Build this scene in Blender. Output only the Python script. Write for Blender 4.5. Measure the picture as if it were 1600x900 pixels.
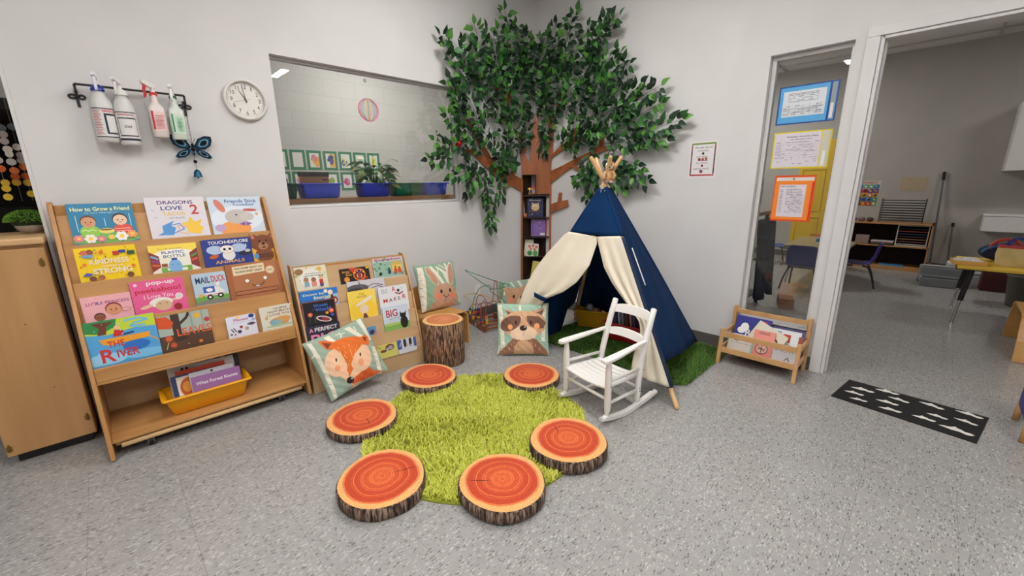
import bpy, math, random
import numpy as np
from mathutils import Vector, Matrix
for _o in list(bpy.data.objects): bpy.data.objects.remove(_o)
SC = bpy.context.scene
COL = SC.collection
PI = math.pi
rnd = random.Random(11)

# ------------------------------------------------------------------ camera, world, lights, exposure
cam_d = bpy.data.cameras.new('camera'); cam = bpy.data.objects.new('camera', cam_d); COL.objects.link(cam); SC.camera = cam
cam_d.sensor_width = 36.0; cam_d.lens = 36.0 * 644.65 / 1600.0; cam_d.clip_start = 0.05; cam_d.clip_end = 60
YAW, PITCH, ROLL = math.radians(45.704), math.radians(14.084), math.radians(-0.6885)
fw = Vector((math.cos(YAW)*math.cos(PITCH), math.sin(YAW)*math.cos(PITCH), -math.sin(PITCH)))
rt = Vector((math.sin(YAW), -math.cos(YAW), 0)); up = rt.cross(fw)
rt2 = rt*math.cos(ROLL) + up*math.sin(ROLL); up2 = -rt*math.sin(ROLL) + up*math.cos(ROLL)
cam.matrix_world = Matrix(((rt2.x, up2.x, -fw.x, -3.393), (rt2.y, up2.y, -fw.y, -3.098), (rt2.z, up2.z, -fw.z, 1.325), (0, 0, 0, 1)))
SC.view_settings.view_transform = 'Standard'; SC.view_settings.look = 'None'
SC.view_settings.gamma = 1.0; SC.view_settings.use_curve_mapping = False
SC.view_settings.exposure = 0.0
W = bpy.data.worlds.new('world'); SC.world = W; W.use_nodes = True
W.node_tree.nodes['Background'].inputs[0].default_value = (0.9, 0.93, 1.0, 1); W.node_tree.nodes['Background'].inputs[1].default_value = 0.05
CEIL = 3.15
MAIN_POWER, FAR_POWER, BACK_POWER = 36.0, 37.0, 37.0     # emission strength of the ceiling lamps' diffusers
#            x,     y,    length_x, length_y, strength
LAMPS = [(-0.955, -4.45, 0.11, 0.6, MAIN_POWER), (-1.62, -1.55, 0.28, 1.2, MAIN_POWER*1.12), (-2.3, -5.0, 0.28, 1.2, MAIN_POWER), (-3.1, -2.5, 0.28, 1.2, MAIN_POWER*0.85),
         (-4.6, -5.0, 0.28, 1.2, MAIN_POWER), (-5.0, -2.3, 0.28, 1.2, MAIN_POWER),
         (3.7, -0.75, 1.0, 0.28, FAR_POWER*1.25), (3.6, -5.2, 0.28, 1.2, FAR_POWER*0.7), (-0.76, 1.22, 0.42, 0.8, BACK_POWER*1.05), (-4.9, 1.5, 0.28, 1.2, 10.0)]  # last entry: unseen lamp added to brighten the dark space at the left

# ------------------------------------------------------------------ helpers
def lin(c):
    c = c/255.0
    return c/12.92 if c <= 0.04045 else ((c+0.055)/1.055)**2.4
def rgb(c, a=1.0): return (lin(c[0]), lin(c[1]), lin(c[2]), a)
_mc = {}
def new_mat(name):
    m = bpy.data.materials.new(name); m.use_nodes = True
    return m, m.node_tree.nodes, m.node_tree.links, m.node_tree.nodes['Principled BSDF']
def C(col, rough=0.45, metal=0.0, name=None, **kw):
    key = (tuple(col), rough, metal, tuple(sorted(kw.items())))
    if key in _mc: return _mc[key]
    m, n, l, b = new_mat(name or 'paint')
    b.inputs['Base Color'].default_value = rgb(col); b.inputs['Roughness'].default_value = rough; b.inputs['Metallic'].default_value = metal
    for k, v in kw.items():
        k2 = {'trans': 'Transmission Weight', 'sheen': 'Sheen Weight', 'alpha': 'Alpha', 'coat': 'Coat Weight', 'sss': 'Subsurface Weight', 'spec': 'Specular IOR Level'}[k]
        b.inputs[k2].default_value = v
    # faint procedural variation of the surface
    t = n.new('ShaderNodeTexCoord'); no = n.new('ShaderNodeTexNoise'); no.inputs['Scale'].default_value = 60
    bu = n.new('ShaderNodeBump'); bu.inputs['Strength'].default_value = 0.03; bu.inputs['Distance'].default_value = 0.002
    l.new(t.outputs['Object'], no.inputs['Vector']); l.new(no.outputs['Fac'], bu.inputs['Height']); l.new(bu.outputs['Normal'], b.inputs['Normal'])
    _mc[key] = m; return m
def noise_mat(name, c1, c2, scale=(8, 8, 8), rough=0.5, detail=4, bump=0.1, bdist=0.003, lo=0.35, hi=0.65, coord='Object', noise_scale=1.0, **kw):
    m, n, l, b = new_mat(name)
    t = n.new('ShaderNodeTexCoord'); mp = n.new('ShaderNodeMapping'); mp.inputs['Scale'].default_value = scale
    no = n.new('ShaderNodeTexNoise'); no.inputs['Scale'].default_value = noise_scale; no.inputs['Detail'].default_value = detail
    cr = n.new('ShaderNodeValToRGB'); cr.color_ramp.elements[0].position = lo; cr.color_ramp.elements[1].position = hi
    cr.color_ramp.elements[0].color = rgb(c1); cr.color_ramp.elements[1].color = rgb(c2)
    bu = n.new('ShaderNodeBump'); bu.inputs['Strength'].default_value = bump; bu.inputs['Distance'].default_value = bdist
    l.new(t.outputs[coord], mp.inputs[0]); l.new(mp.outputs[0], no.inputs['Vector']); l.new(no.outputs['Fac'], cr.inputs[0])
    l.new(cr.outputs[0], b.inputs['Base Color']); l.new(no.outputs['Fac'], bu.inputs['Height']); l.new(bu.outputs['Normal'], b.inputs['Normal'])
    b.inputs['Roughness'].default_value = rough
    for k, v in kw.items(): b.inputs[k].default_value = v
    return m

class MB:
    """collects faces of several materials into ONE mesh"""
    def __init__(s): s.v = []; s.f = []; s.mi = []; s.sm = []; s.mats = []
    def midx(s, m):
        if m not in s.mats: s.mats.append(m)
        return s.mats.index(m)
    def add(s, vs, fs, m, M=None, smooth=False):
        o = len(s.v); i = s.midx(m)
        for p in vs:
            p = Vector(p)
            s.v.append(tuple(M @ p) if M is not None else tuple(p))
        for f in fs: s.f.append([a+o for a in f]); s.mi.append(i); s.sm.append(smooth)
        return s
    def box(s, x0, x1, y0, y1, z0, z1, m, M=None):
        vs = [(x, y, z) for z in (z0, z1) for y in (y0, y1) for x in (x0, x1)]
        return s.add(vs, [(0, 2, 3, 1), (4, 5, 7, 6), (0, 1, 5, 4), (2, 6, 7, 3), (0, 4, 6, 2), (1, 3, 7, 5)], m, M)
    def cyl(s, p0, p1, r0, r1, m, n=14, M=None, caps=True):
        p0, p1 = Vector(p0), Vector(p1); d = (p1-p0).normalized()
        a = d.orthogonal().normalized(); b = d.cross(a); vs = []
        for p, r in ((p0, r0), (p1, r1)):
            for i in range(n):
                t = 2*PI*i/n; vs.append(p + a*(r*math.cos(t)) + b*(r*math.sin(t)))
        s.add(vs, [(i, (i+1) % n, n+(i+1) % n, n+i) for i in range(n)], m, M, True)
        if caps: s.add(vs[:n], [tuple(range(n))[::-1]], m, M); s.add(vs[n:], [tuple(range(n))], m, M)
        return s
    def tube(s, pts, r, m, n=8, M=None, closed=False):
        pts = [Vector(p) for p in pts]; N = len(pts); rings = []; a = None
        for i, p in enumerate(pts):
            if closed: d = pts[(i+1) % N]-pts[i-1]
            else: d = pts[min(i+1, N-1)]-pts[max(i-1, 0)]
            d.normalize()
            if a is None: a = d.orthogonal().normalized()
            else:
                a = a - d*a.dot(d)
                a = a.normalized() if a.length > 1e-6 else d.orthogonal().normalized()
            b = d.cross(a); rr = r[i] if isinstance(r, (list, tuple)) else r
            rings.append([p + a*(rr*math.cos(2*PI*k/n)) + b*(rr*math.sin(2*PI*k/n)) for k in range(n)])
        vs = [q for g in rings for q in g]; fs = []
        for i in range(N if closed else N-1):
            j = (i+1) % N
            for k in range(n): fs.append((i*n+k, i*n+(k+1) % n, j*n+(k+1) % n, j*n+k))
        if not closed: fs += [tuple(range(n))[::-1], tuple((N-1)*n+k for k in range(n))]
        return s.add(vs, fs, m, M, True)
    def sph(s, c, r, m, nu=16, nv=10, M=None):
        if not isinstance(r, (tuple, list)): r = (r, r, r)
        vs = [(c[0], c[1], c[2]+r[2])]
        for j in range(1, nv):
            ph = PI*j/nv
            for i in range(nu):
                t = 2*PI*i/nu; vs.append((c[0]+r[0]*math.sin(ph)*math.cos(t), c[1]+r[1]*math.sin(ph)*math.sin(t), c[2]+r[2]*math.cos(ph)))
        vs.append((c[0], c[1], c[2]-r[2])); L = len(vs)-1
        fs = [(0, 1+i, 1+(i+1) % nu) for i in range(nu)]
        for j in range(nv-2):
            for i in range(nu): fs.append((1+j*nu+i, 1+(j+1)*nu+i, 1+(j+1)*nu+(i+1) % nu, 1+j*nu+(i+1) % nu))
        fs += [(L, 1+(nv-2)*nu+(i+1) % nu, 1+(nv-2)*nu+i) for i in range(nu)]
        return s.add(vs, fs, m, M, True)
    def lathe(s, prof, m, n=24, M=None, sx=1.0, sy=1.0, cap=True):
        vs = [(r*math.cos(2*PI*k/n)*sx, r*math.sin(2*PI*k/n)*sy, z) for r, z in prof for k in range(n)]
        fs = [(i*n+k, i*n+(k+1) % n, (i+1)*n+(k+1) % n, (i+1)*n+k) for i in range(len(prof)-1) for k in range(n)]
        s.add(vs, fs, m, M, True)
        if cap: s.add(vs[:n], [tuple(range(n))[::-1]], m, M); s.add(vs[-n:], [tuple(range(n))], m, M)
        return s
    def prism(s, poly, z0, z1, m, M=None):
        n = len(poly); vs = [(x, y, z0) for x, y in poly]+[(x, y, z1) for x, y in poly]
        a = sum(poly[i][0]*poly[(i+1) % n][1]-poly[(i+1) % n][0]*poly[i][1] for i in range(n))
        top = tuple(range(n, 2*n)); bot = tuple(range(n))[::-1]; sd = [(i, (i+1) % n, n+(i+1) % n, n+i) for i in range(n)]
        if a < 0: top = top[::-1]; bot = bot[::-1]; sd = [f[::-1] for f in sd]
        return s.add(vs, [top, bot]+sd, m, M)
    def quadstrip(s, rows, m, M=None, smooth=True, closed=False):
        nc = len(rows[0]); vs = [p for r in rows for p in r]; fs = []
        for i in range(len(rows)-1):
            for k in range(nc if closed else nc-1): fs.append((i*nc+k, i*nc+(k+1) % nc, (i+1)*nc+(k+1) % nc, (i+1)*nc+k))
        return s.add(vs, fs, m, M, smooth)
    def build(s, name, parent=None, bevel=0, solid=0, subd=0, **props):
        me = bpy.data.meshes.new(name); me.from_pydata(s.v, [], s.f)
        for m in s.mats: me.materials.append(m)
        me.polygons.foreach_set('material_index', s.mi); me.polygons.foreach_set('use_smooth', s.sm); me.update()
        o = bpy.data.objects.new(name, me); COL.objects.link(o)
        if parent is not None: o.parent = parent
        if subd: md = o.modifiers.new('sub', 'SUBSURF'); md.levels = subd; md.render_levels = subd
        if solid: md = o.modifiers.new('solid', 'SOLIDIFY'); md.thickness = solid; md.offset = 0
        if bevel: md = o.modifiers.new('bevel', 'BEVEL'); md.width = bevel; md.segments = 2; md.limit_method = 'ANGLE'; md.angle_limit = math.radians(40)
        for k, v in props.items(): o[k] = v
        return o
def thing(name, label, cat, M=None, group=None):
    o = bpy.data.objects.new(name, None); COL.objects.link(o); o.empty_display_size = 0.05
    if M is not None: o.matrix_world = M
    o['label'] = label; o['category'] = cat
    if group: o['group'] = group
    return o
def T(x, y, z=0, rz=0): return Matrix.Translation((x, y, z)) @ Matrix.Rotation(rz, 4, 'Z')
def frame(o, x, y, z):
    x, y, z = Vector(x), Vector(y), Vector(z)
    return Matrix(((x.x, y.x, z.x, o[0]), (x.y, y.y, z.y, o[1]), (x.z, y.z, z.z, o[2]), (0, 0, 0, 1)))
def copy_tree(o, M=None, label=None, group=None):
    c = o.copy(); COL.objects.link(c)
    if M is not None: c.matrix_world = M
    if label: c['label'] = label
    if group: c['group'] = group
    for ch in list(o.children):
        d = ch.copy(); COL.objects.link(d); d.parent = c
        for g in list(ch.children):
            e = g.copy(); COL.objects.link(e); e.parent = d
    return c
def ellpts(cx, cy, rx, ry, rot=0, n=28):
    c, s = math.cos(rot), math.sin(rot)
    return [(cx+rx*math.cos(2*PI*i/n)*c-ry*math.sin(2*PI*i/n)*s, cy+rx*math.cos(2*PI*i/n)*s+ry*math.sin(2*PI*i/n)*c) for i in range(n)]
_tx = {}
def text_mesh(s, bold=True):
    k = (s, bold)
    if k in _tx: return _tx[k]
    cu = bpy.data.curves.new('t', 'FONT'); cu.body = s; cu.size = 1; cu.resolution_u = 3
    if bold: cu.offset = 0.018
    ob = bpy.data.objects.new('t', cu); COL.objects.link(ob); bpy.context.view_layer.update()
    me = bpy.data.meshes.new_from_object(ob.evaluated_get(bpy.context.evaluated_depsgraph_get()))
    vs = [(v.co.x, v.co.y) for v in me.vertices]; fs = [tuple(p.vertices) for p in me.polygons]
    bpy.data.objects.remove(ob); bpy.data.curves.remove(cu); bpy.data.meshes.remove(me)
    if vs:
        x0 = min(v[0] for v in vs); x1 = max(v[0] for v in vs); y0 = min(v[1] for v in vs); y1 = max(v[1] for v in vs)
        w = max(x1-x0, 1e-4); h = max(y1-y0, 1e-4); vs = [((x-x0)/w-0.5, (y-y0)/h-0.5) for x, y in vs]
    _tx[k] = (vs, fs); return _tx[k]
class Art:
    """flat printed shapes stacked a hair apart; unit square scaled to w x h, on plane z=z0 of the local frame"""
    def __init__(s, mb, w, h, z0=0.0, step=0.00012, M=None, rough=0.4, clip=True):
        s.clip = clip; s.mb, s.w, s.h, s.z, s.st, s.M, s.ro = mb, w, h, z0, step, M, rough
    def poly(s, pts, col):
        if s.clip:      # keep the print inside the sheet
            for ax, lim, sg in ((0, 0, 1), (0, 1, -1), (1, 0, 1), (1, 1, -1)):
                out = []; n = len(pts)
                for i in range(n):
                    a, b = pts[i], pts[(i+1) % n]; da, db = (a[ax]-lim)*sg, (b[ax]-lim)*sg
                    if da >= 0: out.append(a)
                    if (da < 0) != (db < 0): t = da/(da-db); out.append((a[0]+(b[0]-a[0])*t, a[1]+(b[1]-a[1])*t))
                pts = out
                if len(pts) < 3: return
        n = len(pts); a = sum(pts[i][0]*pts[(i+1) % n][1]-pts[(i+1) % n][0]*pts[i][1] for i in range(n))
        if a < 0: pts = pts[::-1]
        s.z += s.st; s.mb.add([(x*s.w, y*s.h, s.z) for x, y in pts], [tuple(range(n))], C(col, s.ro), s.M)
    def rect(s, x0, y0, x1, y1, col): s.poly([(x0, y0), (x1, y0), (x1, y1), (x0, y1)], col)
    def ell(s, cx, cy, rx, ry, col, rot=0): s.poly(ellpts(cx, cy, rx, ry, rot), col)
    def circ(s, cx, cy, r, col): s.ell(cx, cy, r, r*s.w/s.h, col)
    def line(s, pts, wd, col):
        for (x0, y0), (x1, y1) in zip(pts[:-1], pts[1:]):
            dx, dy = (x1-x0)*s.w, (y1-y0)*s.h; L = math.hypot(dx, dy) or 1; nx, ny = -dy/L*wd/2*s.w, dx/L*wd/2*s.w
            nx /= s.w; ny /= s.h
            s.poly([(x0-nx, y0-ny), (x1-nx, y1-ny), (x1+nx, y1+ny), (x0+nx, y0+ny)], col)
    def text(s, t, cx, cy, w, h, col, rot=0, bold=True):
        vs, fs = text_mesh(t, bold)
        if not vs: return
        s.z += s.st; c, sn = math.cos(rot), math.sin(rot)
        out = []
        for x, y in vs:
            px, py = x*w*s.w, y*h*s.h
            out.append((cx*s.w+px*c-py*sn, cy*s.h+px*sn+py*c, s.z))
        s.mb.add(out, fs, C(col, s.ro), s.M)
    def run(s, items):
        for it in items:
            k = it[0]; a = it[1:]
            if k == 'r': s.rect(*a)
            elif k == 'e': s.ell(*a)
            elif k == 'c': s.circ(*a)
            elif k == 'p': s.poly(*a)
            elif k == 'l': s.line(*a)
            elif k == 't': s.text(*a)
            elif k == 'face':  # cx, cy, r, skin, hair
                cx, cy, r, skin, hair = a
                s.circ(cx, cy+r*0.25, r*1.12, hair); s.circ(cx, cy, r, skin)
                s.circ(cx-r*.35, cy, r*.12, (30, 25, 25)); s.circ(cx+r*.35, cy, r*.12, (30, 25, 25)); s.ell(cx, cy-r*.5, r*.3, r*.06, (180, 70, 60))
            elif k == 'flower':
                cx, cy, r, col = a
                for q in range(6):
                    t = q*PI/3; s.circ(cx+r*.6*math.cos(t), cy+r*.6*math.sin(t)*s.w/s.h, r*.36, col)
                s.circ(cx, cy, r*.35, (250, 210, 60))
            elif k == 'star':
                cx, cy, r, col = a
                pts = [(cx+(r if i % 2 == 0 else r*.55)*math.cos(i*PI/8), cy+(r if i % 2 == 0 else r*.55)*math.sin(i*PI/8)*s.w/s.h) for i in range(16)]
                s.poly(pts, col)
            elif k == 'dots':  # n, r, cols, seed
                nn, r, cols, sd = a; q = random.Random(sd)
                for i in range(nn): s.circ(q.uniform(.04, .96), q.uniform(.05, .95), r*q.uniform(.5, 1.2), q.choice(cols))
PAGES = noise_mat('page_edges', (225, 218, 200), (240, 235, 222), scale=(2, 2, 900), rough=0.8, bump=0.2, bdist=0.0004)
WHITE = (238, 236, 232)
def book(M, w, h, t, bg, art, label, group=None, board=False, name='picture_book', spine=None, shape=None, hid=0):
    """local frame: x right, y up, z towards the reader; front cover at z=t"""
    o = thing(name, label, 'book', M, group)
    a = MB(); ct = 0.0022 if not board else 0.0018; r = 0.004
    cm = C(bg, .38)
    def rr(x0, y0, x1, y1, r):
        if not board: return [(x0, y0), (x1, y0), (x1, y1), (x0, y1)]
        pts = []
        for cx, cy, a0 in ((x1-r, y0+r, -PI/2), (x1-r, y1-r, 0), (x0+r, y1-r, PI/2), (x0+r, y0+r, PI)):
            for q in range(4): pts.append((cx+r*math.cos(a0+q*PI/6), cy+r*math.sin(a0+q*PI/6)))
        return pts
    out = rr(0, 0, w, h, .012) if shape is None else [(x*w, y*h) for x, y in shape]
    a.prism(out, t-ct, t, cm); a.prism(out, 0, ct, cm)
    a.prism([(0, 0), (ct, 0), (ct, h), (0, h)], 0.0001, t-0.0001, C(spine or bg, .4))
    Art(a, w, h-hid, t+0.0002, M=Matrix.Translation((0, hid, 0)) if hid else None).run(art)
    a.build('cover', o)
    b = MB(); i = 0.003
    pg = [(ct, i), (w-i, i), (w-i, h-i), (ct, h-i)] if shape is None else [((x-.5)*w*.97+.5*w, (y-.5)*h*.97+.5*h) for x, y in shape]
    b.prism(pg, ct+.0001, t-ct-.0001, PAGES); b.build('pages', o)
    return o
# ------------------------------------------------------------------ materials
def wood(name, c1, c2, axis='X', rough=0.42, sc=1.0, bump=0.05):
    s = {'X': (1.2, 14, 14), 'Y': (14, 1.2, 14), 'Z': (14, 14, 1.2)}[axis]
    return noise_mat(name, c1, c2, scale=tuple(a*sc for a in s), rough=rough, detail=6, bump=bump, bdist=0.001, lo=.3, hi=.72)
M_WALL = noise_mat('wall_paint', (214, 212, 211), (218, 216, 215), scale=(3, 3, 3), rough=.75, bump=.04, bdist=.001)
M_TRIM = noise_mat('trim_paint', (213, 211, 210), (218, 216, 215), scale=(5, 5, 5), rough=.4, bump=.02)
M_BLOCK_C = (196, 194, 188)
M_MAPLE_X = wood('maple_ply_long', (178, 127, 72), (205, 155, 98), 'X'); M_MAPLE_Z = wood('maple_ply_upright', (174, 123, 69), (200, 149, 92), 'Z')
M_MAPLE_Y = wood('maple_ply_deep', (172, 121, 68), (198, 147, 91), 'Y')
M_BIRCH_X = wood('birch_ply_long', (188, 154, 112), (210, 177, 135), 'X'); M_BIRCH_Z = wood('birch_ply_upright', (186, 147, 102), (208, 170, 124), 'Z')
M_CAB = wood('cabinet_birch', (170, 126, 78), (200, 155, 104), 'Z', sc=.6)
M_BEECH = wood('beech', (196, 148, 94), (216, 170, 116), 'X', rough=.35)
M_BENT = wood('bent_ply', (196, 142, 78), (216, 164, 98), 'X', rough=.3)
M_POLE = wood('pine_pole', (206, 164, 112), (226, 187, 136), 'Z', rough=.4)
M_CEDAR = wood('cedar_board', (138, 74, 38), (176, 104, 58), 'Z', rough=.5, sc=.9)
M_CEDARH = wood('cedar_branch', (138, 76, 40), (178, 108, 62), 'X', rough=.5, sc=.9)
M_ESP = wood('dark_stained_board', (38, 25, 18), (62, 41, 29), 'Z', rough=.45)
M_MAHOG = wood('toy_base_wood', (120, 62, 34), (150, 84, 50), 'X', rough=.3)
M_WHITEP = C((236, 233, 229), .35); M_BLACKM = C((24, 23, 24), .35); M_CHROME = C((190, 190, 192), .2, 1.0); M_BRASS = C((150, 120, 66), .35, .9)
def floor_material():
    m, n, l, b = new_mat('vinyl_tile'); t = n.new('ShaderNodeTexCoord'); base = (151, 149, 147)
    def flecks(scale, rot, lo, hi, ax):
        mp = n.new('ShaderNodeMapping'); mp.inputs['Scale'].default_value = ax; mp.inputs['Rotation'].default_value = (0, 0, rot)
        v = n.new('ShaderNodeTexVoronoi'); v.inputs['Scale'].default_value = scale; v.inputs['Randomness'].default_value = 1
        sp = n.new('ShaderNodeSeparateColor'); r1 = n.new('ShaderNodeMapRange'); r1.inputs['From Min'].default_value = lo; r1.inputs['From Max'].default_value = lo+.01
        r2 = n.new('ShaderNodeMapRange'); r2.inputs['From Min'].default_value = hi; r2.inputs['From Max'].default_value = hi-.08
        mu = n.new('ShaderNodeMath'); mu.operation = 'MULTIPLY'
        l.new(t.outputs['Object'], mp.inputs[0]); l.new(mp.outputs[0], v.inputs['Vector']); l.new(v.outputs['Color'], sp.inputs[0])
        l.new(sp.outputs[0], r1.inputs[0]); l.new(v.outputs['Distance'], r2.inputs[0]); l.new(r1.outputs[0], mu.inputs[0]); l.new(r2.outputs[0], mu.inputs[1]); return mu.outputs[0]
    no = n.new('ShaderNodeTexNoise'); no.inputs['Scale'].default_value = 26; no.inputs['Detail'].default_value = 8; no.inputs['Roughness'].default_value = .75
    l.new(t.outputs['Object'], no.inputs['Vector'])
    cr = n.new('ShaderNodeValToRGB'); cr.color_ramp.elements[0].position = .3; cr.color_ramp.elements[1].position = .72
    cr.color_ramp.elements[0].color = rgb((151, 149, 147)); cr.color_ramp.elements[1].color = rgb((166, 164, 162)); l.new(no.outputs['Fac'], cr.inputs[0])
    cur = cr.outputs[0]
    for scale, rot, lo, hi, ax, col, f in ((48, .5, .84, .46, (1, 3.0, 1), (198, 197, 196), .62), (52, 1.9, .86, .46, (1, 3.2, 1), (72, 71, 72), .66), (74, 1.1, .84, .48, (1, 2.4, 1), (110, 106, 104), .6), (90, 2.6, .86, .5, (1, 2.2, 1), (206, 205, 203), .55)):
        mx = n.new('ShaderNodeMix'); mx.data_type = 'RGBA'; mf = n.new('ShaderNodeMath'); mf.operation = 'MULTIPLY'; mf.inputs[1].default_value = f
        l.new(flecks(scale, rot, lo, hi, ax), mf.inputs[0]); l.new(mf.outputs[0], mx.inputs['Factor']); l.new(cur, mx.inputs['A']); mx.inputs['B'].default_value = rgb(col); cur = mx.outputs['Result']
    br = n.new('ShaderNodeTexBrick'); br.offset = 0; br.inputs['Scale'].default_value = 1; br.inputs['Brick Width'].default_value = .305; br.inputs['Row Height'].default_value = .305
    br.inputs['Mortar Size'].default_value = .0012; br.inputs['Mortar Smooth'].default_value = .3; br.inputs['Color1'].default_value = (1, 1, 1, 1); br.inputs['Color2'].default_value = (.955, .955, .96, 1); br.inputs['Mortar'].default_value = (.72, .71, .70, 1)
    l.new(t.outputs['Object'], br.inputs['Vector'])
    mx = n.new('ShaderNodeMix'); mx.data_type = 'RGBA'; mx.blend_type = 'MULTIPLY'; mx.inputs['Factor'].default_value = 1; l.new(cur, mx.inputs['A']); l.new(br.outputs['Color'], mx.inputs['B'])
    l.new(mx.outputs['Result'], b.inputs['Base Color'])
    n2 = n.new('ShaderNodeTexNoise'); n2.inputs['Scale'].default_value = 5; l.new(t.outputs['Object'], n2.inputs['Vector']); mr = n.new('ShaderNodeMapRange'); mr.inputs['To Min'].default_value = .15; mr.inputs['To Max'].default_value = .24
    l.new(n2.outputs['Fac'], mr.inputs[0]); l.new(mr.outputs[0], b.inputs['Roughness'])
    bu = n.new('ShaderNodeBump'); bu.inputs['Strength'].default_value = .05; bu.inputs['Distance'].default_value = .002; l.new(n2.outputs['Fac'], bu.inputs['Height']); l.new(bu.outputs['Normal'], b.inputs['Normal'])
    return m
M_FLOOR = floor_material()
def block_material():
    m, n, l, b = new_mat('painted_block'); t = n.new('ShaderNodeTexCoord'); mp = n.new('ShaderNodeMapping'); mp.inputs['Rotation'].default_value = (PI/2, 0, 0)
    br = n.new('ShaderNodeTexBrick'); br.inputs['Scale'].default_value = 1; br.inputs['Brick Width'].default_value = .4; br.inputs['Row Height'].default_value = .2; br.inputs['Mortar Size'].default_value = .006
    br.inputs['Color1'].default_value = rgb(M_BLOCK_C); br.inputs['Color2'].default_value = rgb((192, 190, 184)); br.inputs['Mortar'].default_value = rgb((186, 184, 178))
    l.new(t.outputs['Object'], mp.inputs[0]); l.new(mp.outputs[0], br.inputs['Vector']); l.new(br.outputs['Color'], b.inputs['Base Color'])
    bu = n.new('ShaderNodeBump'); bu.inputs['Strength'].default_value = .25; bu.inputs['Distance'].default_value = .003; bu.invert = True; l.new(br.outputs['Fac'], bu.inputs['Height']); l.new(bu.outputs['Normal'], b.inputs['Normal'])
    b.inputs['Roughness'].default_value = .6; return m
M_BLOCK = block_material()
def glass_material(tint=(1, 1, 1)):
    m = bpy.data.materials.new('window_glass'); m.use_nodes = True; n = m.node_tree.nodes; l = m.node_tree.links; n.clear()
    o = n.new('ShaderNodeOutputMaterial'); mx = n.new('ShaderNodeMixShader'); tr = n.new('ShaderNodeBsdfTransparent'); gl = n.new('ShaderNodeBsdfGlossy'); fr = n.new('ShaderNodeFresnel')
    tr.inputs[0].default_value = (*tint, 1); gl.inputs['Roughness'].default_value = 0.0; fr.inputs[0].default_value = 1.5
    l.new(fr.outputs[0], mx.inputs[0]); l.new(tr.outputs[0], mx.inputs[1]); l.new(gl.outputs[0], mx.inputs[2]); l.new(mx.outputs[0], o.inputs[0]); return m
M_GLASS = glass_material((.97, .98, .97))
def emit(col, s):
    m, n, l, b = new_mat('lamp_diffuser'); b.inputs['Emission Color'].default_value = (*col, 1); b.inputs['Emission Strength'].default_value = s; b.inputs['Base Color'].default_value = (.9, .9, .9, 1); return m

# ------------------------------------------------------------------ the room shell
def struct(mb, name, **k): return mb.build(name, kind='structure', **k)
struct(MB().box(-7.5, 9.0, -8.0, 6.0, -.1, 0, M_FLOOR), 'floor')
struct(MB().box(-7.5, 9.0, -8.0, 6.0, CEIL, CEIL+.1, C((222, 221, 219), .9)), 'ceiling')
w = MB()   # wall with the large window; ends at the opening on the left
w.box(-3.6, -2.456, .05, .16, 0, CEIL, M_WALL).box(-.955, .05, .05, .16, 0, CEIL, M_WALL).box(-2.456, -.955, .05, .16, 0, 1.18, M_WALL).box(-2.456, -.955, .05, .16, 2.151, CEIL, M_WALL)
w.box(-7.5, -4.75, .05, .2, 0, CEIL, M_WALL); w.box(-4.75, -3.6, .05, .2, 2.35, CEIL, M_WALL)
struct(w, 'wall_left')
w = MB()   # wall with the narrow window and the doorway
w.box(.05, .19, -2.122, .05, 0, CEIL, M_WALL).box(.05, .19, -2.70, -2.574, 0, CEIL, M_WALL).box(.05, .19, -2.574, -2.122, 0, .286, M_WALL).box(.05, .19, -2.574, -2.122, 2.153, CEIL, M_WALL)
w.box(.05, .19, -4.55, -2.70, 2.145, CEIL, M_WALL).box(.05, .19, -8, -4.55, 0, CEIL, M_WALL)
struct(w, 'wall_right')
struct(MB().box(-7.6, -7.5, -8, 6, 0, CEIL, M_WALL), 'wall_far_left')
struct(MB().box(-7.5, 9, -8.1, -8.0, 0, CEIL, M_WALL), 'wall_behind')
M_FARW = noise_mat('far_wall_paint', (176, 172, 164), (181, 177, 169), scale=(3, 3, 3), rough=.7, bump=.04, bdist=.001)
struct(MB().box(5.45, 5.55, -8, 0.1, 0, CEIL, M_FARW), 'wall_far_room_back')
struct(MB().box(.19, 5.45, 0.0, .1, 0, CEIL, M_WALL), 'wall_far_room_side')
struct(MB().box(-2.72, 1.2, 2.4, 2.5, 0, CEIL, M_BLOCK), 'wall_block_room_back')
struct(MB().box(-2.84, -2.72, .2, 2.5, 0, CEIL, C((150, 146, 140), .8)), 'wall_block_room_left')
struct(MB().box(.9, 1.0, .2, 2.4, 0, CEIL, M_BLOCK), 'wall_block_room_right')
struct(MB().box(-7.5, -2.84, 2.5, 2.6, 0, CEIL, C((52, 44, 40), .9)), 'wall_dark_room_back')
struct(MB().box(-7.5, -3.25, .9, 2.45, 1.98, 2.02, C((212, 208, 200), .8)).box(-7.5, -3.25, .9, .94, 1.86, 1.98, C((212, 208, 200), .8)).box(-7.5, -3.25, .89, .9, 2.02, 2.035, M_BLACKM), 'trim_4')
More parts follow.
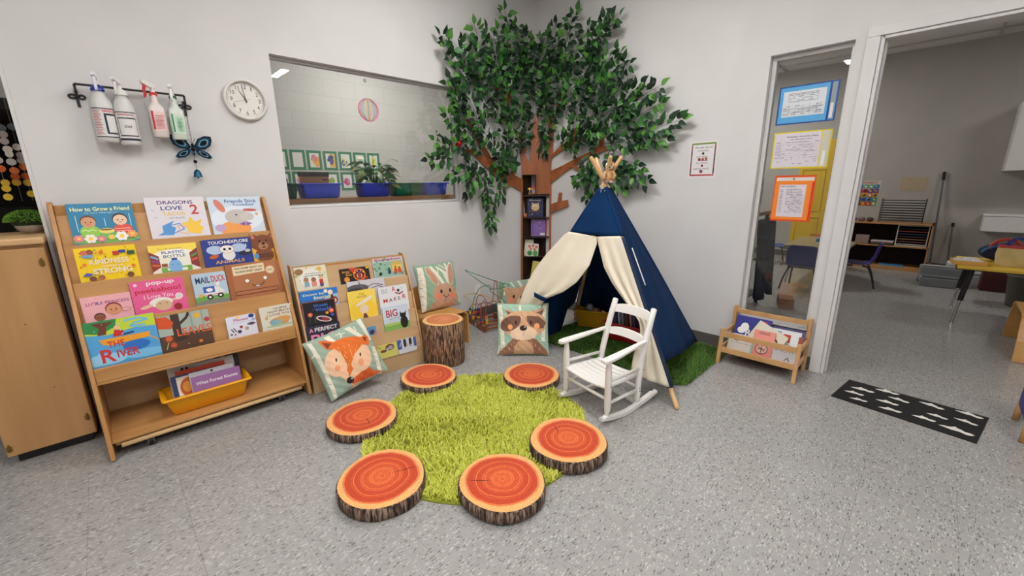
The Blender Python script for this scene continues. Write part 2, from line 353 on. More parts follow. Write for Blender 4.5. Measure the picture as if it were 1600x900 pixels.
# window frames, casing, baseboards
t = MB(); f = .028
for (x0, x1, z0, z1) in ((-2.454, -.957, 1.182, 1.182+.016), (-2.454, -.957, 2.137, 2.149), (-2.454, -2.454+.012, 1.198, 2.137), (-.957-f, -.957, 1.198, 2.137)): t.box(x0, x1, .10, .15, z0, z1, M_TRIM)
struct(t, 'window_1', bevel=.002)
struct(MB().box(-2.442, -.985, .122, .128, 1.198, 2.137, M_GLASS), 'window_2')
t = MB()
for (y0, y1, z0, z1) in ((-2.572, -2.124, .288, .315), (-2.572, -2.124, 2.125, 2.151), (-2.150, -2.124, .315, 2.125), (-2.572, -2.556, .315, 2.125)): t.box(.10, .15, y0, y1, z0, z1, M_TRIM)
t.box(.05, .052, -2.578, -2.118, .262, .286, M_TRIM); struct(t, 'window_3', bevel=.002)
struct(MB().box(.121, .127, -2.556, -2.150, .315, 2.125, M_GLASS), 'window_4')
t = MB(); t.box(.034, .05, -2.692, -2.627, 0, 2.143, M_TRIM).box(.034, .05, -4.6, -2.627, 2.1432, 2.2, M_TRIM)
t.box(.045, .195, -2.712, -2.6925, 0, 2.143, M_TRIM).box(.045, .195, -4.55, -2.70, 2.125, 2.143, M_TRIM).box(.09, .135, -2.722, -2.712, 0, 2.125, M_TRIM); t.box(.034, .05, -4.62, -4.55, 0, 2.143, M_TRIM)
struct(t, 'trim_1', bevel=.003)
struct(MB().box(-3.615, -3.60, .045, .205, 0, 2.35, M_TRIM), 'trim_2', bevel=.002)
M_BASE = C((92, 88, 84), .5)
struct(MB().box(.041, .05, -2.626, .04, 0, .10, M_BASE), 'baseboard_right', bevel=.003); struct(MB().box(-3.6, .041, .041, .05, 0, .10, M_BASE), 'baseboard_left', bevel=.003)
struct(MB().box(5.441, 5.45, -8, 0, 0, .10, M_BASE), 'baseboard_far')
b_ = MB()
for y in (-.9, -2.1, -3.3): b_.box(.25, 5.4, y, y+.03, CEIL-.02, CEIL-.001, C((190, 188, 182), .6))
for x in (1.4, 2.6, 3.8, 5.0): b_.box(x, x+.03, -6, -.05, CEIL-.019, CEIL-.001, C((190, 188, 182), .6))
struct(b_, 'trim_3')
def lamp(x, y, lx, ly, s, k):
    o = thing('ceiling_lamp', k, 'ceiling lamp', T(x, y, CEIL), 'strip lamps on the ceilings')
    MB().box(-lx/2-.02, lx/2+.02, -ly/2-.02, ly/2+.02, -.05, -.0005, M_WHITEP).build('housing', o)
    MB().box(-lx/2, lx/2, -ly/2, ly/2, -.056, -.0505, emit((1.0, .975, .95), s)).build('diffuser', o)
LAMPN = ['mirrored in the big window glass', 'nearest to the corner tree', 'above and behind the viewer', 'above the tall display shelf side', 'behind the viewer on the left', 'far left over the opening', 'in the far room above the utility cart', 'in the far room near the yellow topped table', 'in the block room behind the big window', 'added to brighten the dark space left of the cabinet']
for k, (x, y, lx, ly, s) in enumerate(LAMPS):
    lamp(x, y, lx, ly, s, ('white strip lamp over the room, %s' % LAMPN[k]))
# ------------------------------------------------------------------ tall display shelf with books
S1 = T(-3.58, 0, 0)
o = thing('display_bookshelf', 'tall maple book display shelf on casters with four sloping tiers and an open bottom shelf', 'bookshelf', S1)
SP = [(.03, .012), (.03, 1.262), (-.012, 1.268), (-.03, 1.255), (-.125, 1.0), (-.23, .74), (-.33, .47), (-.372, .29), (-.425, .012)]
YZ = Matrix(((0, 0, 1, 0), (1, 0, 0, 0), (0, 1, 0, 0), (0, 0, 0, 1)))      # prism (a,b,z) -> x=z, y=a, z=b
for x0, x1 in ((0, .019), (.941, .96)): MB().prism(SP, x0, x1, M_MAPLE_Z, YZ).build('side_panel', o, bevel=.004)
T1 = [(-.01, 1.25, .23), (-.093, 1.055, .16), (-.163, .875, .16), (-.238, .675, .16)]
def tier_y(t, z): return t[0]+t[2]*(z-t[1])
for k, (zt, zb) in enumerate(((1.20, .99), (1.055, .81), (.873, .61), (.672, .41))):
    t = T1[k]; MB().prism([(tier_y(t, zb), zb), (tier_y(t, zt), zt), (tier_y(t, zt)+.009, zt), (tier_y(t, zb)+.009, zb)], .0195, .9405, M_MAPLE_X, YZ).build('tier_board', o, bevel=.0015)
MB().box(.0195, .9405, -.0078, .0045, 1.198, 1.25, M_MAPLE_X).build('top_rail', o, bevel=.003)
MB().box(.0195, .9405, -.333, -.318, .398, .468, M_MAPLE_X).build('front_lip', o, bevel=.003)
m = MB(); m.box(.0195, .9405, -.333, -.2, .384, .397, M_MAPLE_X)
for z, ya, yb in ((.405, -.3175, -.262),): m.box(.0195, .9405, ya, yb, z-.006, z, M_MAPLE_X)
m.build('pocket_shelf', o, bevel=.001)
MB().box(.0195, .9405, .005, .012, .1, 1.2, M_BIRCH_X).build('back_panel', o)
MB().box(.0195, .9405, -.40, .004, .088, .104, M_MAPLE_X).build('bottom_shelf', o, bevel=.002)
MB().tube([(.05, -.392, .066), (.91, -.392, .066)], .012, C((214, 178, 130), .5), 12).build('front_dowel', o)
MB().box(.03, .93, -.385, -.365, .068, .0875, M_MAPLE_X).build('under_rail', o)
def caster(o, x, y, top=.088, name='caster'):
    a = MB(); a.cyl((x, y, top-.004), (x, y, top), .022, .022, M_CHROME); a.cyl((x, y, .05), (x, y, top-.004), .008, .008, M_CHROME)
    a.box(x-.014, x-.011, y-.014, y+.016, .02, .055, M_CHROME).box(x+.011, x+.014, y-.014, y+.016, .02, .055, M_CHROME).box(x-.014, x+.014, y-.014, y+.016, .052, .056, M_CHROME)
    c = a.build(name, o); MB().cyl((x-.0105, y+.004, .0255), (x+.0105, y+.004, .0255), .025, .025, M_BLACKM, 20).build('wheel', c, bevel=.003)
for x, y in ((.16, -.355), (.795, -.355), (.16, -.06), (.795, -.06)): caster(o, x, y)

def shelf_book(S, tiers, k, u, ztop, w, t, bg, art, label, group, zf=None, roll=0, lip=None, **kw):
    v0, z0, s = tiers[k][:3]; floor = zf if zf is not None else FLOORS[k]
    nn = Vector((0, -1, s)).normalized(); uu = Vector((0, s, 1)).normalized(); r = math.radians(roll)
    X = Vector((1, 0, 0))*math.cos(r)+uu*math.sin(r); Y = uu*math.cos(r)-Vector((1, 0, 0))*math.sin(r)
    h = (ztop-floor)/uu.z; P = Vector((u, v0+s*(floor-z0), floor+(.5*w*abs(math.sin(r)) if roll else 0)))+nn*.0012
    return book(S @ frame(P, X, Y, nn), w, h, t, bg, art, label, group, hid=max(0, (lip-floor)/uu.z-.004) if lip else 0, **kw)
G1 = 'picture books on the tall display shelf'
FLOORS = [1.011, .832, .632, .4065]
SK, SK2, BR, BK = (232, 182, 146), (170, 112, 76), (96, 56, 36), (30, 26, 28)
YE, OR, RE, PK, BL, GR, WH, NV = (250, 210, 50), (235, 120, 40), (205, 45, 50), (232, 120, 165), (60, 130, 200), (110, 170, 70), (240, 238, 234), (36, 58, 130)
LIPS = [1.055, .873, .672, .468]
def B1(*a, **k): return shelf_book(S1, T1, *a, G1, lip=LIPS[a[0]], **k)
B1(0, .062, 1.252, .248, .012, (28, 128, 170), [('e', .5, .12, .6, .14, (120, 190, 90)), ('t', 'How to Grow a Friend', .5, .86, .9, .1, (240, 240, 150)), ('t', 'by Sara Gillingham', .5, .76, .5, .04, (200, 225, 235), 0, False),
    ('e', .27, .3, .15, .16, (150, 205, 70)), ('l', [(.15, .32), (.2, .35), (.25, .31), (.3, .35), (.36, .31)], .015, (225, 240, 190)), ('face', .27, .53, .11, (214, 156, 116), (110, 60, 36)), ('e', .78, .33, .15, .13, (226, 76, 60)), ('l', [(.65, .34), (.9, .34)], .014, (250, 190, 170)), ('l', [(.66, .28), (.9, .28)], .014, (250, 190, 170)), ('face', .76, .56, .11, (240, 200, 170), BK),
    ('e', .52, .3, .12, .07, (240, 220, 110)), ('e', .52, .33, .1, .02, (120, 80, 40)), ('l', [(.1, .7), (.1, .3)], .012, (180, 225, 240)), ('l', [(.52, .62), (.52, .42)], .012, (180, 225, 240)), ('l', [(.92, .72), (.92, .4)], .012, (180, 225, 240)),
    ('flower', .08, .14, .08, (240, 130, 150)), ('flower', .25, .12, .1, (250, 240, 230)), ('flower', .41, .1, .07, (230, 120, 170)), ('flower', .57, .13, .06, (240, 200, 80)), ('flower', .73, .14, .11, (250, 245, 240)), ('flower', .9, .18, .09, (245, 150, 90))], 'blue picture book titled How to Grow a Friend, on the top tier')
B1(0, .363, 1.274, .268, .014, (224, 217, 222), [('t', 'DRAGONS', .5, .87, .6, .09, (84, 50, 110)), ('t', 'LOVE', .42, .73, .36, .1, (60, 60, 130)), ('t', 'TACOS', .44, .59, .38, .09, (226, 190, 90)), ('t', 'THE SEQUEL', .48, .48, .28, .05, (130, 125, 140), 0, False), ('t', '2', .8, .68, .14, .25, (200, 50, 50)),
    ('p', [(.1, .08), (.2, .14), (.2, .3), (.42, .42), (.34, .3), (.42, .24), (.36, .06)], (80, 150, 215)), ('l', [(.3, .3), (.5, .34), (.56, .2), (.36, .1)], .018, (70, 140, 215)), ('p', [(.62, .1), (.6, .26), (.52, .34), (.64, .36), (.7, .5), (.76, .36), (.9, .42), (.84, .28), (.9, .2), (.82, .05)], (245, 200, 60)), ('l', [(.62, .24), (.46, .3), (.48, .12), (.62, .06)], .014, (240, 170, 90)),
    ('l', [(.08, .7), (.12, .66)], .01, (150, 150, 160)), ('l', [(.1, .5), (.16, .52)], .01, (150, 150, 160))], 'white picture book titled DRAGONS LOVE TACOS 2, on the top tier')
B1(0, .648, 1.268, .278, .012, (206, 218, 232), [('e', .5, .4, .5, .35, (224, 232, 242)), ('t', 'Friends Stick', .62, .88, .62, .1, (44, 106, 166)), ('t', 'Together', .66, .77, .44, .09, (44, 106, 166)), ('e', .42, .12, .3, .22, (240, 160, 76)), ('e', .5, .45, .24, .2, (196, 188, 182)), ('e', .68, .44, .14, .12, (204, 196, 190)), ('e', .2, .76, .07, .19, (214, 124, 104), .35), ('e', .76, .62, .14, .04, (190, 90, 80), -.1), ('c', .48, .5, .018, BK), ('p', [(.5, .24), (.62, .3), (.62, .18)], (130, 90, 170)), ('p', [(.76, .24), (.64, .3), (.64, .18)], (130, 90, 170)), ('e', .14, .16, .1, .1, (190, 160, 200)), ('c', .88, .5, .035, (216, 180, 140))], 'pale blue picture book titled Friends Stick Together, on the top tier')
B1(1, .051, 1.037, .231, .012, (250, 214, 10), [('dots', 60, .012, [RE, OR, (80, 150, 200), (60, 120, 60), (240, 150, 30)], 3), ('t', 'KINDNESS', .52, .56, .64, .15, (240, 232, 214)), ('t', 'makes us', .56, .42, .34, .07, (240, 226, 190)), ('t', 'STRONG', .55, .27, .64, .16, (240, 232, 214)),
    ('face', .24, .84, .05, (170, 90, 60), (60, 30, 30)), ('face', .15, .83, .05, (230, 120, 100), (190, 50, 40)), ('e', .2, .74, .09, .05, (120, 170, 200)), ('r', .6, .72, .7, .84, RE), ('r', .7, .78, .82, .86, (60, 60, 150)), ('r', .84, .7, .97, .82, (40, 90, 50)), ('star', .42, .84, .05, OR), ('star', .12, .5, .045, OR), ('star', .9, .35, .05, OR), ('p', [(.05, .16), (.12, .26), (.22, .22), (.18, .16)], (80, 90, 190)), ('face', .2, .05, .05, (130, 76, 50), BK), ('face', .34, .06, .05, (190, 110, 70), (60, 30, 20)), ('face', .82, .07, .05, (130, 76, 50), BK)], 'yellow picture book titled KINDNESS makes us STRONG, on the second tier')
B1(1, .33, 1.020, .213, .016, (244, 238, 220), [('r', 0, .7, 1, 1, (250, 222, 90)), ('e', .5, .66, .4, .16, (246, 242, 230)), ('t', 'The Life of a Little', .42, .85, .5, .05, (120, 110, 60), 0, False), ('t', 'PLASTIC', .48, .71, .46, .1, (50, 80, 160)), ('t', 'BOTTLE', .5, .57, .46, .1, (60, 110, 120)), ('p', [(0, .05), (.18, .2), (.18, .6), (0, .78)], (150, 50, 40)), ('p', [(1, .05), (.82, .2), (.82, .64), (1, .8)], (140, 54, 44)), ('dots', 0, .01, [RE], 1),
    ('l', [(.02, .62), (.16, .5)], .05, (120, 170, 210)), ('l', [(.02, .46), (.16, .38)], .05, (130, 70, 130)), ('l', [(.02, .3), (.16, .26)], .05, (200, 110, 50)), ('l', [(.98, .6), (.84, .5)], .05, (80, 150, 90)), ('l', [(.98, .42), (.84, .36)], .05, (220, 90, 60)), ('r', .18, .0, .82, .18, (120, 180, 80)), ('r', .3, .06, .4, .14, WH), ('r', .6, .02, .72, .12, WH), ('e', .48, .2, .14, .25, (130, 180, 225)), ('r', .42, .42, .54, .5, (40, 80, 160)), ('c', .43, .26, .012, BK), ('c', .53, .26, .012, BK), ('r', .2, .2, .32, .32, (150, 90, 50))], 'board book titled PLASTIC BOTTLE, on the second tier', board=True)
B1(1, .567, 1.027, .250, .02, (38, 60, 140), [('t', 'TOUCH', .3, .87, .34, .12, WH), ('t', 'and', .5, .87, .06, .07, WH), ('t', 'EXPLORE', .74, .87, .42, .12, WH), ('e', .24, .6, .17, .16, (178, 198, 226), -.4), ('e', .72, .62, .17, .16, (178, 198, 226), .4), ('e', .5, .38, .13, .2, (232, 228, 226)), ('e', .48, .6, .15, .15, (190, 60, 60)), ('e', .48, .6, .14, .14, (240, 236, 232)), ('c', .43, .6, .03, BK), ('c', .54, .6, .03, BK), ('p', [(.48, .57), (.46, .52), (.5, .52)], OR), ('c', .9, .7, .03, WH), ('c', .915, .705, .027, (38, 60, 140)), ('e', .84, .4, .14, .09, (36, 38, 50)), ('e', .9, .48, .06, .06, (200, 200, 205)), ('e', .2, .36, .1, .07, (200, 100, 50), .6), ('t', 'ANIMALS', .5, .14, .6, .12, (226, 170, 110))], 'dark blue board book titled TOUCH and EXPLORE with a white owl, on the second tier', board=True)
BEARS = [(0, 0), (1, 0), (1, .6), (.97, .72), (1.0, .86), (.95, .97), (.82, .98), (.74, .93), (.5, .97), (.3, .93), (.2, .98), (.05, .94), (.0, .82), (.06, .7), (0, .55)]
B1(1, .818, 1.040, .138, .009, (128, 74, 44), [('p', [(0, 0), (1, 0), (1, .5), (.8, .4), (.2, .4), (0, .52)], (236, 184, 44)), ('e', .48, .22, .38, .26, (128, 74, 44)), ('e', .48, .68, .42, .27, (128, 74, 44)), ('c', .12, .88, .07, (220, 120, 120)), ('c', .9, .87, .07, (220, 120, 120)), ('e', .48, .55, .2, .13, (176, 122, 84)), ('c', .36, .74, .045, BK), ('c', .64, .74, .045, BK), ('e', .5, .63, .07, .045, BK), ('e', .5, .5, .08, .03, (90, 40, 30)), ('t', "BEAR'S", .5, .24, .5, .06, BK), ('t', 'BUSY DAY', .5, .16, .56, .06, BK), ('e', .14, .2, .1, .1, (90, 150, 200))], 'brown bear shaped picture book, rightmost on the second tier of the tall shelf', shape=BEARS)
B1(2, .031, .800, .187, .010, (240, 176, 180), [('t', 'LITTLE PRINCESS', .52, .72, .86, .11, (150, 70, 140)), ('t', 'I', .3, .72, .02, .1, (80, 90, 170)), ('dots', 12, .015, [(225, 150, 160), (250, 200, 190)], 5), ('face', .6, .42, .15, (220, 150, 110), (140, 50, 50)), ('face', .3, .18, .1, (150, 90, 60), (60, 30, 30)), ('e', .85, .36, .1, .08, (190, 130, 110)), ('e', .85, .36, .08, .06, (240, 176, 180))], 'light pink picture book titled LITTLE PRINCESS, on the third tier')
B1(2, .221, .845, .224, .016, (232, 96, 150), [('t', 'pop-up', .56, .88, .52, .12, WH), ('t', 'peekaboo!', .5, .68, .86, .18, (200, 30, 50)), ('t', 'I Love You', .48, .51, .54, .12, (250, 226, 236), 0, False), ('c', .1, .9, .035, (250, 200, 220)), ('e', .5, .3, .22, .15, (238, 232, 222)), ('e', .54, .2, .16, .16, (214, 176, 140)), ('e', .22, .22, .12, .05, (230, 190, 160), .3), ('e', .8, .34, .1, .04, (230, 190, 160), 0), ('c', .47, .26, .012, BK), ('c', .6, .26, .012, BK), ('c', .86, .42, .075, (244, 240, 236)), ('c', .86, .42, .06, (226, 210, 214)), ('c', .8, .1, .08, (150, 40, 40))], 'hot pink board book titled pop-up peekaboo! I Love You, on the third tier', board=True)
B1(2, .483, .846, .161, .026, (182, 204, 220), [('t', 'MAIL', .3, .78, .42, .2, (24, 40, 90)), ('t', 'DUCK', .76, .79, .42, .2, (205, 40, 44)), ('e', .5, .08, .7, .22, (110, 168, 76)), ('e', .55, .04, .6, .1, (130, 130, 120)), ('r', .28, .26, .66, .54, (236, 236, 234)), ('r', .26, .36, .6, .56, (60, 100, 180)), ('e', .44, .45, .1, .06, WH), ('p', [(.66, .26), (.9, .26), (.88, .38), (.7, .56), (.62, .54)], (230, 228, 226)), ('l', [(.28, .3), (.9, .3)], .02, RE), ('c', .42, .22, .09, BK), ('c', .42, .22, .04, WH), ('c', .74, .24, .09, BK), ('c', .74, .24, .04, WH), ('c', .16, .3, .06, (230, 180, 60)), ('c', .72, .62, .06, (236, 234, 228))], 'thick board book titled MAIL DUCK with a white van, on the third tier', board=True)
B1(2, .650, .877, .292, .016, (178, 116, 74), [('r', 0, 0, .1, 1, (164, 102, 62)), ('r', .92, 0, 1, 1, (166, 104, 64)), ('p', [(.12, .66), (.7, .7), (.7, .95), (.12, .92)], (234, 214, 176)), ('t', 'from ADAM GRANT and', .41, .86, .5, .055, (50, 40, 36)), ('t', 'ALLISON SWEET GRANT', .41, .76, .5, .06, (50, 40, 36)), ('c', .8, .72, .085, (236, 216, 180)), ('c', .8, .72, .075, (196, 140, 96)), ('c', .8, .72, .068, (236, 216, 180)), ('l', [(.75, .74), (.85, .74)], .01, (90, 60, 50)), ('l', [(.75, .7), (.85, .7)], .01, (90, 60, 50)), ('c', .34, .48, .042, (60, 36, 26)), ('c', .34, .48, .036, (244, 240, 236)), ('c', .68, .5, .042, (60, 36, 26)), ('c', .68, .5, .036, (244, 240, 236)), ('l', [(.42, .36), (.46, .32), (.52, .3), (.6, .33), (.66, .4)], .012, (50, 30, 26)), ('e', .52, .3, .04, .02, (190, 210, 225)), ('r', .1, .2, .9, .212, (110, 40, 30)), ('l', [(.1, .1), (.9, .1)], .012, (110, 40, 30)), ('r', .1, .1, .11, .2, (110, 40, 30)), ('r', .89, .1, .9, .2, (110, 40, 30))], 'brown cardboard coloured picture book with a smiling face, on the third tier')
B1(3, .006, .655, .200, .008, (60, 120, 190), [('r', .0, 0, .2, .3, (226, 222, 220))], 'blue picture book mostly hidden behind the book titled The River')
def front_book(off, *a, **k):      # a book standing in front of another one in the same pocket
    b = B1(*a, **k); t = T1[a[0]]; nn = Vector((0, -1, t[2])).normalized(); b.matrix_world = Matrix.Translation(nn*off) @ b.matrix_world; return b
front_book(.0095, 3, .020, .684, .267, .013, (84, 164, 216), [('p', [(0, .72), (.3, .66), (.7, .74), (1, .7), (1, 1), (0, 1)], (196, 214, 60)), ('p', [(0, .76), (.2, .7), (.42, .82), (.46, 1), (0, 1)], (50, 136, 70)), ('p', [(.16, .68), (.28, .68), (.3, .85), (.42, .95), (.1, .96), (.2, .84)], (110, 60, 40)), ('l', [(.55, .92), (.75, .95), (.9, .88), (.7, .84), (.62, .78), (.85, .76)], .035, (110, 184, 224)),
    ('e', .66, .33, .2, .12, (40, 110, 190)), ('e', .2, .12, .3, .14, (150, 205, 235)), ('e', .78, .1, .3, .1, (120, 190, 230)), ('p', [(.16, .58), (.9, .58), (.86, .46), (.3, .42), (.2, .46)], (236, 160, 40)), ('p', [(.36, .6), (.4, .76), (.52, .72), (.5, .6)], (200, 40, 36)), ('c', .44, .8, .04, (240, 190, 150)), ('l', [(.84, .5), (1.0, .34)], .02, (236, 170, 60)), ('l', [(.5, .62), (.66, .64)], .03, (40, 50, 100)),
    ('t', 'THE', .38, .44, .24, .14, RE), ('t', 'R', .24, .2, .2, .3, RE), ('t', 'IVER', .52, .2, .32, .18, RE), ('dots', 10, .012, [(150, 210, 240)], 8)], 'blue and green picture book titled THE RIVER, leftmost on the lowest tier')
B1(3, .290, .654, .232, .012, (88, 62, 44), [('p', [(0, .42), (1, .42), (1, 1), (0, 1)], (170, 184, 172)), ('r', .26, .2, .42, 1, (70, 50, 40)), ('l', [(.4, .7), (.56, .86), (.62, 1)], .06, (70, 50, 40)), ('p', [(0, .66), (.24, .6), (.3, .78), (.2, .96), (0, .98)], (214, 84, 40)), ('star', .76, .86, .09, (240, 180, 50)), ('star', .94, .7, .08, (190, 60, 70)), ('t', 'LEAVES', .66, .46, .66, .22, (224, 96, 48)), ('star', .16, .34, .09, (220, 96, 50)), ('star', .22, .14, .08, (206, 84, 46)), ('e', .4, .3, .12, .06, (60, 44, 36)), ('l', [(.08, .05), (.14, .24)], .015, (190, 200, 120)), ('c', .5, .1, .01, WH), ('star', .74, .1, .05, (230, 140, 50)), ('r', .62, .44, .66, 1, (150, 164, 154)), ('r', .84, .44, .87, 1, (150, 164, 154))], 'brown woodland picture book titled LEAVES, on the lowest tier')
B1(3, .593, .580, .152, .016, (226, 226, 240), [('t', 'Planets', .5, .8, .5, .13, (180, 60, 120)), ('t', 'and the solar system', .5, .66, .66, .05, (90, 90, 130), 0, False), ('c', .4, .93, .05, YE), ('e', .86, .9, .1, .1, (40, 60, 130)), ('e', .92, .7, .08, .08, (170, 180, 210)), ('e', .82, .5, .15, .07, (110, 100, 110)), ('e', .82, .5, .07, .08, (70, 70, 90)), ('c', .46, .42, .055, (150, 50, 50)), ('c', .64, .3, .07, (176, 160, 140)), ('c', .38, .2, .07, (60, 66, 96)), ('l', [(.12, .4), (.2, .2)], .03, BK), ('l', [(.2, .44), (.28, .22)], .03, BK), ('c', .1, .12, .04, (90, 120, 90)), ('c', .22, .08, .03, (200, 60, 60))], 'small white board book titled Planets, on the lowest tier', board=True)
B1(3, .768, .600, .192, .03, (222, 218, 200), [('t', 'GUESS', .6, .88, .4, .09, (130, 86, 66)), ('t', 'HOW MUCH', .55, .75, .66, .1, (130, 86, 66)), ('t', 'I LOVE YOU', .54, .61, .72, .1, (150, 90, 70)), ('e', .52, .28, .3, .18, (196, 150, 96)), ('e', .62, .36, .24, .14, (214, 160, 90)), ('e', .34, .24, .1, .14, (130, 176, 190)), ('e', .5, .26, .08, .12, (140, 180, 190)), ('e', .5, .1, .4, .05, (170, 190, 150)), ('c', .16, .5, .05, (214, 170, 120))], 'thick cream board book titled GUESS HOW MUCH I LOVE YOU, on the lowest tier', board=True, spine=(230, 226, 214))

# ------------------------------------------------------------------ yellow book bin on the bottom shelf
def tub(M, w, d, h, m, label, cat='bin', name='storage_bin', rim=.012, taper=.03, group=None):
    o = thing(name, label, cat, M, group); t = .003
    def loop(ww, dd, z, r=.02):
        pts = []
        for cx, cy, a0 in ((ww/2-r, -dd/2+r, -PI/2), (ww/2-r, dd/2-r, 0), (-ww/2+r, dd/2-r, PI/2), (-ww/2+r, -dd/2+r, PI)):
            for q in range(5): pts.append((cx+r*math.cos(a0+q*PI/8), cy+r*math.sin(a0+q*PI/8), z))
        return pts
    a = MB(); wb, db = w-2*taper, d-2*taper
    rows = [loop(wb-.02, db-.02, .0005), loop(wb, db, .006), loop(w-.006, d-.006, h-.008), loop(w-.006+2*0, d-.006, h-.002), loop(w-.006-2*t, d-.006-2*t, h-.002), loop(wb-2*t, db-2*t, .01), loop(wb-.03, db-.03, .006)]
    a.quadstrip(rows, m, smooth=True, closed=True); L = len(loop(1, 1, 0)); a.add(rows[0], [tuple(range(L))[::-1]], m); a.add(rows[-1], [tuple(range(L))], m)
    a.build('body', o)
    r = MB(); r.quadstrip([loop(w-.004, d-.004, h-.012), loop(w+rim*2, d+rim*2, h-.012), loop(w+rim*2, d+rim*2, h-.004), loop(w+rim*1.6, d+rim*1.6, h), loop(w-.01, d-.01, h), loop(w-.012, d-.012, h-.004)], m, closed=True)
    r.build('rim', o); return o
YB = T(-3.135, -.262, .1045)
tub(YB, .40, .195, .115, C((240, 168, 16), .4), 'yellow plastic bin full of picture books on the bottom shelf of the tall display shelf')
G2 = 'picture books standing in the yellow bin'
def bin_book(x, y, w, h, t, lean, bg, art, label, G=G2, z=.1135, twist=0, rollx=0):
    n = Vector((0, -math.cos(lean), math.sin(lean))); u = Vector((0, math.sin(lean), math.cos(lean)))
    Mx = Matrix.Translation((x, y, z)) @ Matrix.Rotation(twist, 4, 'Z') @ frame((0, 0, 0), (1, 0, 0), u, n) @ Matrix.Rotation(rollx, 4, 'Z')
    return book(Mx, w, h, t, bg, art, label, G)
bin_book(-3.20, -.318, .235, .172, .01, .22, (150, 104, 160), [('e', .5, .2, .6, .24, (170, 90, 160)), ('t', 'What Forest Knows', .5, .76, .86, .11, (236, 232, 240)), ('l', [(.7, 0), (.72, .5)], .03, (200, 190, 220)), ('l', [(.85, .1), (.86, .5)], .03, (200, 190, 220)), ('l', [(.2, 0), (.2, .3)], .03, (190, 80, 130))], 'purple picture book titled What Forest Knows, foremost in the yellow bin')
bin_book(-3.205, -.297, .215, .192, .008, .22, (214, 214, 222), [('c', .5, .93, .03, BK)], 'pale grey picture book directly behind the purple one in the yellow bin')
bin_book(-3.285, -.280, .22, .19, .009, .22, (50, 70, 110), [('r', .1, .1, .95, .95, (236, 226, 210)), ('e', .35, .6, .2, .3, (190, 90, 40)), ('e', .3, .62, .1, .16, (220, 150, 60)), ('e', .7, .75, .2, .15, (220, 190, 90)), ('e', .7, .5, .15, .12, (130, 150, 160))], 'blue edged picture book with an orange creature, left in the yellow bin')
bin_book(-3.26, -.262, .235, .208, .008, .22, (200, 60, 30), [('r', 0, .85, 1, 1, (206, 66, 34))], 'red topped picture book in the middle of the yellow bin')
bin_book(-3.175, -.246, .20, .222, .007, .22, (222, 222, 224), [], 'white picture book behind the red topped one in the yellow bin')
bin_book(-3.29, -.232, .22, .236, .008, .22, (214, 210, 204), [('t', 'll', .35, .75, .15, .3, BK), ('t', 'l', .6, .75, .04, .3, BK)], 'white picture book with black strokes, at the back of the yellow bin')
bin_book(-3.20, -.217, .255, .25, .010, .22, (24, 22, 22), [('t', 'a How', .55, .88, .4, .08, (170, 160, 150)), ('c', .2, .92, .02, (150, 140, 130))], 'black picture book tallest at the back of the yellow bin')

# ------------------------------------------------------------------ low display shelf with books
A2 = math.radians(-5.509); S2 = T(-2.606, -.424, 0, A2); W2 = .792
o = thing('display_bookshelf', 'low birch plywood book display shelf with five sloping tiers beside the log stool', 'bookshelf', S2)
SP2 = [(0, 0), (-.003, .16), (.03, .30), (.103, .545), (.155, .68), (.205, .80), (.225, .825), (.30, .825), (.30, 0)]
for x0, x1 in ((0, .012), (W2-.012, W2)): MB().prism(SP2, x0, x1, M_BIRCH_Z, YZ).build('side_panel', o, bevel=.003)
T2 = [(.215, .79, .22), (.155, .665, .16), (.11, .548, .16), (.072, .424, .16), (.035, .297, .16)]
FL2 = [.635, .515, .392, .265, .118]
for k, zt in enumerate((.80, .667, .548, .424, .297)):
    t = T2[k]; zb = FL2[k]-.02
    MB().prism([(tier_y(t, zb), zb), (tier_y(t, zt), zt), (tier_y(t, zt)+.007, zt), (tier_y(t, zb)+.007, zb)], .0125, W2-.0125, M_BIRCH_X, YZ).build('tier_board', o, bevel=.001)
MB().box(.0125, W2-.0125, .2185, .232, .772, .812, M_MAPLE_X).build('top_rail', o, bevel=.002)
MB().box(.0125, W2-.0125, .0005, .010, .002, .155, M_BIRCH_X).build('front_panel', o, bevel=.001)
m = MB()
for a, b, z in ((.0105, .05, .113),): m.box(.0125, W2-.0125, a, b, z-.006, z, M_BIRCH_X)
m.build('pocket_floor', o)
MB().box(.0125, W2-.0125, .285, .292, .01, .81, M_BIRCH_X).build('back_panel', o)
G3 = 'picture books on the low display shelf'; 
def B2(k, u, zt, w, t, bg, art, label, off=0, **kw):
    global FLOORS
    keep = FLOORS; FLOORS = FL2; b = shelf_book(S2, T2, k, max(u, .014), zt, w, t, bg, art, label, G3, lip=(.667, .548, .424, .297, .155)[k], **kw); FLOORS = keep
    if off:
        nn = (S2.to_3x3() @ Vector((0, -1, T2[k][2])).normalized()); b.matrix_world = Matrix.Translation(nn*off) @ b.matrix_world
    return b
FO, YG = (110, 150, 70), (214, 200, 120)
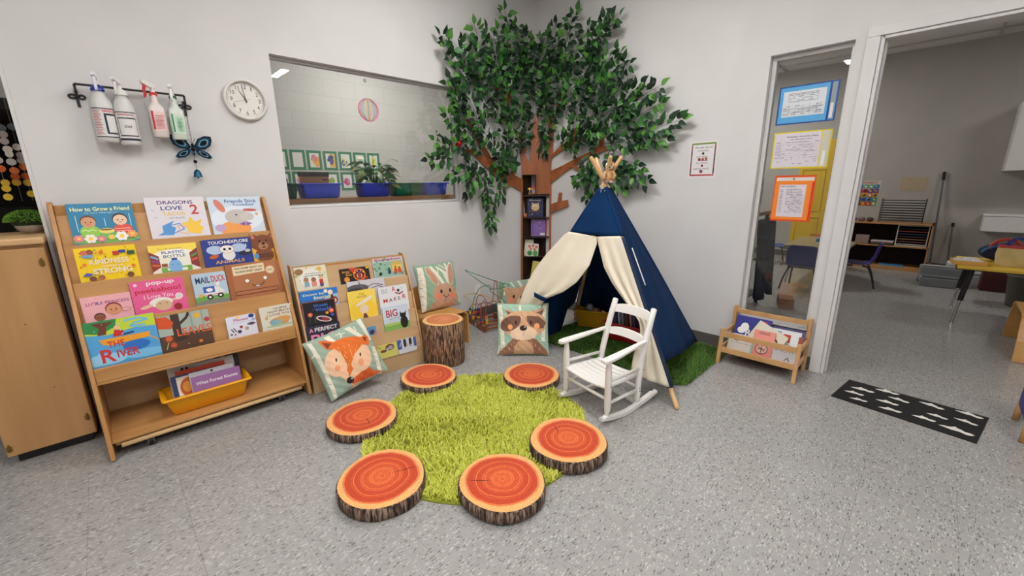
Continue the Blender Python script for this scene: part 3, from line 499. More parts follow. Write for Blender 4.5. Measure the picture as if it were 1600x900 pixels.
B2(0, .016, .811, .198, .012, (226, 220, 196), [('e', .5, .45, .36, .45, (236, 232, 222)), ('dots', 26, .03, [FO, (150, 170, 80), (200, 160, 60)], 12), ('e', .5, .45, .35, .42, (236, 232, 222)), ('e', .14, .8, .13, .13, (150, 110, 70)), ('c', .78, .84, .07, (230, 180, 60)), ('t', "WE'RE GOING ON A", .55, .68, .5, .05, (90, 80, 70)), ('t', 'NATURE HUNT', .55, .58, .56, .07, (60, 70, 60)), ('face', .32, .4, .07, (190, 130, 90), BK), ('r', .25, .12, .4, .32, (120, 170, 190)), ('face', .55, .38, .07, (170, 100, 70), BR), ('r', .47, .1, .63, .3, (220, 140, 120)), ('face', .78, .45, .06, (236, 190, 150), BR), ('r', .72, .12, .84, .38, (190, 50, 40)), ('r', .73, .06, .83, .2, (60, 80, 140))], 'white and green picture book titled NATURE HUNT, top left on the low shelf')
B2(0, .298, .765, .206, .010, (36, 26, 24), [('p', [(.3, 1), (.55, 1), (.6, .6), (.45, .55)], (200, 60, 30)), ('p', [(.95, .2), (.7, .1), (.6, .5), (.7, .6)], (190, 50, 30)), ('c', .64, .5, .21, (230, 120, 40)), ('c', .64, .5, .17, (60, 24, 30)), ('e', .64, .42, .1, .2, (230, 170, 60)), ('e', .64, .45, .06, .24, (150, 50, 80)), ('l', [(.5, .6), (.5, .7)], .04, YE), ('l', [(.58, .7), (.58, .78)], .04, (200, 180, 200)), ('l', [(.7, .7), (.7, .78)], .04, (200, 180, 200)), ('l', [(.78, .6), (.78, .7)], .04, YE), ('t', 'Arrow', .2, .78, .26, .13, (245, 180, 50)), ('t', 'to the', .26, .67, .14, .05, (230, 200, 100)), ('t', 'Sun', .28, .56, .2, .12, (245, 180, 50)), ('c', .2, .26, .09, (226, 150, 50)), ('r', .88, .84, .99, .98, (226, 176, 50))], 'black and orange picture book titled Arrow to the Sun, on the low shelf')
B2(0, .535, .806, .230, .012, (196, 200, 206), [('r', .03, .04, .97, .8, (150, 186, 166)), ('dots', 24, .04, [(110, 156, 130), (170, 200, 176), (90, 140, 110)], 9), ('t', 'Pancakes', .5, .92, .86, .1, (206, 60, 110)), ('r', .6, .25, .94, .6, (226, 190, 96)), ('p', [(.56, .6), (.97, .6), (.88, .78), (.66, .78)], (206, 176, 90)), ('e', .72, .3, .06, .16, (200, 80, 50)), ('c', .72, .5, .025, BK), ('e', .85, .28, .06, .14, (200, 80, 60)), ('c', .85, .44, .025, BK), ('e', .5, .28, .05, .12, (40, 50, 90)), ('c', .5, .44, .03, BK), ('e', .2, .22, .05, .08, BK)], 'pale green picture book with pink title lettering, top right on the low shelf')
B2(1, .322, .679, .266, .010, (206, 204, 212), [('e', .25, .6, .3, .22, (90, 88, 96)), ('e', .2, .5, .2, .14, (60, 58, 64)), ('l', [(.3, .95), (.4, .6), (.6, .3)], .03, (110, 108, 116)), ('l', [(.5, .6), (.7, .75), (.95, .6)], .02, (90, 86, 94)), ('l', [(.6, .5), (.8, .6), (.98, .45)], .02, (110, 100, 120))], 'grey and lilac picture book behind the yellow one on the low shelf')
B2(1, .018, .661, .236, .012, (40, 120, 206), [('e', .9, .3, .3, .35, (160, 196, 226)), ('t', 'Down by', .36, .76, .56, .16, (246, 240, 160)), ('t', 'Station', .6, .56, .52, .16, (246, 240, 160)), ('c', .8, .76, .07, (246, 226, 190)), ('c', .68, .86, .05, (246, 236, 220)), ('e', .86, .28, .12, .22, (150, 50, 30)), ('c', .88, .26, .06, (246, 220, 170)), ('r', .8, .4, .86, .62, (60, 40, 40))], 'bright blue picture book titled Down by Station, on the low shelf')
B2(2, .014, .597, .208, .012, (28, 26, 32), [('r', 0, .97, 1, 1, (150, 80, 70)), ('r', 0, 0, .03, 1, (150, 80, 70)), ('r', .97, 0, 1, 1, (150, 80, 70)), ('t', 'Woven', .54, .82, .42, .12, (70, 120, 220)), ('t', 'of the', .36, .7, .14, .04, (120, 130, 180), 0, False), ('t', 'World', .6, .66, .46, .13, (70, 120, 220)), ('flower', .2, .52, .08, (220, 90, 90)), ('flower', .84, .56, .09, (226, 80, 80)), ('flower', .7, .5, .06, (200, 120, 60)), ('e', .58, .3, .24, .1, (236, 220, 220), -.4), ('e', .58, .3, .2, .07, (150, 60, 70), -.4), ('c', .48, .34, .05, (40, 40, 70)), ('l', [(.15, .2), (.2, .5)], .012, (80, 120, 70)), ('l', [(.3, .2), (.34, .46)], .012, (80, 120, 70)), ('e', .85, .4, .05, .05, (60, 100, 200))], 'black picture book titled Woven of the World with blue script, on the low shelf')
B2(2, .306, .618, .192, .012, (246, 216, 90), [('e', .5, .3, .5, .34, (246, 206, 60)), ('t', 'THE', .5, .86, .2, .07, (176, 140, 60)), ('t', 'FEATHER', .5, .77, .36, .07, (176, 140, 60)), ('e', .56, .6, .36, .06, (232, 222, 210), .35), ('e', .7, .66, .2, .04, (238, 230, 220), .5), ('c', .52, .33, .16, (236, 212, 190)), ('p', [(.44, .0), (.48, .18), (.56, .18), (.64, .0)], (110, 50, 80))], 'yellow picture book with a white feather, middle of the low shelf')
B2(2, .522, .612, .221, .010, (226, 228, 232), [('t', 'BE', .22, .84, .22, .16, (176, 176, 180), 0, False), ('t', 'A', .52, .88, .12, .2, (200, 50, 50)), ('t', 'M', .2, .48, .14, .14, (200, 50, 50)), ('t', 'A', .38, .48, .12, .14, (70, 80, 90)), ('t', 'K', .54, .49, .1, .14, (190, 50, 60)), ('t', 'E', .68, .5, .08, .12, (90, 100, 110)), ('t', 'R', .86, .54, .12, .16, (200, 50, 60)), ('l', [(.56, .74), (.7, .66), (.84, .72)], .04, (150, 40, 36)), ('c', .68, .8, .05, (60, 40, 36)), ('l', [(.8, .8), (.8, .92)], .008, (90, 90, 90))], 'white picture book titled BE A MAKER, right on the low shelf')
B2(3, .525, .470, .196, .010, (202, 218, 232), [('r', 0, 0, 1, .3, (130, 176, 90)), ('e', .3, .28, .4, .06, (170, 200, 110)), ('t', 'BIG', .34, .72, .44, .3, (196, 44, 60)), ('t', 'and LITTLE', .42, .5, .4, .07, (120, 130, 140)), ('t', 'are best friends', .4, .41, .5, .04, (140, 150, 160), 0, False), ('e', .78, .28, .15, .26, (30, 28, 30)), ('e', .76, .56, .12, .1, (30, 28, 30)), ('p', [(.64, .6), (.66, .74), (.72, .64)], (30, 28, 30)), ('p', [(.82, .64), (.9, .74), (.88, .58)], (30, 28, 30))], 'pale blue book titled BIG with a black cat, below the BE A MAKER book', roll=0)
B2(3, .014, .442, .208, .012, (48, 46, 66), [('t', 'A', .14, .82, .12, .17, (240, 150, 180)), ('t', 'PERFECT', .58, .82, .68, .17, (238, 232, 230)), ('t', 'PIG', .5, .38, .8, .5, (244, 140, 180)), ('e', .6, .38, .05, .08, (48, 46, 66)), ('l', [(.3, .96), (.3, .93)], .01, WH)], 'dark picture book titled A PERFECT PIG, behind the fox pillow')
B2(3, .400, .357, .062, .008, (90, 150, 200), [('e', .5, .4, .3, .26, (50, 50, 100)), ('c', .8, .2, .14, (200, 110, 60))], 'tiny blue book standing alone behind the top corner of the fox pillow')
B2(4, .440, .215, .150, .012, (208, 204, 110), [('e', .62, .6, .22, .36, (120, 70, 40)), ('e', .66, .55, .12, .22, (160, 166, 180)), ('e', .3, .3, .16, .16, (110, 80, 60)), ('c', .5, .45, .06, (180, 180, 190)), ('l', [(.04, .9), (.2, .6)], .04, (150, 160, 70))], 'yellow green board book with a brown bird, bottom tier of the low shelf', board=True)
B2(4, .594, .221, .146, .012, (206, 210, 216), [('r', 0, 0, .2, 1, (50, 90, 170)), ('r', .85, 0, 1, 1, (60, 100, 170)), ('e', .38, .6, .08, .5, (40, 40, 46)), ('e', .68, .6, .08, .5, (40, 40, 46)), ('c', .48, .3, .06, (30, 30, 34)), ('c', .7, .24, .06, (30, 30, 34)), ('c', .48, .3, .035, WH), ('c', .7, .24, .035, WH), ('l', [(.1, .3), (.16, .7)], .03, WH)], 'small blue and white photo book, bottom right on the low shelf', board=True)
# ------------------------------------------------------------------ log slice cushions, stool, rugs
def rings_material(name, c_in, c_mid, c_out, R, edge=.80):
    m, n, l, b = new_mat(name); t = n.new('ShaderNodeTexCoord'); oi = n.new('ShaderNodeObjectInfo')
    sx = n.new('ShaderNodeVectorMath'); sx.operation = 'MULTIPLY'; sx.inputs[1].default_value = (1, 1, 0); l.new(t.outputs['Object'], sx.inputs[0])
    no = n.new('ShaderNodeTexNoise'); no.noise_dimensions = '4D'; no.inputs['Scale'].default_value = 7; no.inputs['Detail'].default_value = 3; l.new(sx.outputs[0], no.inputs['Vector'])
    mw = n.new('ShaderNodeMath'); mw.operation = 'MULTIPLY'; mw.inputs[1].default_value = 20; l.new(oi.outputs['Random'], mw.inputs[0]); l.new(mw.outputs[0], no.inputs['W'])
    le = n.new('ShaderNodeVectorMath'); le.operation = 'LENGTH'; l.new(sx.outputs[0], le.inputs[0])
    a = n.new('ShaderNodeMath'); a.operation = 'MULTIPLY_ADD'; a.inputs[1].default_value = .035; l.new(no.outputs['Fac'], a.inputs[0])
    s2 = n.new('ShaderNodeMath'); s2.operation = 'SUBTRACT'; s2.inputs[1].default_value = .0175; l.new(le.outputs['Value'], s2.inputs[0]); l.new(s2.outputs[0], a.inputs[2])
    dv = n.new('ShaderNodeMath'); dv.operation = 'DIVIDE'; dv.inputs[1].default_value = R; l.new(a.outputs[0], dv.inputs[0])
    cr = n.new('ShaderNodeValToRGB'); e = cr.color_ramp.elements; e[0].position = 0; e[0].color = rgb(c_in); e[1].position = 1; e[1].color = rgb(c_out)
    for p, c in ((.10, c_mid), (.55, c_in), (edge-.02, c_in), (edge, c_mid), (edge+.03, c_out)): x = e.new(p); x.color = rgb(c)
    l.new(dv.outputs[0], cr.inputs[0])
    sn = n.new('ShaderNodeMath'); sn.operation = 'MULTIPLY'; sn.inputs[1].default_value = 130; l.new(dv.outputs[0], sn.inputs[0])
    si = n.new('ShaderNodeMath'); si.operation = 'SINE'; l.new(sn.outputs[0], si.inputs[0])
    s3 = n.new('ShaderNodeMath'); s3.operation = 'MULTIPLY'; s3.inputs[1].default_value = 34; l.new(dv.outputs[0], s3.inputs[0]); s4 = n.new('ShaderNodeMath'); s4.operation = 'SINE'; l.new(s3.outputs[0], s4.inputs[0])
    ad = n.new('ShaderNodeMath'); ad.operation = 'ADD'; l.new(si.outputs[0], ad.inputs[0]); l.new(s4.outputs[0], ad.inputs[1])
    mr = n.new('ShaderNodeMapRange'); mr.inputs['From Min'].default_value = .7; mr.inputs['From Max'].default_value = 1.9; mr.inputs['To Max'].default_value = .7; l.new(ad.outputs[0], mr.inputs[0])
    cut = n.new('ShaderNodeMath'); cut.operation = 'LESS_THAN'; cut.inputs[1].default_value = edge; l.new(dv.outputs[0], cut.inputs[0]); mu = n.new('ShaderNodeMath'); mu.operation = 'MULTIPLY'; l.new(mr.outputs[0], mu.inputs[0]); l.new(cut.outputs[0], mu.inputs[1])
    mx = n.new('ShaderNodeMix'); mx.data_type = 'RGBA'; l.new(mu.outputs[0], mx.inputs['Factor']); l.new(cr.outputs[0], mx.inputs['A']); mx.inputs['B'].default_value = rgb((250, 146, 76))
    fn = n.new('ShaderNodeTexNoise'); fn.inputs['Scale'].default_value = 120; fn.inputs['Detail'].default_value = 4; l.new(t.outputs['Object'], fn.inputs['Vector'])
    hs = n.new('ShaderNodeHueSaturation'); mr2 = n.new('ShaderNodeMapRange'); mr2.inputs['To Min'].default_value = .6; mr2.inputs['To Max'].default_value = 1.4; l.new(fn.outputs['Fac'], mr2.inputs[0]); l.new(mr2.outputs[0], hs.inputs['Value']); l.new(mx.outputs['Result'], hs.inputs['Color'])
    l.new(hs.outputs[0], b.inputs['Base Color']); b.inputs['Roughness'].default_value = .8; b.inputs['Sheen Weight'].default_value = .15
    return m
M_RINGS = rings_material('printed_growth_rings', (190, 60, 20), (212, 92, 38), (232, 170, 104), .195)
M_RINGS2 = rings_material('stool_growth_rings', (196, 112, 60), (214, 138, 84), (232, 182, 112), .155, .78)
def bark_material(name, c1, c2, c3, sc=1.0):
    m, n, l, b = new_mat(name); t = n.new('ShaderNodeTexCoord'); mp = n.new('ShaderNodeMapping'); mp.inputs['Scale'].default_value = (1, 1, .12)
    no = n.new('ShaderNodeTexNoise'); no.inputs['Scale'].default_value = 68*sc; no.inputs['Detail'].default_value = 5; no.inputs['Distortion'].default_value = .6
    cr = n.new('ShaderNodeValToRGB'); e = cr.color_ramp.elements; e[0].position = .40; e[0].color = rgb(c1); e[1].position = .66; e[1].color = rgb(c3); x = e.new(.51); x.color = rgb(c2)
    bu = n.new('ShaderNodeBump'); bu.inputs['Strength'].default_value = .35; bu.inputs['Distance'].default_value = .004
    l.new(t.outputs['Object'], mp.inputs[0]); l.new(mp.outputs[0], no.inputs['Vector']); l.new(no.outputs['Fac'], cr.inputs[0]); l.new(cr.outputs[0], b.inputs['Base Color']); l.new(no.outputs['Fac'], bu.inputs['Height']); l.new(bu.outputs['Normal'], b.inputs['Normal']); b.inputs['Roughness'].default_value = .85
    return m
M_BARK = bark_material('printed_bark', (30, 22, 20), (92, 70, 56), (160, 136, 116), 1.5); M_BARK2 = bark_material('stool_bark', (44, 32, 28), (128, 96, 72), (182, 146, 116), 2.0)
def log_piece(name, label, cat, M, R, h, m_top, m_side, crack, soft=.012, group=None, sq=1.0):
    o = thing(name, label, cat, M, group); q = random.Random(label); n = 72
    wob = [1+.012*math.sin(2*PI*i/n*3+q.random()*6)+.008*math.sin(2*PI*i/n*7+q.random()) for i in range(n)]; wob = [1+.014*math.sin(3*2*PI*i/n+len(label))+.008*math.sin(5*2*PI*i/n+1) for i in range(n)]
    prof = [(.0, 0), (R-soft, 0), (R-.002, soft*.8), (R, h*.5), (R-.001, h-soft*.6), (R-soft*.6, h)]
    a = MB(); a.quadstrip([[(r*wob[i]*math.cos(2*PI*i/n), sq*r*wob[i]*math.sin(2*PI*i/n), z) for i in range(n)] for r, z in prof], m_side, closed=True); a.build('bark_side', o)
    a = MB(); a.quadstrip([[(r*wob[i]*math.cos(2*PI*i/n), sq*r*wob[i]*math.sin(2*PI*i/n), z) for i in range(n)] for r, z in ((R-soft*.6, h+.0003), (R-soft*1.6, h+soft*.25), (R*.6, h+soft*.5), (R*.2, h+soft*.55), (.0005, h+soft*.55))], m_top, closed=True)
    zc = h+soft*.62
    if crack:
        x0, y0, x1, y1 = crack; mx, my = (x0+x1)/2+.006, (y0+y1)/2-.006
        pts = [(x0, y0), (mx, my), (x1, y1)]; L = math.hypot(x1-x0, y1-y0); nx, ny = -(y1-y0)/L, (x1-x0)/L
        a.add([(x0, y0, zc), (mx-nx*.0022, my-ny*.0022, zc), (x1-nx*.001, y1-ny*.001, zc), (x1+nx*.001, y1+ny*.001, zc), (mx+nx*.0022, my+ny*.0022, zc)], [(0, 1, 2, 3, 4)], C((60, 24, 16), .8))
    a.build('ring_top', o); return o
def tilt(x, y, z, ax, ay): return Matrix.Translation((x, y, z)) @ Matrix.Rotation(ax, 4, 'X') @ Matrix.Rotation(ay, 4, 'Y')
GC = 'log slice floor cushions around the lime rug'
for (x, y, z, ax, ay, crack, lab, R, h) in (
    (-1.982, -.817, .004, .03, .02, (.02, -.0, .12, .01), 'round log slice floor cushion in front of the log stool', .190, .052),
    (-1.467, -1.306, .002, .0, .0, (-.07, .08, -.02, .02), 'round log slice floor cushion between the raccoon pillow and the rocking chair', .196, .046),
    (-2.537, -.986, .002, .02, .0, (-.02, -.12, .0, -.04), 'round log slice floor cushion nearest to the fox pillow', .194, .052),
    (-2.711, -1.556, .002, .05, -.01, (.03, -.01, .14, -.05), 'round log slice floor cushion, front left on the lime rug with its crack pointing right', .190, .070),
    (-2.346, -1.949, .002, .01, .02, (-.04, .02, -.11, .09), 'round log slice floor cushion nearest to the viewer, its crack pointing left', .192, .064),
    (-1.907, -1.970, .002, .0, .0, (-.02, .05, .03, .12), 'round log slice floor cushion on the lime rug in front of the rocking chair', .196, .070)):
    log_piece('log_cushion', lab, 'cushion', tilt(x, y, z, ax, ay), R, h, M_RINGS, M_BARK, crack, group=GC)
log_piece('log_stool', 'upright log stool with rough brown bark and a pale ringed top', 'stool', T(-1.688, -.594), .155, .338, M_RINGS2, M_BARK2, (-.09, .0, .0, .01), soft=.008)

def pile_material(name, c1, c2, c3):
    m, n, l, b = new_mat(name); g = n.new('ShaderNodeNewGeometry'); cr = n.new('ShaderNodeValToRGB'); e = cr.color_ramp.elements
    e[0].position = 0; e[0].color = rgb(c1); e[1].position = 1; e[1].color = rgb(c3); x = e.new(.5); x.color = rgb(c2)
    l.new(g.outputs['Random Per Island'], cr.inputs[0]); l.new(cr.outputs[0], b.inputs['Base Color']); b.inputs['Roughness'].default_value = .75; b.inputs['Subsurface Weight'].default_value = 0; return m
def shag(inside, x0, x1, y0, y1, n, L, wd, m, seed, z0=.006):
    q = random.Random(seed); vs = []; fs = []; k = 0
    while k < n:
        x = q.uniform(x0, x1); y = q.uniform(y0, y1)
        if not inside(x, y): continue
        fl = math.sin(x*9+1.3*math.sin(y*7))*1.6+math.cos(y*11+seed+x*4)*1.4+q.gauss(0, 1.5); c, s = math.cos(fl), math.sin(fl)
        ln = L*q.uniform(.7, 1.15)*(1+.18*math.sin(x*17+y*5)*math.cos(y*19)); lay = q.uniform(.35, 1.15); w = wd*q.uniform(.7, 1.2); b = len(vs)
        p = []
        for t, ww in ((0, 1.0), (.5, .9), (1, .3)):
            r = ln*t*t*lay*.8; z = z0+ln*(t-.28*t*t*lay); p.append((x+c*r-s*w*ww/2, y+s*r+c*w*ww/2, z)); p.append((x+c*r+s*w*ww/2, y+s*r-c*w*ww/2, z))
        vs += p; fs += [(b, b+1, b+3, b+2), (b+2, b+3, b+5, b+4)]; k += 1
    a = MB(); a.v = vs; a.f = fs; a.mats = [m]; a.mi = [0]*len(fs); a.sm = [True]*len(fs); return a
o = thing('shag_rug', 'round lime green shaggy rug in the middle of the ring of log cushions', 'rug', T(-2.075, -1.455))
RU = .625
MB().cyl((0, 0, .0005), (0, 0, .007), RU-.01, RU-.01, C((140, 146, 44), .9), 64).build('backing', o)
def edge_r(x, y): a = math.atan2(y, x); return RU*(1+.012*math.sin(5*a)+.01*math.sin(11*a+1))
shag(lambda x, y: x*x+y*y < (edge_r(x, y)-.012)**2, -RU, RU, -RU, RU, 34000, .030, .0055, pile_material('lime_pile', (186, 190, 54), (208, 212, 78), (228, 230, 120)), 3).build('pile', o, kind='stuff')
o = thing('shag_rug', 'dark green rectangular shaggy rug under the blue play tent', 'rug', T(-.43, -1.45))
def rin(x, y, r=.07, hx=.425, hy=.66):
    ax, ay = abs(x)-(hx-r), abs(y)-(hy-r)
    return abs(x) < hx and abs(y) < hy and (ax < 0 or ay < 0 or ax*ax+ay*ay < r*r)
MB().prism([(sx*(.345 if k else .415), sy*(.65 if k else .58)) for sx, sy, k in ((1, -1, 1), (1, -1, 0), (1, 1, 0), (1, 1, 1), (-1, 1, 1), (-1, 1, 0), (-1, -1, 0), (-1, -1, 1))], .0005, .006, C((50, 80, 30), .9)).build('backing', o)
shag(rin, -.43, .43, -.67, .67, 24000, .030, .0055, pile_material('grass_pile', (54, 88, 26), (76, 116, 38), (104, 142, 56)), 8).build('pile', o, kind='stuff')

# ------------------------------------------------------------------ pillows
def homog(cs):     # unit square corners (TL, TR, BR, BL) -> drawing coordinates
    A = []; B = []
    for (u, v), (x, y) in zip(((0, 1), (1, 1), (1, 0), (0, 0)), cs):
        A.append([u, v, 1, 0, 0, 0, -u*x, -v*x]); B.append(x); A.append([0, 0, 0, u, v, 1, -u*y, -v*y]); B.append(y)
    h = np.linalg.solve(np.array(A, float), np.array(B, float)); return h
def paint(cs, bg, shapes, N=210):
    h = homog(cs); u, v = np.meshgrid(np.linspace(0, 1, N), np.linspace(0, 1, N)); d = h[6]*u+h[7]*v+1
    X = (h[0]*u+h[1]*v+h[2])/d; Y = (h[3]*u+h[4]*v+h[5])/d; col = np.zeros((N, N, 3)); col[:] = bg
    for s in shapes:
        k = s[0]
        if k == 'e':
            _, cx, cy, rx, ry, c = s[:6]; r = s[6] if len(s) > 6 else 0; a, b = X-cx, Y-cy; p = (a*math.cos(r)+b*math.sin(r))/rx; q = (-a*math.sin(r)+b*math.cos(r))/ry; m = p*p+q*q < 1
        elif k == 'p':
            pts = s[1]; c = s[2]; m = np.zeros(X.shape, bool); n = len(pts)
            for i in range(n):
                (x0, y0), (x1, y1) = pts[i], pts[(i+1) % n]
                if y0 == y1: continue
                cnd = ((y0 > Y) != (y1 > Y)) & (X < (x1-x0)*(Y-y0)/(y1-y0)+x0); m ^= cnd
        elif k == 'l':
            pts, w, c = s[1:4]; m = np.zeros(X.shape, bool)
            for (x0, y0), (x1, y1) in zip(pts[:-1], pts[1:]):
                L2 = (x1-x0)**2+(y1-y0)**2; t = np.clip(((X-x0)*(x1-x0)+(Y-y0)*(y1-y0))/L2, 0, 1); m |= (X-x0-t*(x1-x0))**2+(Y-y0-t*(y1-y0))**2 < (w/2)**2
        col[m] = c
    c = col/255.0; return np.where(c <= .04045, c/12.92, ((c+.055)/1.055)**2.4)
def cloth_material():
    m, n, l, b = new_mat('printed_canvas'); a = n.new('ShaderNodeVertexColor'); a.layer_name = 'Col'; l.new(a.outputs['Color'], b.inputs['Base Color']); b.inputs['Roughness'].default_value = .85
    t = n.new('ShaderNodeTexCoord'); no = n.new('ShaderNodeTexNoise'); no.inputs['Scale'].default_value = 9; no.inputs['Detail'].default_value = 3; bu = n.new('ShaderNodeBump'); bu.inputs['Strength'].default_value = .5; bu.inputs['Distance'].default_value = .02
    l.new(t.outputs['Object'], no.inputs['Vector']); l.new(no.outputs['Fac'], bu.inputs['Height']); l.new(bu.outputs['Normal'], b.inputs['Normal']); b.inputs['Sheen Weight'].default_value = .1; return m
M_PILLOW = cloth_material(); SAGE = (156, 176, 158)
def pillow(M, s, th, cs, bg, shapes, label, group, seed):
    o = thing('animal_pillow', label, 'pillow', M, group); N = 210; col = paint(cs, bg, shapes, N); q = random.Random(seed); ph = [q.uniform(0, 6) for _ in range(8)]
    def pt(u, v, side):
        a, b = 2*u-1, 2*v-1; pin = .045
        x = .5*s*(a*(1-pin*(1-b*b))); y = .5*s*(b*(1-pin*(1-a*a)))+s/2
        e = max(0, (1-abs(a)**2.2))**.55*max(0, (1-abs(b)**2.2))**.55
        wr = .0035*math.sin(9*a+4*b+ph[0])*e+.003*math.sin(13*b-5*a+ph[1])*(1-e)*e*3+.0025*math.sin(22*(a+b)+ph[2])*(1-e)*e*2
        return (x, y, side*(th*.5*e)+wr)
    vs = [pt(i/(N-1), j/(N-1), 1) for j in range(N) for i in range(N)]; fs = [(j*N+i, j*N+i+1, (j+1)*N+i+1, (j+1)*N+i) for j in range(N-1) for i in range(N-1)]
    a = MB(); a.add(vs, fs, M_PILLOW, smooth=True); f = a.build('front_panel', o); ca = f.data.color_attributes.new('Col', 'FLOAT_COLOR', 'POINT')
    flat = np.ones((N*N, 4), np.float32); flat[:, :3] = col.reshape(-1, 3); ca.data.foreach_set('color', flat.ravel())
    K = 31; a = MB(); a.add([pt(i/(K-1), j/(K-1), -1) for j in range(K) for i in range(K)], [(j*K+i, (j+1)*K+i, (j+1)*K+i+1, j*K+i+1) for j in range(K-1) for i in range(K-1)], C((214, 208, 192), .85), smooth=True); a.build('back_panel', o)
    pts = [pt(t, 0, 0) for t in np.linspace(0, 1, 24)]+[pt(1, t, 0) for t in np.linspace(0, 1, 24)][1:]+[pt(t, 1, 0) for t in np.linspace(1, 0, 24)][1:]+[pt(0, t, 0) for t in np.linspace(1, 0, 24)][1:-1]
    MB().tube(pts, .0022, C((150, 172, 152), .85), 6, closed=True).build('seam', o)
    return o
def quadframe(BL, R_, U_):
    BL, R_, U_ = Vector(BL), Vector(R_), Vector(U_); x = R_.normalized(); z = x.cross(U_).normalized(); y = z.cross(x); s = R_.length
    return Matrix.Translation(BL+x*s/2) @ frame((0, 0, 0), x, y, z)
GP = 'square sage green animal pillows'; CR = (232, 226, 206); SKN = (240, 196, 160); FOXO = (226, 112, 40); FOXD = (130, 52, 34); CHK = (240, 160, 120)
def birch(x0, y0, x1, y1, w): return [('p', [(x0-w/2, y0), (x0+w/2, y0), (x1+w/2, y1), (x1-w/2, y1)], CR)]+[('l', [(x0+(x1-x0)*t-w*.4, y0+(y1-y0)*t), (x0+(x1-x0)*t+w*.05, y0+(y1-y0)*t+3)], 4, (120, 122, 100)) for t in (.2, .35, .52, .7, .86)]
fox = birch(60, 240, 310, 830, 42)+[('l', [(100, 360), (70, 385)], 16, CR)]+[('p', [(200, 200), (250, 180), (330, 270), (290, 290)], CR), ('l', [(360, 215), (375, 180)], 10, CR), ('l', [(320, 185), (400, 178)], 8, CR), ('l', [(350, 165), (365, 195)], 8, CR), ('p', [(400, 140), (450, 125), (590, 230), (560, 250)], CR), ('l', [(500, 135), (520, 180)], 10, CR), ('p', [(530, 75), (570, 65), (690, 260), (650, 270)], CR), ('l', [(560, 70), (600, 130)], 10, CR)]
fox += birch(690, 330, 750, 600, 40)
fox += [('p', [(560, 500), (610, 515), (680, 565), (780, 572), (700, 605), (590, 650), (470, 700), (440, 680)], (222, 96, 34)), ('l', [(590, 540), (575, 650)], 3, (170, 66, 26)), ('p', [(455, 680), (560, 655), (520, 700), (480, 725)], (240, 190, 150)),
    ('p', [(140, 235), (200, 225), (280, 250), (400, 218), (500, 222), (560, 235), (610, 215), (650, 245), (640, 320), (560, 300), (430, 600), (300, 330), (215, 320), (170, 270)], FOXO), ('p', [(175, 245), (262, 262), (222, 312)], FOXD), ('p', [(572, 238), (625, 240), (604, 282)], FOXD),
    ('e', 300, 455, 118, 135, SKN), ('e', 545, 430, 112, 130, SKN), ('p', [(270, 320), (428, 590), (395, 640), (330, 590), (220, 530)], SKN), ('p', [(620, 315), (430, 590), (470, 620), (560, 560), (650, 480)], SKN),
    ('p', [(262, 300), (400, 218), (500, 222), (600, 300), (560, 315), (480, 390), (445, 480), (430, 600), (420, 600), (400, 470), (350, 370), (300, 325)], FOXO), ('p', [(395, 600), (470, 600), (455, 690), (425, 650)], SKN),
    ('e', 296, 427, 9, 19, (50, 34, 26)), ('e', 542, 397, 9, 19, (50, 34, 26)), ('e', 305, 508, 31, 27, CHK), ('e', 546, 470, 28, 34, CHK), ('e', 435, 637, 39, 34, (40, 24, 22)), ('e', 452, 622, 9, 8, (200, 190, 186))]
fox += [('l', [(x, y), (x+6+(415-x)*.08, y+22)], 4, (250, 196, 120)) for x, y in ((320, 305), (335, 345), (380, 300), (385, 350), (430, 290), (440, 340), (380, 385), (400, 405), (450, 370), (495, 340), (515, 300), (430, 440), (455, 400), (275, 315), (415, 475), (560, 300))]
pillow(quadframe((-2.572, -.622, .014), Vector((.372, .006, .075)).normalized()*.405, (-.07, .17, .37)), .405, .12, [(0, 240), (590, 60), (830, 565), (250, 820)], SAGE, fox, 'sage green pillow with an orange fox face leaning on the low bookshelf', GP, 1)
BRN, DBR, MBR = (196, 152, 118), (120, 84, 68), (160, 112, 84)
rac = birch(358, 440, 372, 880, 40)+birch(775, 440, 762, 760, 34)+[('p', [(540, 440), (560, 440), (556, 490), (540, 490)], CR), ('l', [(735, 440), (725, 470)], 14, CR), ('l', [(340, 800), (320, 860)], 14, CR),
    ('p', [(340, 850), (400, 800), (470, 735), (640, 735), (720, 770), (790, 830), (812, 880), (312, 880)], MBR), ('p', [(640, 735), (700, 740), (800, 850), (700, 850)], (150, 104, 78)), ('e', 575, 850, 95, 100, (216, 172, 132)),
    ('p', [(408, 475), (470, 490), (520, 505), (435, 550)], (206, 160, 124)), ('p', [(415, 485), (475, 512), (436, 545)], DBR), ('p', [(770, 478), (700, 488), (640, 505), (745, 555)], (206, 160, 124)), ('p', [(766, 492), (693, 512), (745, 545)], DBR),
    ('e', 575, 610, 218, 118, (214, 168, 130)), ('e', 575, 690, 130, 62, (236, 206, 172)), ('e', 450, 600, 105, 62, DBR, -.35), ('p', [(358, 605), (430, 545), (540, 535), (556, 560), (520, 625), (440, 655), (380, 650)], DBR), ('p', [(792, 600), (720, 545), (615, 535), (596, 560), (640, 625), (710, 655), (770, 645)], DBR),
    ('e', 580, 695, 117, 52, (238, 208, 176)), ('e', 506, 592, 11, 19, (52, 34, 32)), ('e', 648, 596, 11, 19, (52, 34, 32)), ('e', 448, 631, 24, 24, (246, 168, 112)), ('e', 705, 628, 27, 26, (246, 168, 112)), ('e', 575, 643, 35, 24, (56, 34, 32)), ('e', 590, 634, 8, 5, (220, 210, 205)), ('l', [(576, 665), (576, 705)], 4, (70, 46, 40))]
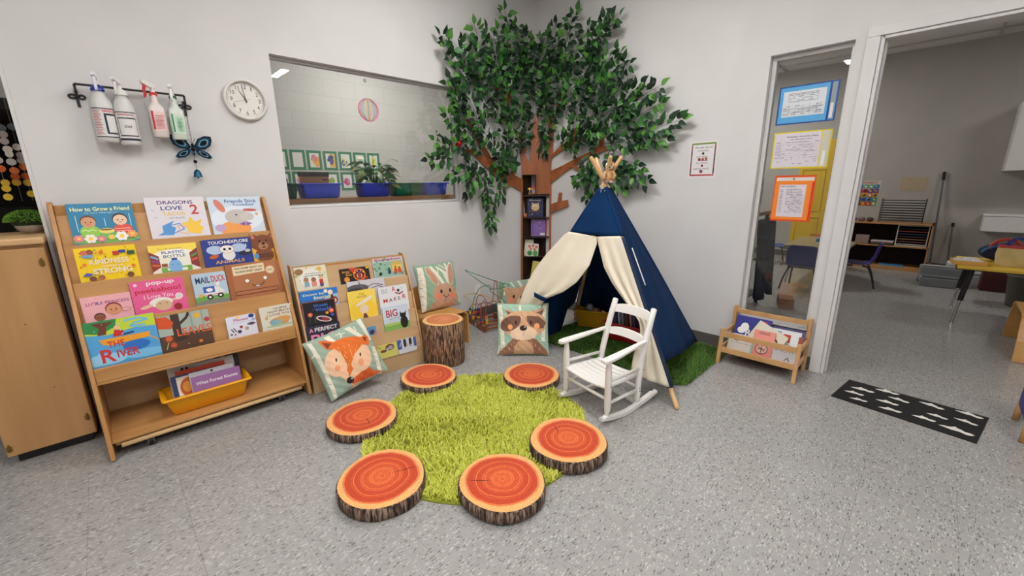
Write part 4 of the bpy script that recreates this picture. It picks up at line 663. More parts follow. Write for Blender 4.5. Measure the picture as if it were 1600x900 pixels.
rac += [('l', [(x, y), (x+(575-x)*.06, y+18)], 4, (238, 206, 172)) for x, y in ((545, 520), (560, 545), (580, 515), (600, 530), (610, 550), (450, 780), (480, 760), (520, 755), (610, 750), (650, 770), (690, 790), (430, 820), (500, 780), (730, 820), (560, 745), (480, 800), (660, 800))]
rx = Vector((-1.049+1.332, -1.124+.831, 0)).normalized()
pillow(quadframe(Vector((-1.345, -.818, .006)), rx*.415, (.10, .095, .36)), .415, .12, [(335, 425), (805, 440), (813, 880), (312, 880)], (160, 192, 170), rac, 'sage green pillow with a raccoon, standing on the floor before the tent', GP, 2)
bear = [('p', [(350, 210), (395, 200), (380, 330), (420, 520), (370, 520)], (120, 140, 116)), ('l', [(390, 300), (410, 230)], 14, CR), ('l', [(400, 420), (370, 340)], 12, CR), ('l', [(510, 180), (535, 225)], 20, CR), ('l', [(600, 170), (640, 210)], 18, CR), ('l', [(450, 195), (470, 230)], 10, CR),
    ('p', [(380, 245), (410, 238), (470, 245), (560, 225), (590, 205), (625, 205), (640, 240), (650, 300), (640, 380), (600, 430), (500, 430), (430, 380), (405, 320), (395, 270)], (206, 158, 122)), ('p', [(400, 370), (430, 380), (500, 430), (640, 430), (680, 500), (360, 520)], (196, 146, 112)), ('p', [(470, 430), (560, 410), (560, 470), (480, 470)], (200, 60, 70)),
    ('e', 556, 362, 60, 48, (232, 198, 162)), ('e', 552, 325, 26, 20, (40, 26, 26)), ('e', 562, 318, 6, 5, (220, 210, 205)), ('l', [(556, 345), (560, 380)], 4, (60, 40, 36)), ('e', 470, 315, 9, 15, (50, 34, 32)), ('e', 610, 290, 9, 15, (50, 34, 32)), ('e', 445, 345, 28, 26, (232, 150, 120)), ('e', 628, 318, 20, 24, (232, 150, 120))]
rx = Vector((-.432+.772, -.352+.199, 0)).normalized()
pillow(quadframe(Vector((-.80, -.245, .012)), rx*.40, (.035, .065, .40)), .40, .11, [(325, 195), (645, 165), (690, 500), (375, 530)], SAGE, bear, 'sage green pillow with a brown bear face, behind the raccoon pillow', GP, 3)
bun = birch(95, 90, 115, 510, 56)+[('p', [(185, 85), (215, 88), (300, 275), (272, 285)], CR), ('l', [(250, 200), (262, 130)], 9, CR), ('p', [(245, 95), (262, 92), (330, 170), (345, 270), (318, 270), (300, 180)], CR), ('l', [(345, 80), (335, 270)], 16, CR), ('l', [(390, 75), (350, 130)], 12, CR), ('l', [(290, 85), (340, 150)], 10, CR), ('l', [(400, 300), (405, 420)], 9, CR),
    ('e', 195, 190, 33, 110, (226, 204, 180), -.38), ('e', 195, 192, 27, 102, (196, 148, 122), -.38), ('e', 370, 185, 31, 108, (226, 204, 180), .2), ('e', 370, 187, 25, 100, (196, 148, 122), .2), ('e', 290, 372, 104, 96, (198, 154, 126)), ('p', [(200, 430), (380, 430), (400, 480), (160, 500), (180, 460)], (198, 154, 126)),
    ('e', 260, 347, 9, 17, (36, 26, 26)), ('e', 336, 338, 9, 17, (36, 26, 26)), ('e', 245, 387, 18, 18, (240, 124, 84)), ('e', 346, 378, 18, 18, (240, 124, 84)), ('l', [(275, 370), (284, 388), (298, 392), (312, 384), (320, 366)], 4.5, (50, 30, 28)), ('l', [(297, 392), (292, 425)], 4, (50, 30, 28))]
pillow(quadframe(Vector((-1.662, -.262, .31)), Vector((1, -.03, -.02)).normalized()*.392, (-.01, .115, .38)), .392, .115, [(35, 65), (425, 65), (412, 440), (110, 510)], (140, 174, 146), bun, 'sage green pillow with a pink cheeked rabbit, sitting on the bent wood chair', GP, 4)

# ------------------------------------------------------------------ bent wood chair behind the stool
o = thing('toddler_chair', 'low bent plywood toddler chair holding the rabbit pillow by the wall', 'chair', T(-1.50, -.29))
def bent(path, t, y0, y1, m, nm):   # path in x,z; plywood sheet
    a = MB(); n = len(path); rows = []
    for i, (x, z) in enumerate(path):
        d = Vector((path[min(i+1, n-1)][0]-path[max(i-1, 0)][0], path[min(i+1, n-1)][1]-path[max(i-1, 0)][1])).normalized(); nx, nz = -d.y*t/2, d.x*t/2
        rows.append([(x+nx, y0, z+nz), (x+nx, y1, z+nz), (x-nx, y1, z-nz), (x-nx, y0, z-nz)])
    a.quadstrip(rows, m, smooth=False, closed=True); a.add(rows[0], [(0, 1, 2, 3)], m); a.add(rows[-1], [(3, 2, 1, 0)], m); return a.build(nm, o, bevel=.003)
P_ = [(-.17, .001), (-.17, .12), (-.17, .22)]+[(-.12-.05*math.cos(t), .245+.05*math.sin(t)) for t in np.linspace(0, PI/2, 7)]+[(0, .293)]+[(.12+.05*math.sin(t), .243+.05*math.cos(t)) for t in np.linspace(0, PI/2, 7)]+[(.17, .12), (.17, .001)]
bent(P_, .014, -.155, .16, M_BENT, 'seat_and_sides')
a = MB(); pts = []
for t in np.linspace(PI, 0, 16): pts.append((.175*math.cos(t), .46+.06*math.sin(t)))
pts = [(-.175, .30)]+pts+[(.175, .30)]; XZ = Matrix(((1, 0, 0, 0), (0, 0, 1, 0), (0, 1, 0, 0), (0, 0, 0, 1)))
a.prism(pts, .163, .176, M_BENT, XZ); a.build('backrest', o, bevel=.003)

# ------------------------------------------------------------------ play tent
FLp, FRp, BRp, BLp = Vector((-1.165, -.665, 0)), Vector((-1.138, -2.198, 0)), Vector((-.03, -1.86, 0)), Vector((-.2, -.72, 0))
AX = Vector((-.716, -1.345, 1.30)); off = {'FL': Vector((-.016, .012, 0)), 'FR': Vector((-.016, -.014, 0)), 'BR': Vector((.016, -.012, 0)), 'BL': Vector((.014, .016, 0))}
BASE = {'FL': FLp, 'FR': FRp, 'BR': BRp, 'BL': BLp}
def pole(k, t): return BASE[k].lerp(AX+off[k], t)
tent = thing('play_tent', 'navy blue canvas play tent with cream door flaps and wooden poles', 'tent', Matrix.Translation((-.716, -1.345, 0)))
TI = Matrix.Translation((.716, 1.345, 0))
for k in BASE:
    a = MB(); p0, p1 = pole(k, .0112), pole(k, 1.155); a.cyl(TI @ p0, TI @ p1, .0145, .0145, M_POLE, 16); a.sph(TI @ p1, .0145, M_POLE, 12, 8); a.sph(TI @ p0, .0142, M_POLE, 12, 8); a.build('pole', tent)
M_NAVY = noise_mat('navy_canvas', (3, 38, 76), (5, 46, 90), scale=(5, 5, 5), rough=.9, bump=.35, bdist=.012, **{'Specular IOR Level': .2}); M_CREAM = noise_mat('cream_canvas', (222, 213, 192), (230, 221, 201), scale=(4, 4, 4), rough=.85, bump=.3, bdist=.01)
CEN = Vector((-.66, -1.36, .4))
def panel(ka, kb, ta, tb, top, m, name, bulge=.03, rows=24, cols=22, drape=None, outward=None, ripple=.006):
    G = []
    nrm = (pole(ka, 0)-AX).cross(pole(kb, 0)-AX).normalized()
    if nrm.dot(pole(ka, .4).lerp(pole(kb, .4), .5)-CEN) < 0: nrm = -nrm
    for i in range(rows+1):
        r = []
        for j in range(cols+1):
            c = j/cols; t0 = ta+(tb-ta)*c; t = top+(t0-top)*(i/rows); p = pole(ka, t).lerp(pole(kb, t), c)
            env = math.sin(PI*c)
            p = p+nrm*(.0165+bulge*env*(1-t)*.9+ripple*math.sin(c*17+i*.3)*env*(1-t))
            if drape: p = p+drape(c, 1-i/rows, nrm)
            r.append(TI @ p)
        G.append(r)
    a = MB(); a.quadstrip(G, m); return a.build(name, tent, solid=.004)
panel('FR', 'BR', .185, .03, .985, M_NAVY, 'side_panel', bulge=.02)
panel('BR', 'BL', .03, .05, .985, M_NAVY, 'back_panel', bulge=-.02, drape=lambda c, h, n: Vector((0, 0, .10*math.sin(PI*min(1, max(0, (c-.55)/.45)))*(1-h)**3)))
panel('FL', 'BL', .03, .05, .985, M_NAVY, 'side_panel', bulge=-.02, drape=lambda c, h, n: -n*(.16*math.sin(PI*min(1, c*1.15))*(1-h)**2.2)+Vector((0, 0, .12*max(0, c-.6)/.4*(1-h)**3)))
panel('FL', 'FR', .735, .735, .985, M_NAVY, 'front_top_panel', bulge=.06, rows=12, ripple=.002)
def seam(k, t0, t1, r, m, nm):
    a = MB(); a.tube([TI @ (pole(k, t)+(pole(k, t)-CEN).normalized()*(.003 if r > .0171 else .013)) for t in np.linspace(t0, t1, 20)], r, m, 10); a.build(nm, tent)
seam('FL', .30, .985, .013, M_NAVY, 'pole_sleeve'); seam('FR', .735, .985, .017, M_NAVY, 'pole_sleeve'); seam('BR', .03, .985, .017, M_NAVY, 'pole_sleeve'); seam('BL', .05, .985, .016, M_NAVY, 'pole_sleeve'); seam('FR', .085, .73, .0185, C((12, 34, 62), .8), 'pole_sleeve')
nF = (FLp-AX).cross(FRp-AX).normalized()
if nF.dot(FLp.lerp(FRp, .5)-CEN) < 0: nF = -nF
def interp(tab, s):
    for (s0, p0), (s1, p1) in zip(tab[:-1], tab[1:]):
        if s <= s1: f = (s-s0)/(s1-s0); f = f*f*(3-2*f)*.5+f*.5; return Vector(p0).lerp(Vector(p1), f)
    return Vector(tab[-1][1])
def flap(k, inner, outb, amp, nm, t1, nfold=3.5, rows=44, cols=44):
    G = []
    for i in range(rows+1):
        s = i/rows; t = .738+(t1-.738)*s; pi_ = interp(inner, s); po = pole(k, t)+nF*.02+outb(s); r = []
        for j in range(cols+1):
            c = j/cols; p = po.lerp(pi_, c); fold = amp(s)*math.sin(c*2*PI*nfold+.6*math.sin(s*5))*min(1, c*3); p = p+nF*(fold+.022-(.05*max(0, s-.6) if k == 'FL' else 0))
            p.z = max(p.z, .008); r.append(TI @ p)
        G.append(r)
    a = MB(); a.quadstrip(G, M_CREAM); return a.build(nm, tent, solid=.003)
side = (FLp-FRp).normalized()
flap('FL', [(0, (-.842, -1.391, .945)), (.10, (-.852, -1.40, .894)), (.28, (-.905, -1.377, .737)), (.44, (-.950, -1.299, .607)), (.54, (-.980, -1.198, .521)), (.64, (-1.005, -1.05, .446)), (.72, (-.99, -.98, .37)), (.85, (-1.02, -.90, .22)), (1, (-1.07, -.84, .05))], lambda s: side*(.02+.075*math.sin(PI*min(1, s*1.35)))*(1 if s > .02 else 0), lambda s: .001+.010*min(1, s*1.6)*(1 if s < .7 else .4), 'door_flap', .06, 2.5)
flap('FR', [(0, (-.842, -1.391, .945)), (.08, (-.857, -1.421, .878)), (.24, (-.902, -1.50, .739)), (.36, (-.933, -1.593, .643)), (.46, (-.955, -1.681, .571)), (.55, (-.976, -1.765, .505)), (.62, (-.993, -1.842, .440)), (.7, (-1.0, -1.86, .38)), (.85, (-1.05, -1.85, .22)), (1, (-1.09, -1.86, .10))], lambda s: side*-.014, lambda s: .001+.010*min(1, s*1.4), 'door_flap', .09, 2.6)
a = MB(); cb = Vector((-1.03, -1.02, .425)); q0 = [(-1.015, -.955, .462), (-1.014, -.985, .455), (-1.012, -1.015, .446), (-1.010, -1.045, .440), (-1.0, -1.065, .436)]
a.quadstrip([[TI @ (Vector(p)+nF*.045+Vector((0, 0, dz))) for p in q0] for dz in (.018, -.018)], M_NAVY); a.build('flap_tie', tent, solid=.004)
a = MB()
for d in (.0, .014):
    a.tube([TI @ (pole('FR', t).lerp(pole('BR', t), .10+d*2.2)+Vector((.015, -.030, .003))) for t in np.linspace(.50, .68, 8)], .0022, M_WHITEP, 6)
a.build('side_piping', tent)
a = MB()
for z, r in ((1.292, .040), (1.298, .038), (1.305, .036)): a.tube([(r*math.cos(t), r*math.sin(t), z+.004*math.sin(3*t)) for t in np.linspace(0, 2*PI, 25)[:-1]], .0022, C((206, 196, 176), .8), 6, closed=True)
a.tube([(-.03, -.025, 1.30), (-.045, -.03, 1.27), (-.04, -.035, 1.24)], .002, C((206, 196, 176), .8), 6); a.tube([(-.032, -.02, 1.30), (-.06, -.012, 1.285), (-.066, -.01, 1.262)], .002, C((206, 196, 176), .8), 6)
a.build('tie_cord', tent)
# plush sloth between the pole tips
vdir = Vector((-.74, -.67, 0)); rd = Vector((.67, -.74, 0)); M_FUR = noise_mat('tan_fur', (170, 126, 82), (220, 178, 126), scale=(60, 60, 60), rough=.9, bump=.8, bdist=.006)
o = thing('plush_toy', 'small shaggy tan plush animal wedged between the tent pole tips', 'toy', Matrix(((rd.x, -vdir.x, 0, -.716-.010), (rd.y, -vdir.y, 0, -1.345-.02), (0, 0, 1, 1.335), (0, 0, 0, 1))))
a = MB(); a.sph((.012, -.01, .045), (.036, .032, .05), M_FUR, 20, 14); a.tube([(-.015, -.03, .07), (-.03, -.045, .04), (-.02, -.05, .01)], .011, M_FUR); a.tube([(.04, -.03, .07), (.05, -.045, .04), (.035, -.05, .015)], .011, M_FUR); a.sph((-.012, -.035, .002), (.016, .014, .012), C((190, 160, 160), .9)); a.sph((.03, -.035, .0), (.016, .014, .012), C((190, 160, 160), .9)); a.build('body', o)
a = MB(); a.sph((.018, -.016, .108), (.036, .032, .034), M_FUR, 20, 14); hd = a.build('head', o)
a = MB(); a.sph((.008, -.042, .103), (.024, .010, .015), C((236, 226, 208), .9)); a.sph((-.008, -.036, .119), (.011, .010, .012), C((236, 226, 208), .9)); a.build('muzzle', hd)
BLK = C((22, 18, 18), .4); a = MB(); a.sph((.007, -.053, .103), (.008, .006, .006), BLK); a.sph((-.006, -.045, .114), .0035, BLK); a.sph((.022, -.045, .114), .0035, BLK); a.build('nose_and_eyes', hd)

# book bins in the tent
def rot_tub(x, y, rz, w, d, h, col, label): return tub(T(x, y, rz=rz, z=.03), w, d, h, C(col, .45), label)
rot_tub(-.27, -1.00, -1.15, .34, .22, .17, (216, 160, 30), 'yellow plastic bin inside the play tent')
rot_tub(-.38, -1.42, -1.45, .36, .22, .16, (206, 40, 40), 'red plastic bin of upright books inside the play tent')
rot_tub(-.32, -1.68, -1.3, .22, .16, .12, (30, 130, 80), 'small green plastic bin inside the play tent, by the right hand flap')
def upright(x, y, rz, w, h, t, bg, label, lean=.12, z=.042):
    return book(T(x, y, z, rz) @ frame((0, 0, 0), (math.sin(lean)*0+1, 0, 0), (0, math.sin(lean), math.cos(lean)), (0, -math.cos(lean), math.sin(lean))), w, h, t, bg, [('r', .1, .6, .9, .85, tuple(min(255, c+60) for c in bg))], label, 'books standing in the red bin in the tent')
for k, (c, nm) in enumerate((((150, 60, 90), 'plum'), ((60, 90, 140), 'blue'), ((220, 220, 224), 'white'), ((150, 170, 190), 'grey blue'), ((170, 60, 50), 'brick red'), ((200, 190, 214), 'lilac'), ((90, 60, 120), 'violet'))):
    s_ = -.105+.034*k; cx, cy = -.38+s_*math.cos(-1.45), -1.42+s_*math.sin(-1.45); upright(cx-.07, cy, .12, .16, .24+.01*(k % 3), .012, c, nm+' book standing upright in the red bin inside the play tent')
o = thing('plush_toy', 'tan stuffed toy lying in the yellow bin inside the play tent', 'toy', T(-.26, -1.0, .09)); MB().sph((0, 0, .06), (.07, .06, .05), M_FUR).build('body', o); MB().sph((-.05, .03, .12), (.035, .035, .035), C((180, 190, 196), .9)).build('head', o)

# ------------------------------------------------------------------ white rocking chair
Fd = Vector((-.985, .172, 0)).normalized(); Xd = Vector((-Fd.y, Fd.x, 0))*-1
CH = Matrix(((Xd.x, Fd.x, 0, -1.38), (Xd.y, Fd.y, 0, -1.83), (0, 0, 1, 0), (0, 0, 0, 1)))
o = thing('rocking_chair', 'small white painted wooden rocking chair beside the tent', 'chair', CH)
Wp = M_WHITEP; RR = .80
def rz(y): return (y+.03)**2/(2*RR)
for sx in (1, -1):
    a = MB(); ys = np.linspace(-.30, .20, 26); rows = []
    for y in ys:
        x = sx*(.172 if y > 0 else .172-.014*min(1, -y/.15)); b = rz(y); tk = .034 if -.27 < y < .18 else .022; rows.append([(x-.014, y, b), (x+.014, y, b), (x+.014, y, b+tk), (x-.014, y, b+tk)])
    a.quadstrip(rows, Wp, smooth=False, closed=True); a.add(rows[0], [(3, 2, 1, 0)], Wp); a.add(rows[-1], [(0, 1, 2, 3)], Wp); a.build('rocker', o, bevel=.006)
    yb = .15; z0 = rz(yb)+.030
    MB().tube([(sx*.172, yb, z0), (sx*.172, yb, z0+.02), (sx*.172, yb, z0+.06), (sx*.172, yb+.001, .14), (sx*.172, yb+.002, .24), (sx*.172, yb+.003, .31), (sx*.172, yb+.004, .37), (sx*.172, yb+.004, .385)], [.010, .016, .019, .0195, .0195, .019, .014, .011], Wp, 14).build('front_leg', o)
    z1 = rz(-.125)+.030
    MB().tube([(sx*.156, -.125, z1), (sx*.156, -.126, z1+.02), (sx*.156, -.128, .1), (sx*.154, -.132, .20), (sx*.152, -.150, .30), (sx*.150, -.180, .42), (sx*.148, -.215, .53), (sx*.147, -.240, .600), (sx*.147, -.242, .606)], [.009, .015, .018, .019, .019, .019, .0185, .0175, .010], Wp, 14).build('back_post', o)
    arm = [(sx*.176, .205, .384, .016), (sx*.178, .19, .386, .024), (sx*.178, .15, .388, .026), (sx*.174, .08, .392, .024), (sx*.168, 0, .398, .020), (sx*.160, -.09, .404, .015), (sx*.156, -.165, .408, .012)]
    rows = [[(x-w_, y, z), (x+w_, y, z), (x+w_, y, z+.017), (x-w_, y, z+.017)] for x, y, z, w_ in arm]; a = MB(); a.quadstrip(rows, Wp, smooth=False, closed=True); a.add(rows[0], [(3, 2, 1, 0)], Wp); a.add(rows[-1], [(0, 1, 2, 3)], Wp); a.build('armrest', o, bevel=.005)
    for z in (.125, .262 if sx else 0):
        MB().tube([(sx*.172, .14, z), (sx*.156, -.12, z-.004)], .0095, Wp, 10).build('stretcher', o)
MB().tube([(-.165, .152, .150), (.165, .152, .150)], .0095, Wp, 10).build('stretcher', o)
MB().tube([(-.15, -.128, .135), (.15, -.128, .135)], .0095, Wp, 10).build('stretcher', o)
a = MB(); ns = 7
for k in range(ns):
    y1 = .168-k*.0405; y0 = y1-.037; cols = []
    for x in np.linspace(-1, 1, 13):
        wv = .158-.02*(k/(ns-1)); z = .232-.012*(1-x*x)-.006*math.sin(PI*k/(ns-1)); cols.append((x*wv, z))
    rows = [[(x, y0, z), (x, y1, z+(-.006 if k == 0 else 0)), (x, y1, z-.011-(.006 if k == 0 else 0)), (x, y0, z-.011)] for x, z in cols]
    a.quadstrip(rows, Wp, smooth=False, closed=True); a.add(rows[0], [(0, 1, 2, 3)], Wp); a.add(rows[-1], [(3, 2, 1, 0)], Wp)
a.build('slatted_seat', o, bevel=.002)
for sx in (1, -1): MB().tube([(sx*.162, .15, .222), (sx*.146, -.118, .216)], .011, Wp, 10).build('seat_rail', o)
for zc, hh, yc in ((.549, .058, -.226), (.408, .053, -.180)):
    a = MB(); rows = []
    for x in np.linspace(-1, 1, 15):
        arch = .016*(1-abs(x)**3); bow = -.016*(1-x*x); top = zc+hh/2-.012+arch; bot = zc-hh/2+.006*(1-x*x); sl = -.29
        rows.append([(x*.138, yc+bow-.006, bot), (x*.138, yc+bow+.006, bot), (x*.138, yc+bow+.006+sl*(top-bot), top), (x*.138, yc+bow-.006+sl*(top-bot), top)])
    a.quadstrip(rows, Wp, smooth=False, closed=True); a.add(rows[0], [(3, 2, 1, 0)], Wp); a.add(rows[-1], [(0, 1, 2, 3)], Wp); a.build('back_slat', o, bevel=.003)
a = MB()
for x, y, z in ((-.176, -.222, .545), (-.172, -.145, .25), (-.171, -.125, .135), (-.189, .150, .235), (-.189, .15, .075), (-.172, -.127, .115)): a.cyl((x, y, z), (x-.0025, y, z), .004, .004, C((60, 56, 54), .6), 8)
a.build('screw_hole', o)

# ------------------------------------------------------------------ magazine rack
o = thing('book_rack', 'low beech wood rack of picture books under the narrow window', 'rack', T(-.11, -2.355))
xb, xf, hw = .118, -.118, .243
for sy in (1, -1):
    M_ = M_BEECH
    MB().prism([(xb-.012, 0), (xb+.014, 0), (xb+.024, .392), (xb-.004, .392)], -.012, .012, M_, Matrix(((1, 0, 0, 0), (0, 0, 1, sy*hw), (0, 1, 0, 0), (0, 0, 0, 1)))).build('back_post', o, bevel=.004)
    MB().prism([(xf-.05, 0), (xf-.024, 0), (xf+.010, .268), (xf-.018, .268)], -.012, .012, M_, Matrix(((1, 0, 0, 0), (0, 0, 1, sy*hw), (0, 1, 0, 0), (0, 0, 0, 1)))).build('front_post', o, bevel=.004)
    for z in (.222, .112): MB().box(xf-.002-(.26-z)*.11+.02, xb-.008, sy*hw-.007, sy*hw+.007, z-.017, z+.017, M_BEECH).build('side_rail', o, bevel=.002)
hr = hw-.0125
MB().box(xb-.002, xb+.011, -hr, hr, .338, .372, M_BEECH, None).build('back_rail', o, bevel=.002)
for z, x in ((.225, xf-.012), (.108, xf-.026)): MB().box(x-.006, x+.006, -hr, hr, z-.020, z+.020, M_BEECH).build('front_rail', o, bevel=.002)
MB().box(xf-.012, xb-.012, -hr, hr, .082, .089, M_BEECH).build('shelf_bottom', o)
GR_ = 'picture books in the low beech rack'
def rbook(y, w, h, t, bg, art, label, x=0.0, z=.0895, lean=.35, roll=0, board=False):
    # faces -x (towards the room); right direction is -y
    u = Vector((math.sin(lean), 0, math.cos(lean))); n = Vector((-math.cos(lean), 0, math.sin(lean))); X = Vector((0, -1, 0))
    r = math.radians(roll); X2 = X*math.cos(r)+u*math.sin(r); U2 = u*math.cos(r)-X*math.sin(r)
    return book(T(-.11, -2.355) @ frame((x, y, z), X2, U2, n), w, h, t, bg, art, label, GR_, board=board)
rbook(.215, .235, .25, .010, (48, 50, 140), [('r', 0, 0, 1, .42, (232, 232, 236)), ('e', .28, .66, .12, .14, WH), ('e', .2, .56, .12, .1, WH), ('t', 'RAF', .56, .52, .46, .2, WH), ('r', .7, .86, .9, .93, RE)], 'purple blue picture book with white lettering, left in the beech rack', x=.02)
rbook(.222, .20, .11, .008, (222, 218, 212), [('l', [(.1, .8), (.3, .7), (.5, .85), (.9, .75)], .02, BK), ('l', [(.1, .6), (.9, .55)], .01, (120, 120, 120))], 'white picture book with black drawings, low at the left in the beech rack', x=-.055)
rbook(.13, .215, .21, .012, (222, 216, 196), [('e', .5, .52, .22, .16, (150, 76, 44)), ('e', .26, .6, .08, .06, (150, 76, 44)), ('e', .76, .52, .08, .06, (190, 120, 80)), ('l', [(.46, .66), (.4, .78), (.5, .84)], .05, (70, 40, 30)), ('l', [(.64, .62), (.74, .72), (.82, .66)], .05, (70, 40, 30)), ('c', .38, .5, .02, BK), ('t', 'First', .16, .2, .24, .08, (60, 56, 56))], 'cream board book with a brown moose, tilted in the beech rack', x=-.015, z=.15, roll=-24, board=True)
rbook(.062, .135, .19, .014, (236, 150, 136), [('r', 0, .0, .1, .6, (150, 200, 176)), ('t', 'COCO', .5, .9, .5, .09, (90, 50, 50)), ('e', .5, .3, .3, .2, BK), ('e', .5, .3, .27, .17, (236, 190, 176)), ('l', [(.3, .3), (.7, .3)], .03, BK), ('l', [(.35, .38), (.65, .22)], .03, BK), ('l', [(.5, .12), (.5, .45)], .03, BK), ('l', [(.3, .56), (.7, .56)], .05, BK)], 'pink picture book with a striped animal, middle of the beech rack', x=-.055)
rbook(-.035, .20, .225, .012, (70, 66, 110), [('r', .02, .0, .9, .93, (226, 226, 230)), ('r', .1, .5, .3, .86, (120, 150, 180)), ('r', .36, .55, .6, .8, (190, 60, 50)), ('l', [(.1, .4), (.5, .5), (.8, .4)], .02, (60, 60, 66)), ('r', .84, .1, .98, .8, (150, 70, 50))], 'picture book with red and blue pictures, right in the beech rack', x=.005)
rbook(-.075, .155, .105, .012, (214, 214, 216), [('t', 'SNOW', .45, .78, .8, .22, (120, 124, 130), 0, False), ('l', [(.5, .1), (.62, .35), (.7, .1)], .03, BK)], 'white picture book titled SNOW, low at the right in the beech rack', x=-.050)

# ------------------------------------------------------------------ mats on the floor
ma, mb_, mc, md = (-.302, -2.811), (-.389, -3.432), (.005, -3.492), (.052, -2.859)
o = MB().prism([ma, mb_, mc, md], .0006, .006, C((14, 14, 15), .9)).build('door_mat', None, bevel=.001); o['label'] = 'black rectangular floor mat with white bird shapes in front of the doorway'; o['category'] = 'mat'
BIRD = [(-.5, -.12), (-.36, -.02), (-.2, .04), (-.1, .2), (.0, .12), (.12, .10), (.22, .02), (.36, .06), (.5, .02), (.44, -.1), (.3, -.16), (.1, -.1), (-.1, -.16), (-.3, -.14)]
birds = [((-.062, -2.885), (-.066, -2.999)), ((-.155, -2.862), (-.159, -2.956)), ((-.247, -2.899), (-.244, -2.982)), ((.013, -3.001), (.007, -3.113)), ((-.065, -3.071), (-.086, -3.163)), ((-.160, -3.019), (-.168, -3.120)), ((-.264, -3.039), (-.262, -3.138)), ((-.014, -3.212), (-.048, -3.312)), ((-.163, -3.245), (-.182, -3.327)), ((-.248, -3.186), (-.259, -3.279)), ((-.003, -3.365), (-.034, -3.467)), ((-.125, -3.358), (-.155, -3.442)), ((-.275, -3.299), (-.306, -3.424))]
a = MB(); mw = C((226, 222, 214), .9)
for i, (p, q_) in enumerate(birds):
    p, q_ = Vector(p), Vector(q_); c = (p+q_)/2; L = (q_-p).length*1.05; d = (q_-p).normalized(); nn = Vector((-d.y, d.x)); fl = 1
    if nn.x < 0: nn = -nn
    a.prism([(c.x+d.x*L*x+nn.x*L*y*1.15, c.y+d.y*L*x+nn.y*L*y*1.15) for x, y in BIRD], .0061, .0072, mw)
b = a.build('bird_print', o)
b.parent = o
# ------------------------------------------------------------------ corner tree and its shelf
TRUNK= [(-0.158,0.560),(-0.148,1.286),(-0.147,1.533),(-0.167,1.686),(-0.125,1.677),(-0.067,1.532),(-0.042,1.734),(-0.029,1.932),(-0.001,2.029),(0.023,1.931),(0.045,1.733),(0.078,1.530),(0.124,1.732),(0.149,1.868),(0.201,1.855),(0.188,1.694),(0.160,1.529),(0.163,1.282),(0.172,0.556)]
BRANCH_L = [ [(-0.163,1.378),(-0.164,1.246),(-0.342,1.317),(-0.535,1.397),(-0.698,1.508),(-0.821,1.595),(-1.026,1.626),(-1.025,1.653),(-0.803,1.636),(-0.624,1.564),(-0.457,1.472)],[(-0.341,1.347),(-0.321,1.459),(-0.288,1.459),(-0.293,1.339)],[(-0.461,1.290),(-0.426,1.272),(-0.315,1.347),(-0.359,1.378)],[(-0.626,1.522),(-0.760,1.698),(-0.903,1.891),(-0.867,1.907),(-0.715,1.723),(-0.566,1.523)],[(-0.423,2.051),(-0.582,2.251),(-0.537,2.266),(-0.360,2.076)],[(-0.373,2.103),(-0.364,2.242),(-0.329,2.247),(-0.331,2.108)],[(-0.487,1.929),(-0.312,2.016),(-0.291,1.994),(-0.467,1.903)],[(-0.146,1.635),(-0.279,1.827),(-0.249,1.848),(-0.115,1.675)] ]
BRANCH_R = [ [(-0.185,1.452),(-0.187,1.332),(-0.395,1.451),(-0.635,1.553),(-0.716,1.586),(-0.668,1.616),(-0.512,1.568),(-0.354,1.509)],[(-0.183,1.600),(-0.316,1.701),(-0.506,1.749),(-0.544,1.720),(-0.370,1.663),(-0.204,1.589)],[(-0.633,1.595),(-0.775,1.669),(-0.797,1.793),(-0.830,1.785),(-0.820,1.657),(-0.886,1.657),(-0.890,1.630),(-0.675,1.574)],[(-0.452,1.493),(-0.483,1.511),(-0.590,1.459),(-0.579,1.435)],[(-0.197,1.116),(-0.198,1.025),(-0.437,1.107),(-0.425,1.168),(-0.335,1.151),(-0.347,1.239),(-0.313,1.239),(-0.294,1.145)],[(-0.251,1.993),(-0.273,2.207),(-0.322,2.195),(-0.310,1.998)],[(-0.180,1.830),(-0.149,2.077),(-0.183,2.078),(-0.220,1.839)],[(-0.382,1.692),(-0.503,1.848),(-0.540,1.833),(-0.434,1.676)] ]
SPRAY_L =  [(-0.88,2.19,-1.18,2.51),(-0.82,2.19,-1.06,2.50),(-0.70,2.28,-0.81,2.67),(-0.57,2.30,-0.68,2.66),(-0.40,2.41,-0.45,2.87),(-0.37,2.33,-0.54,2.69),(-0.23,2.35,-0.31,2.79),(-0.16,2.36,-0.17,2.75),(-0.95,1.86,-1.11,2.20),(-0.96,1.78,-1.18,1.92),(-0.77,1.83,-1.03,2.16),(-0.65,1.89,-0.88,2.32),(-0.52,1.90,-0.67,2.38),(-0.38,1.91,-0.45,2.39),(-0.23,1.95,-0.24,2.45),(-0.08,1.96,-0.10,2.45),(-0.75,1.61,-1.05,1.85),(-0.56,1.64,-0.87,1.93),(-0.42,1.62,-0.56,2.00),(-0.27,1.60,-0.39,1.98),(-0.16,1.73,-0.21,2.06),(-1.11,1.60,-1.37,1.54),(-1.11,1.62,-1.29,1.70),(-0.85,1.56,-1.15,1.40),(-0.79,1.52,-0.96,1.24),(-0.69,1.50,-0.75,1.19),(-0.70,1.23,-0.69,0.91),(-0.56,1.52,-0.58,1.16),(-0.42,1.72,-0.50,1.47),(-0.66,1.57,-0.33,1.53),(-0.98,1.92,-1.08,2.15),(-0.70,2.10,-0.85,2.49),(-0.48,2.13,-0.61,2.49),(-0.30,2.20,-0.42,2.53),(-0.12,2.18,-0.21,2.52),(-0.90,1.63,-1.11,1.68)]
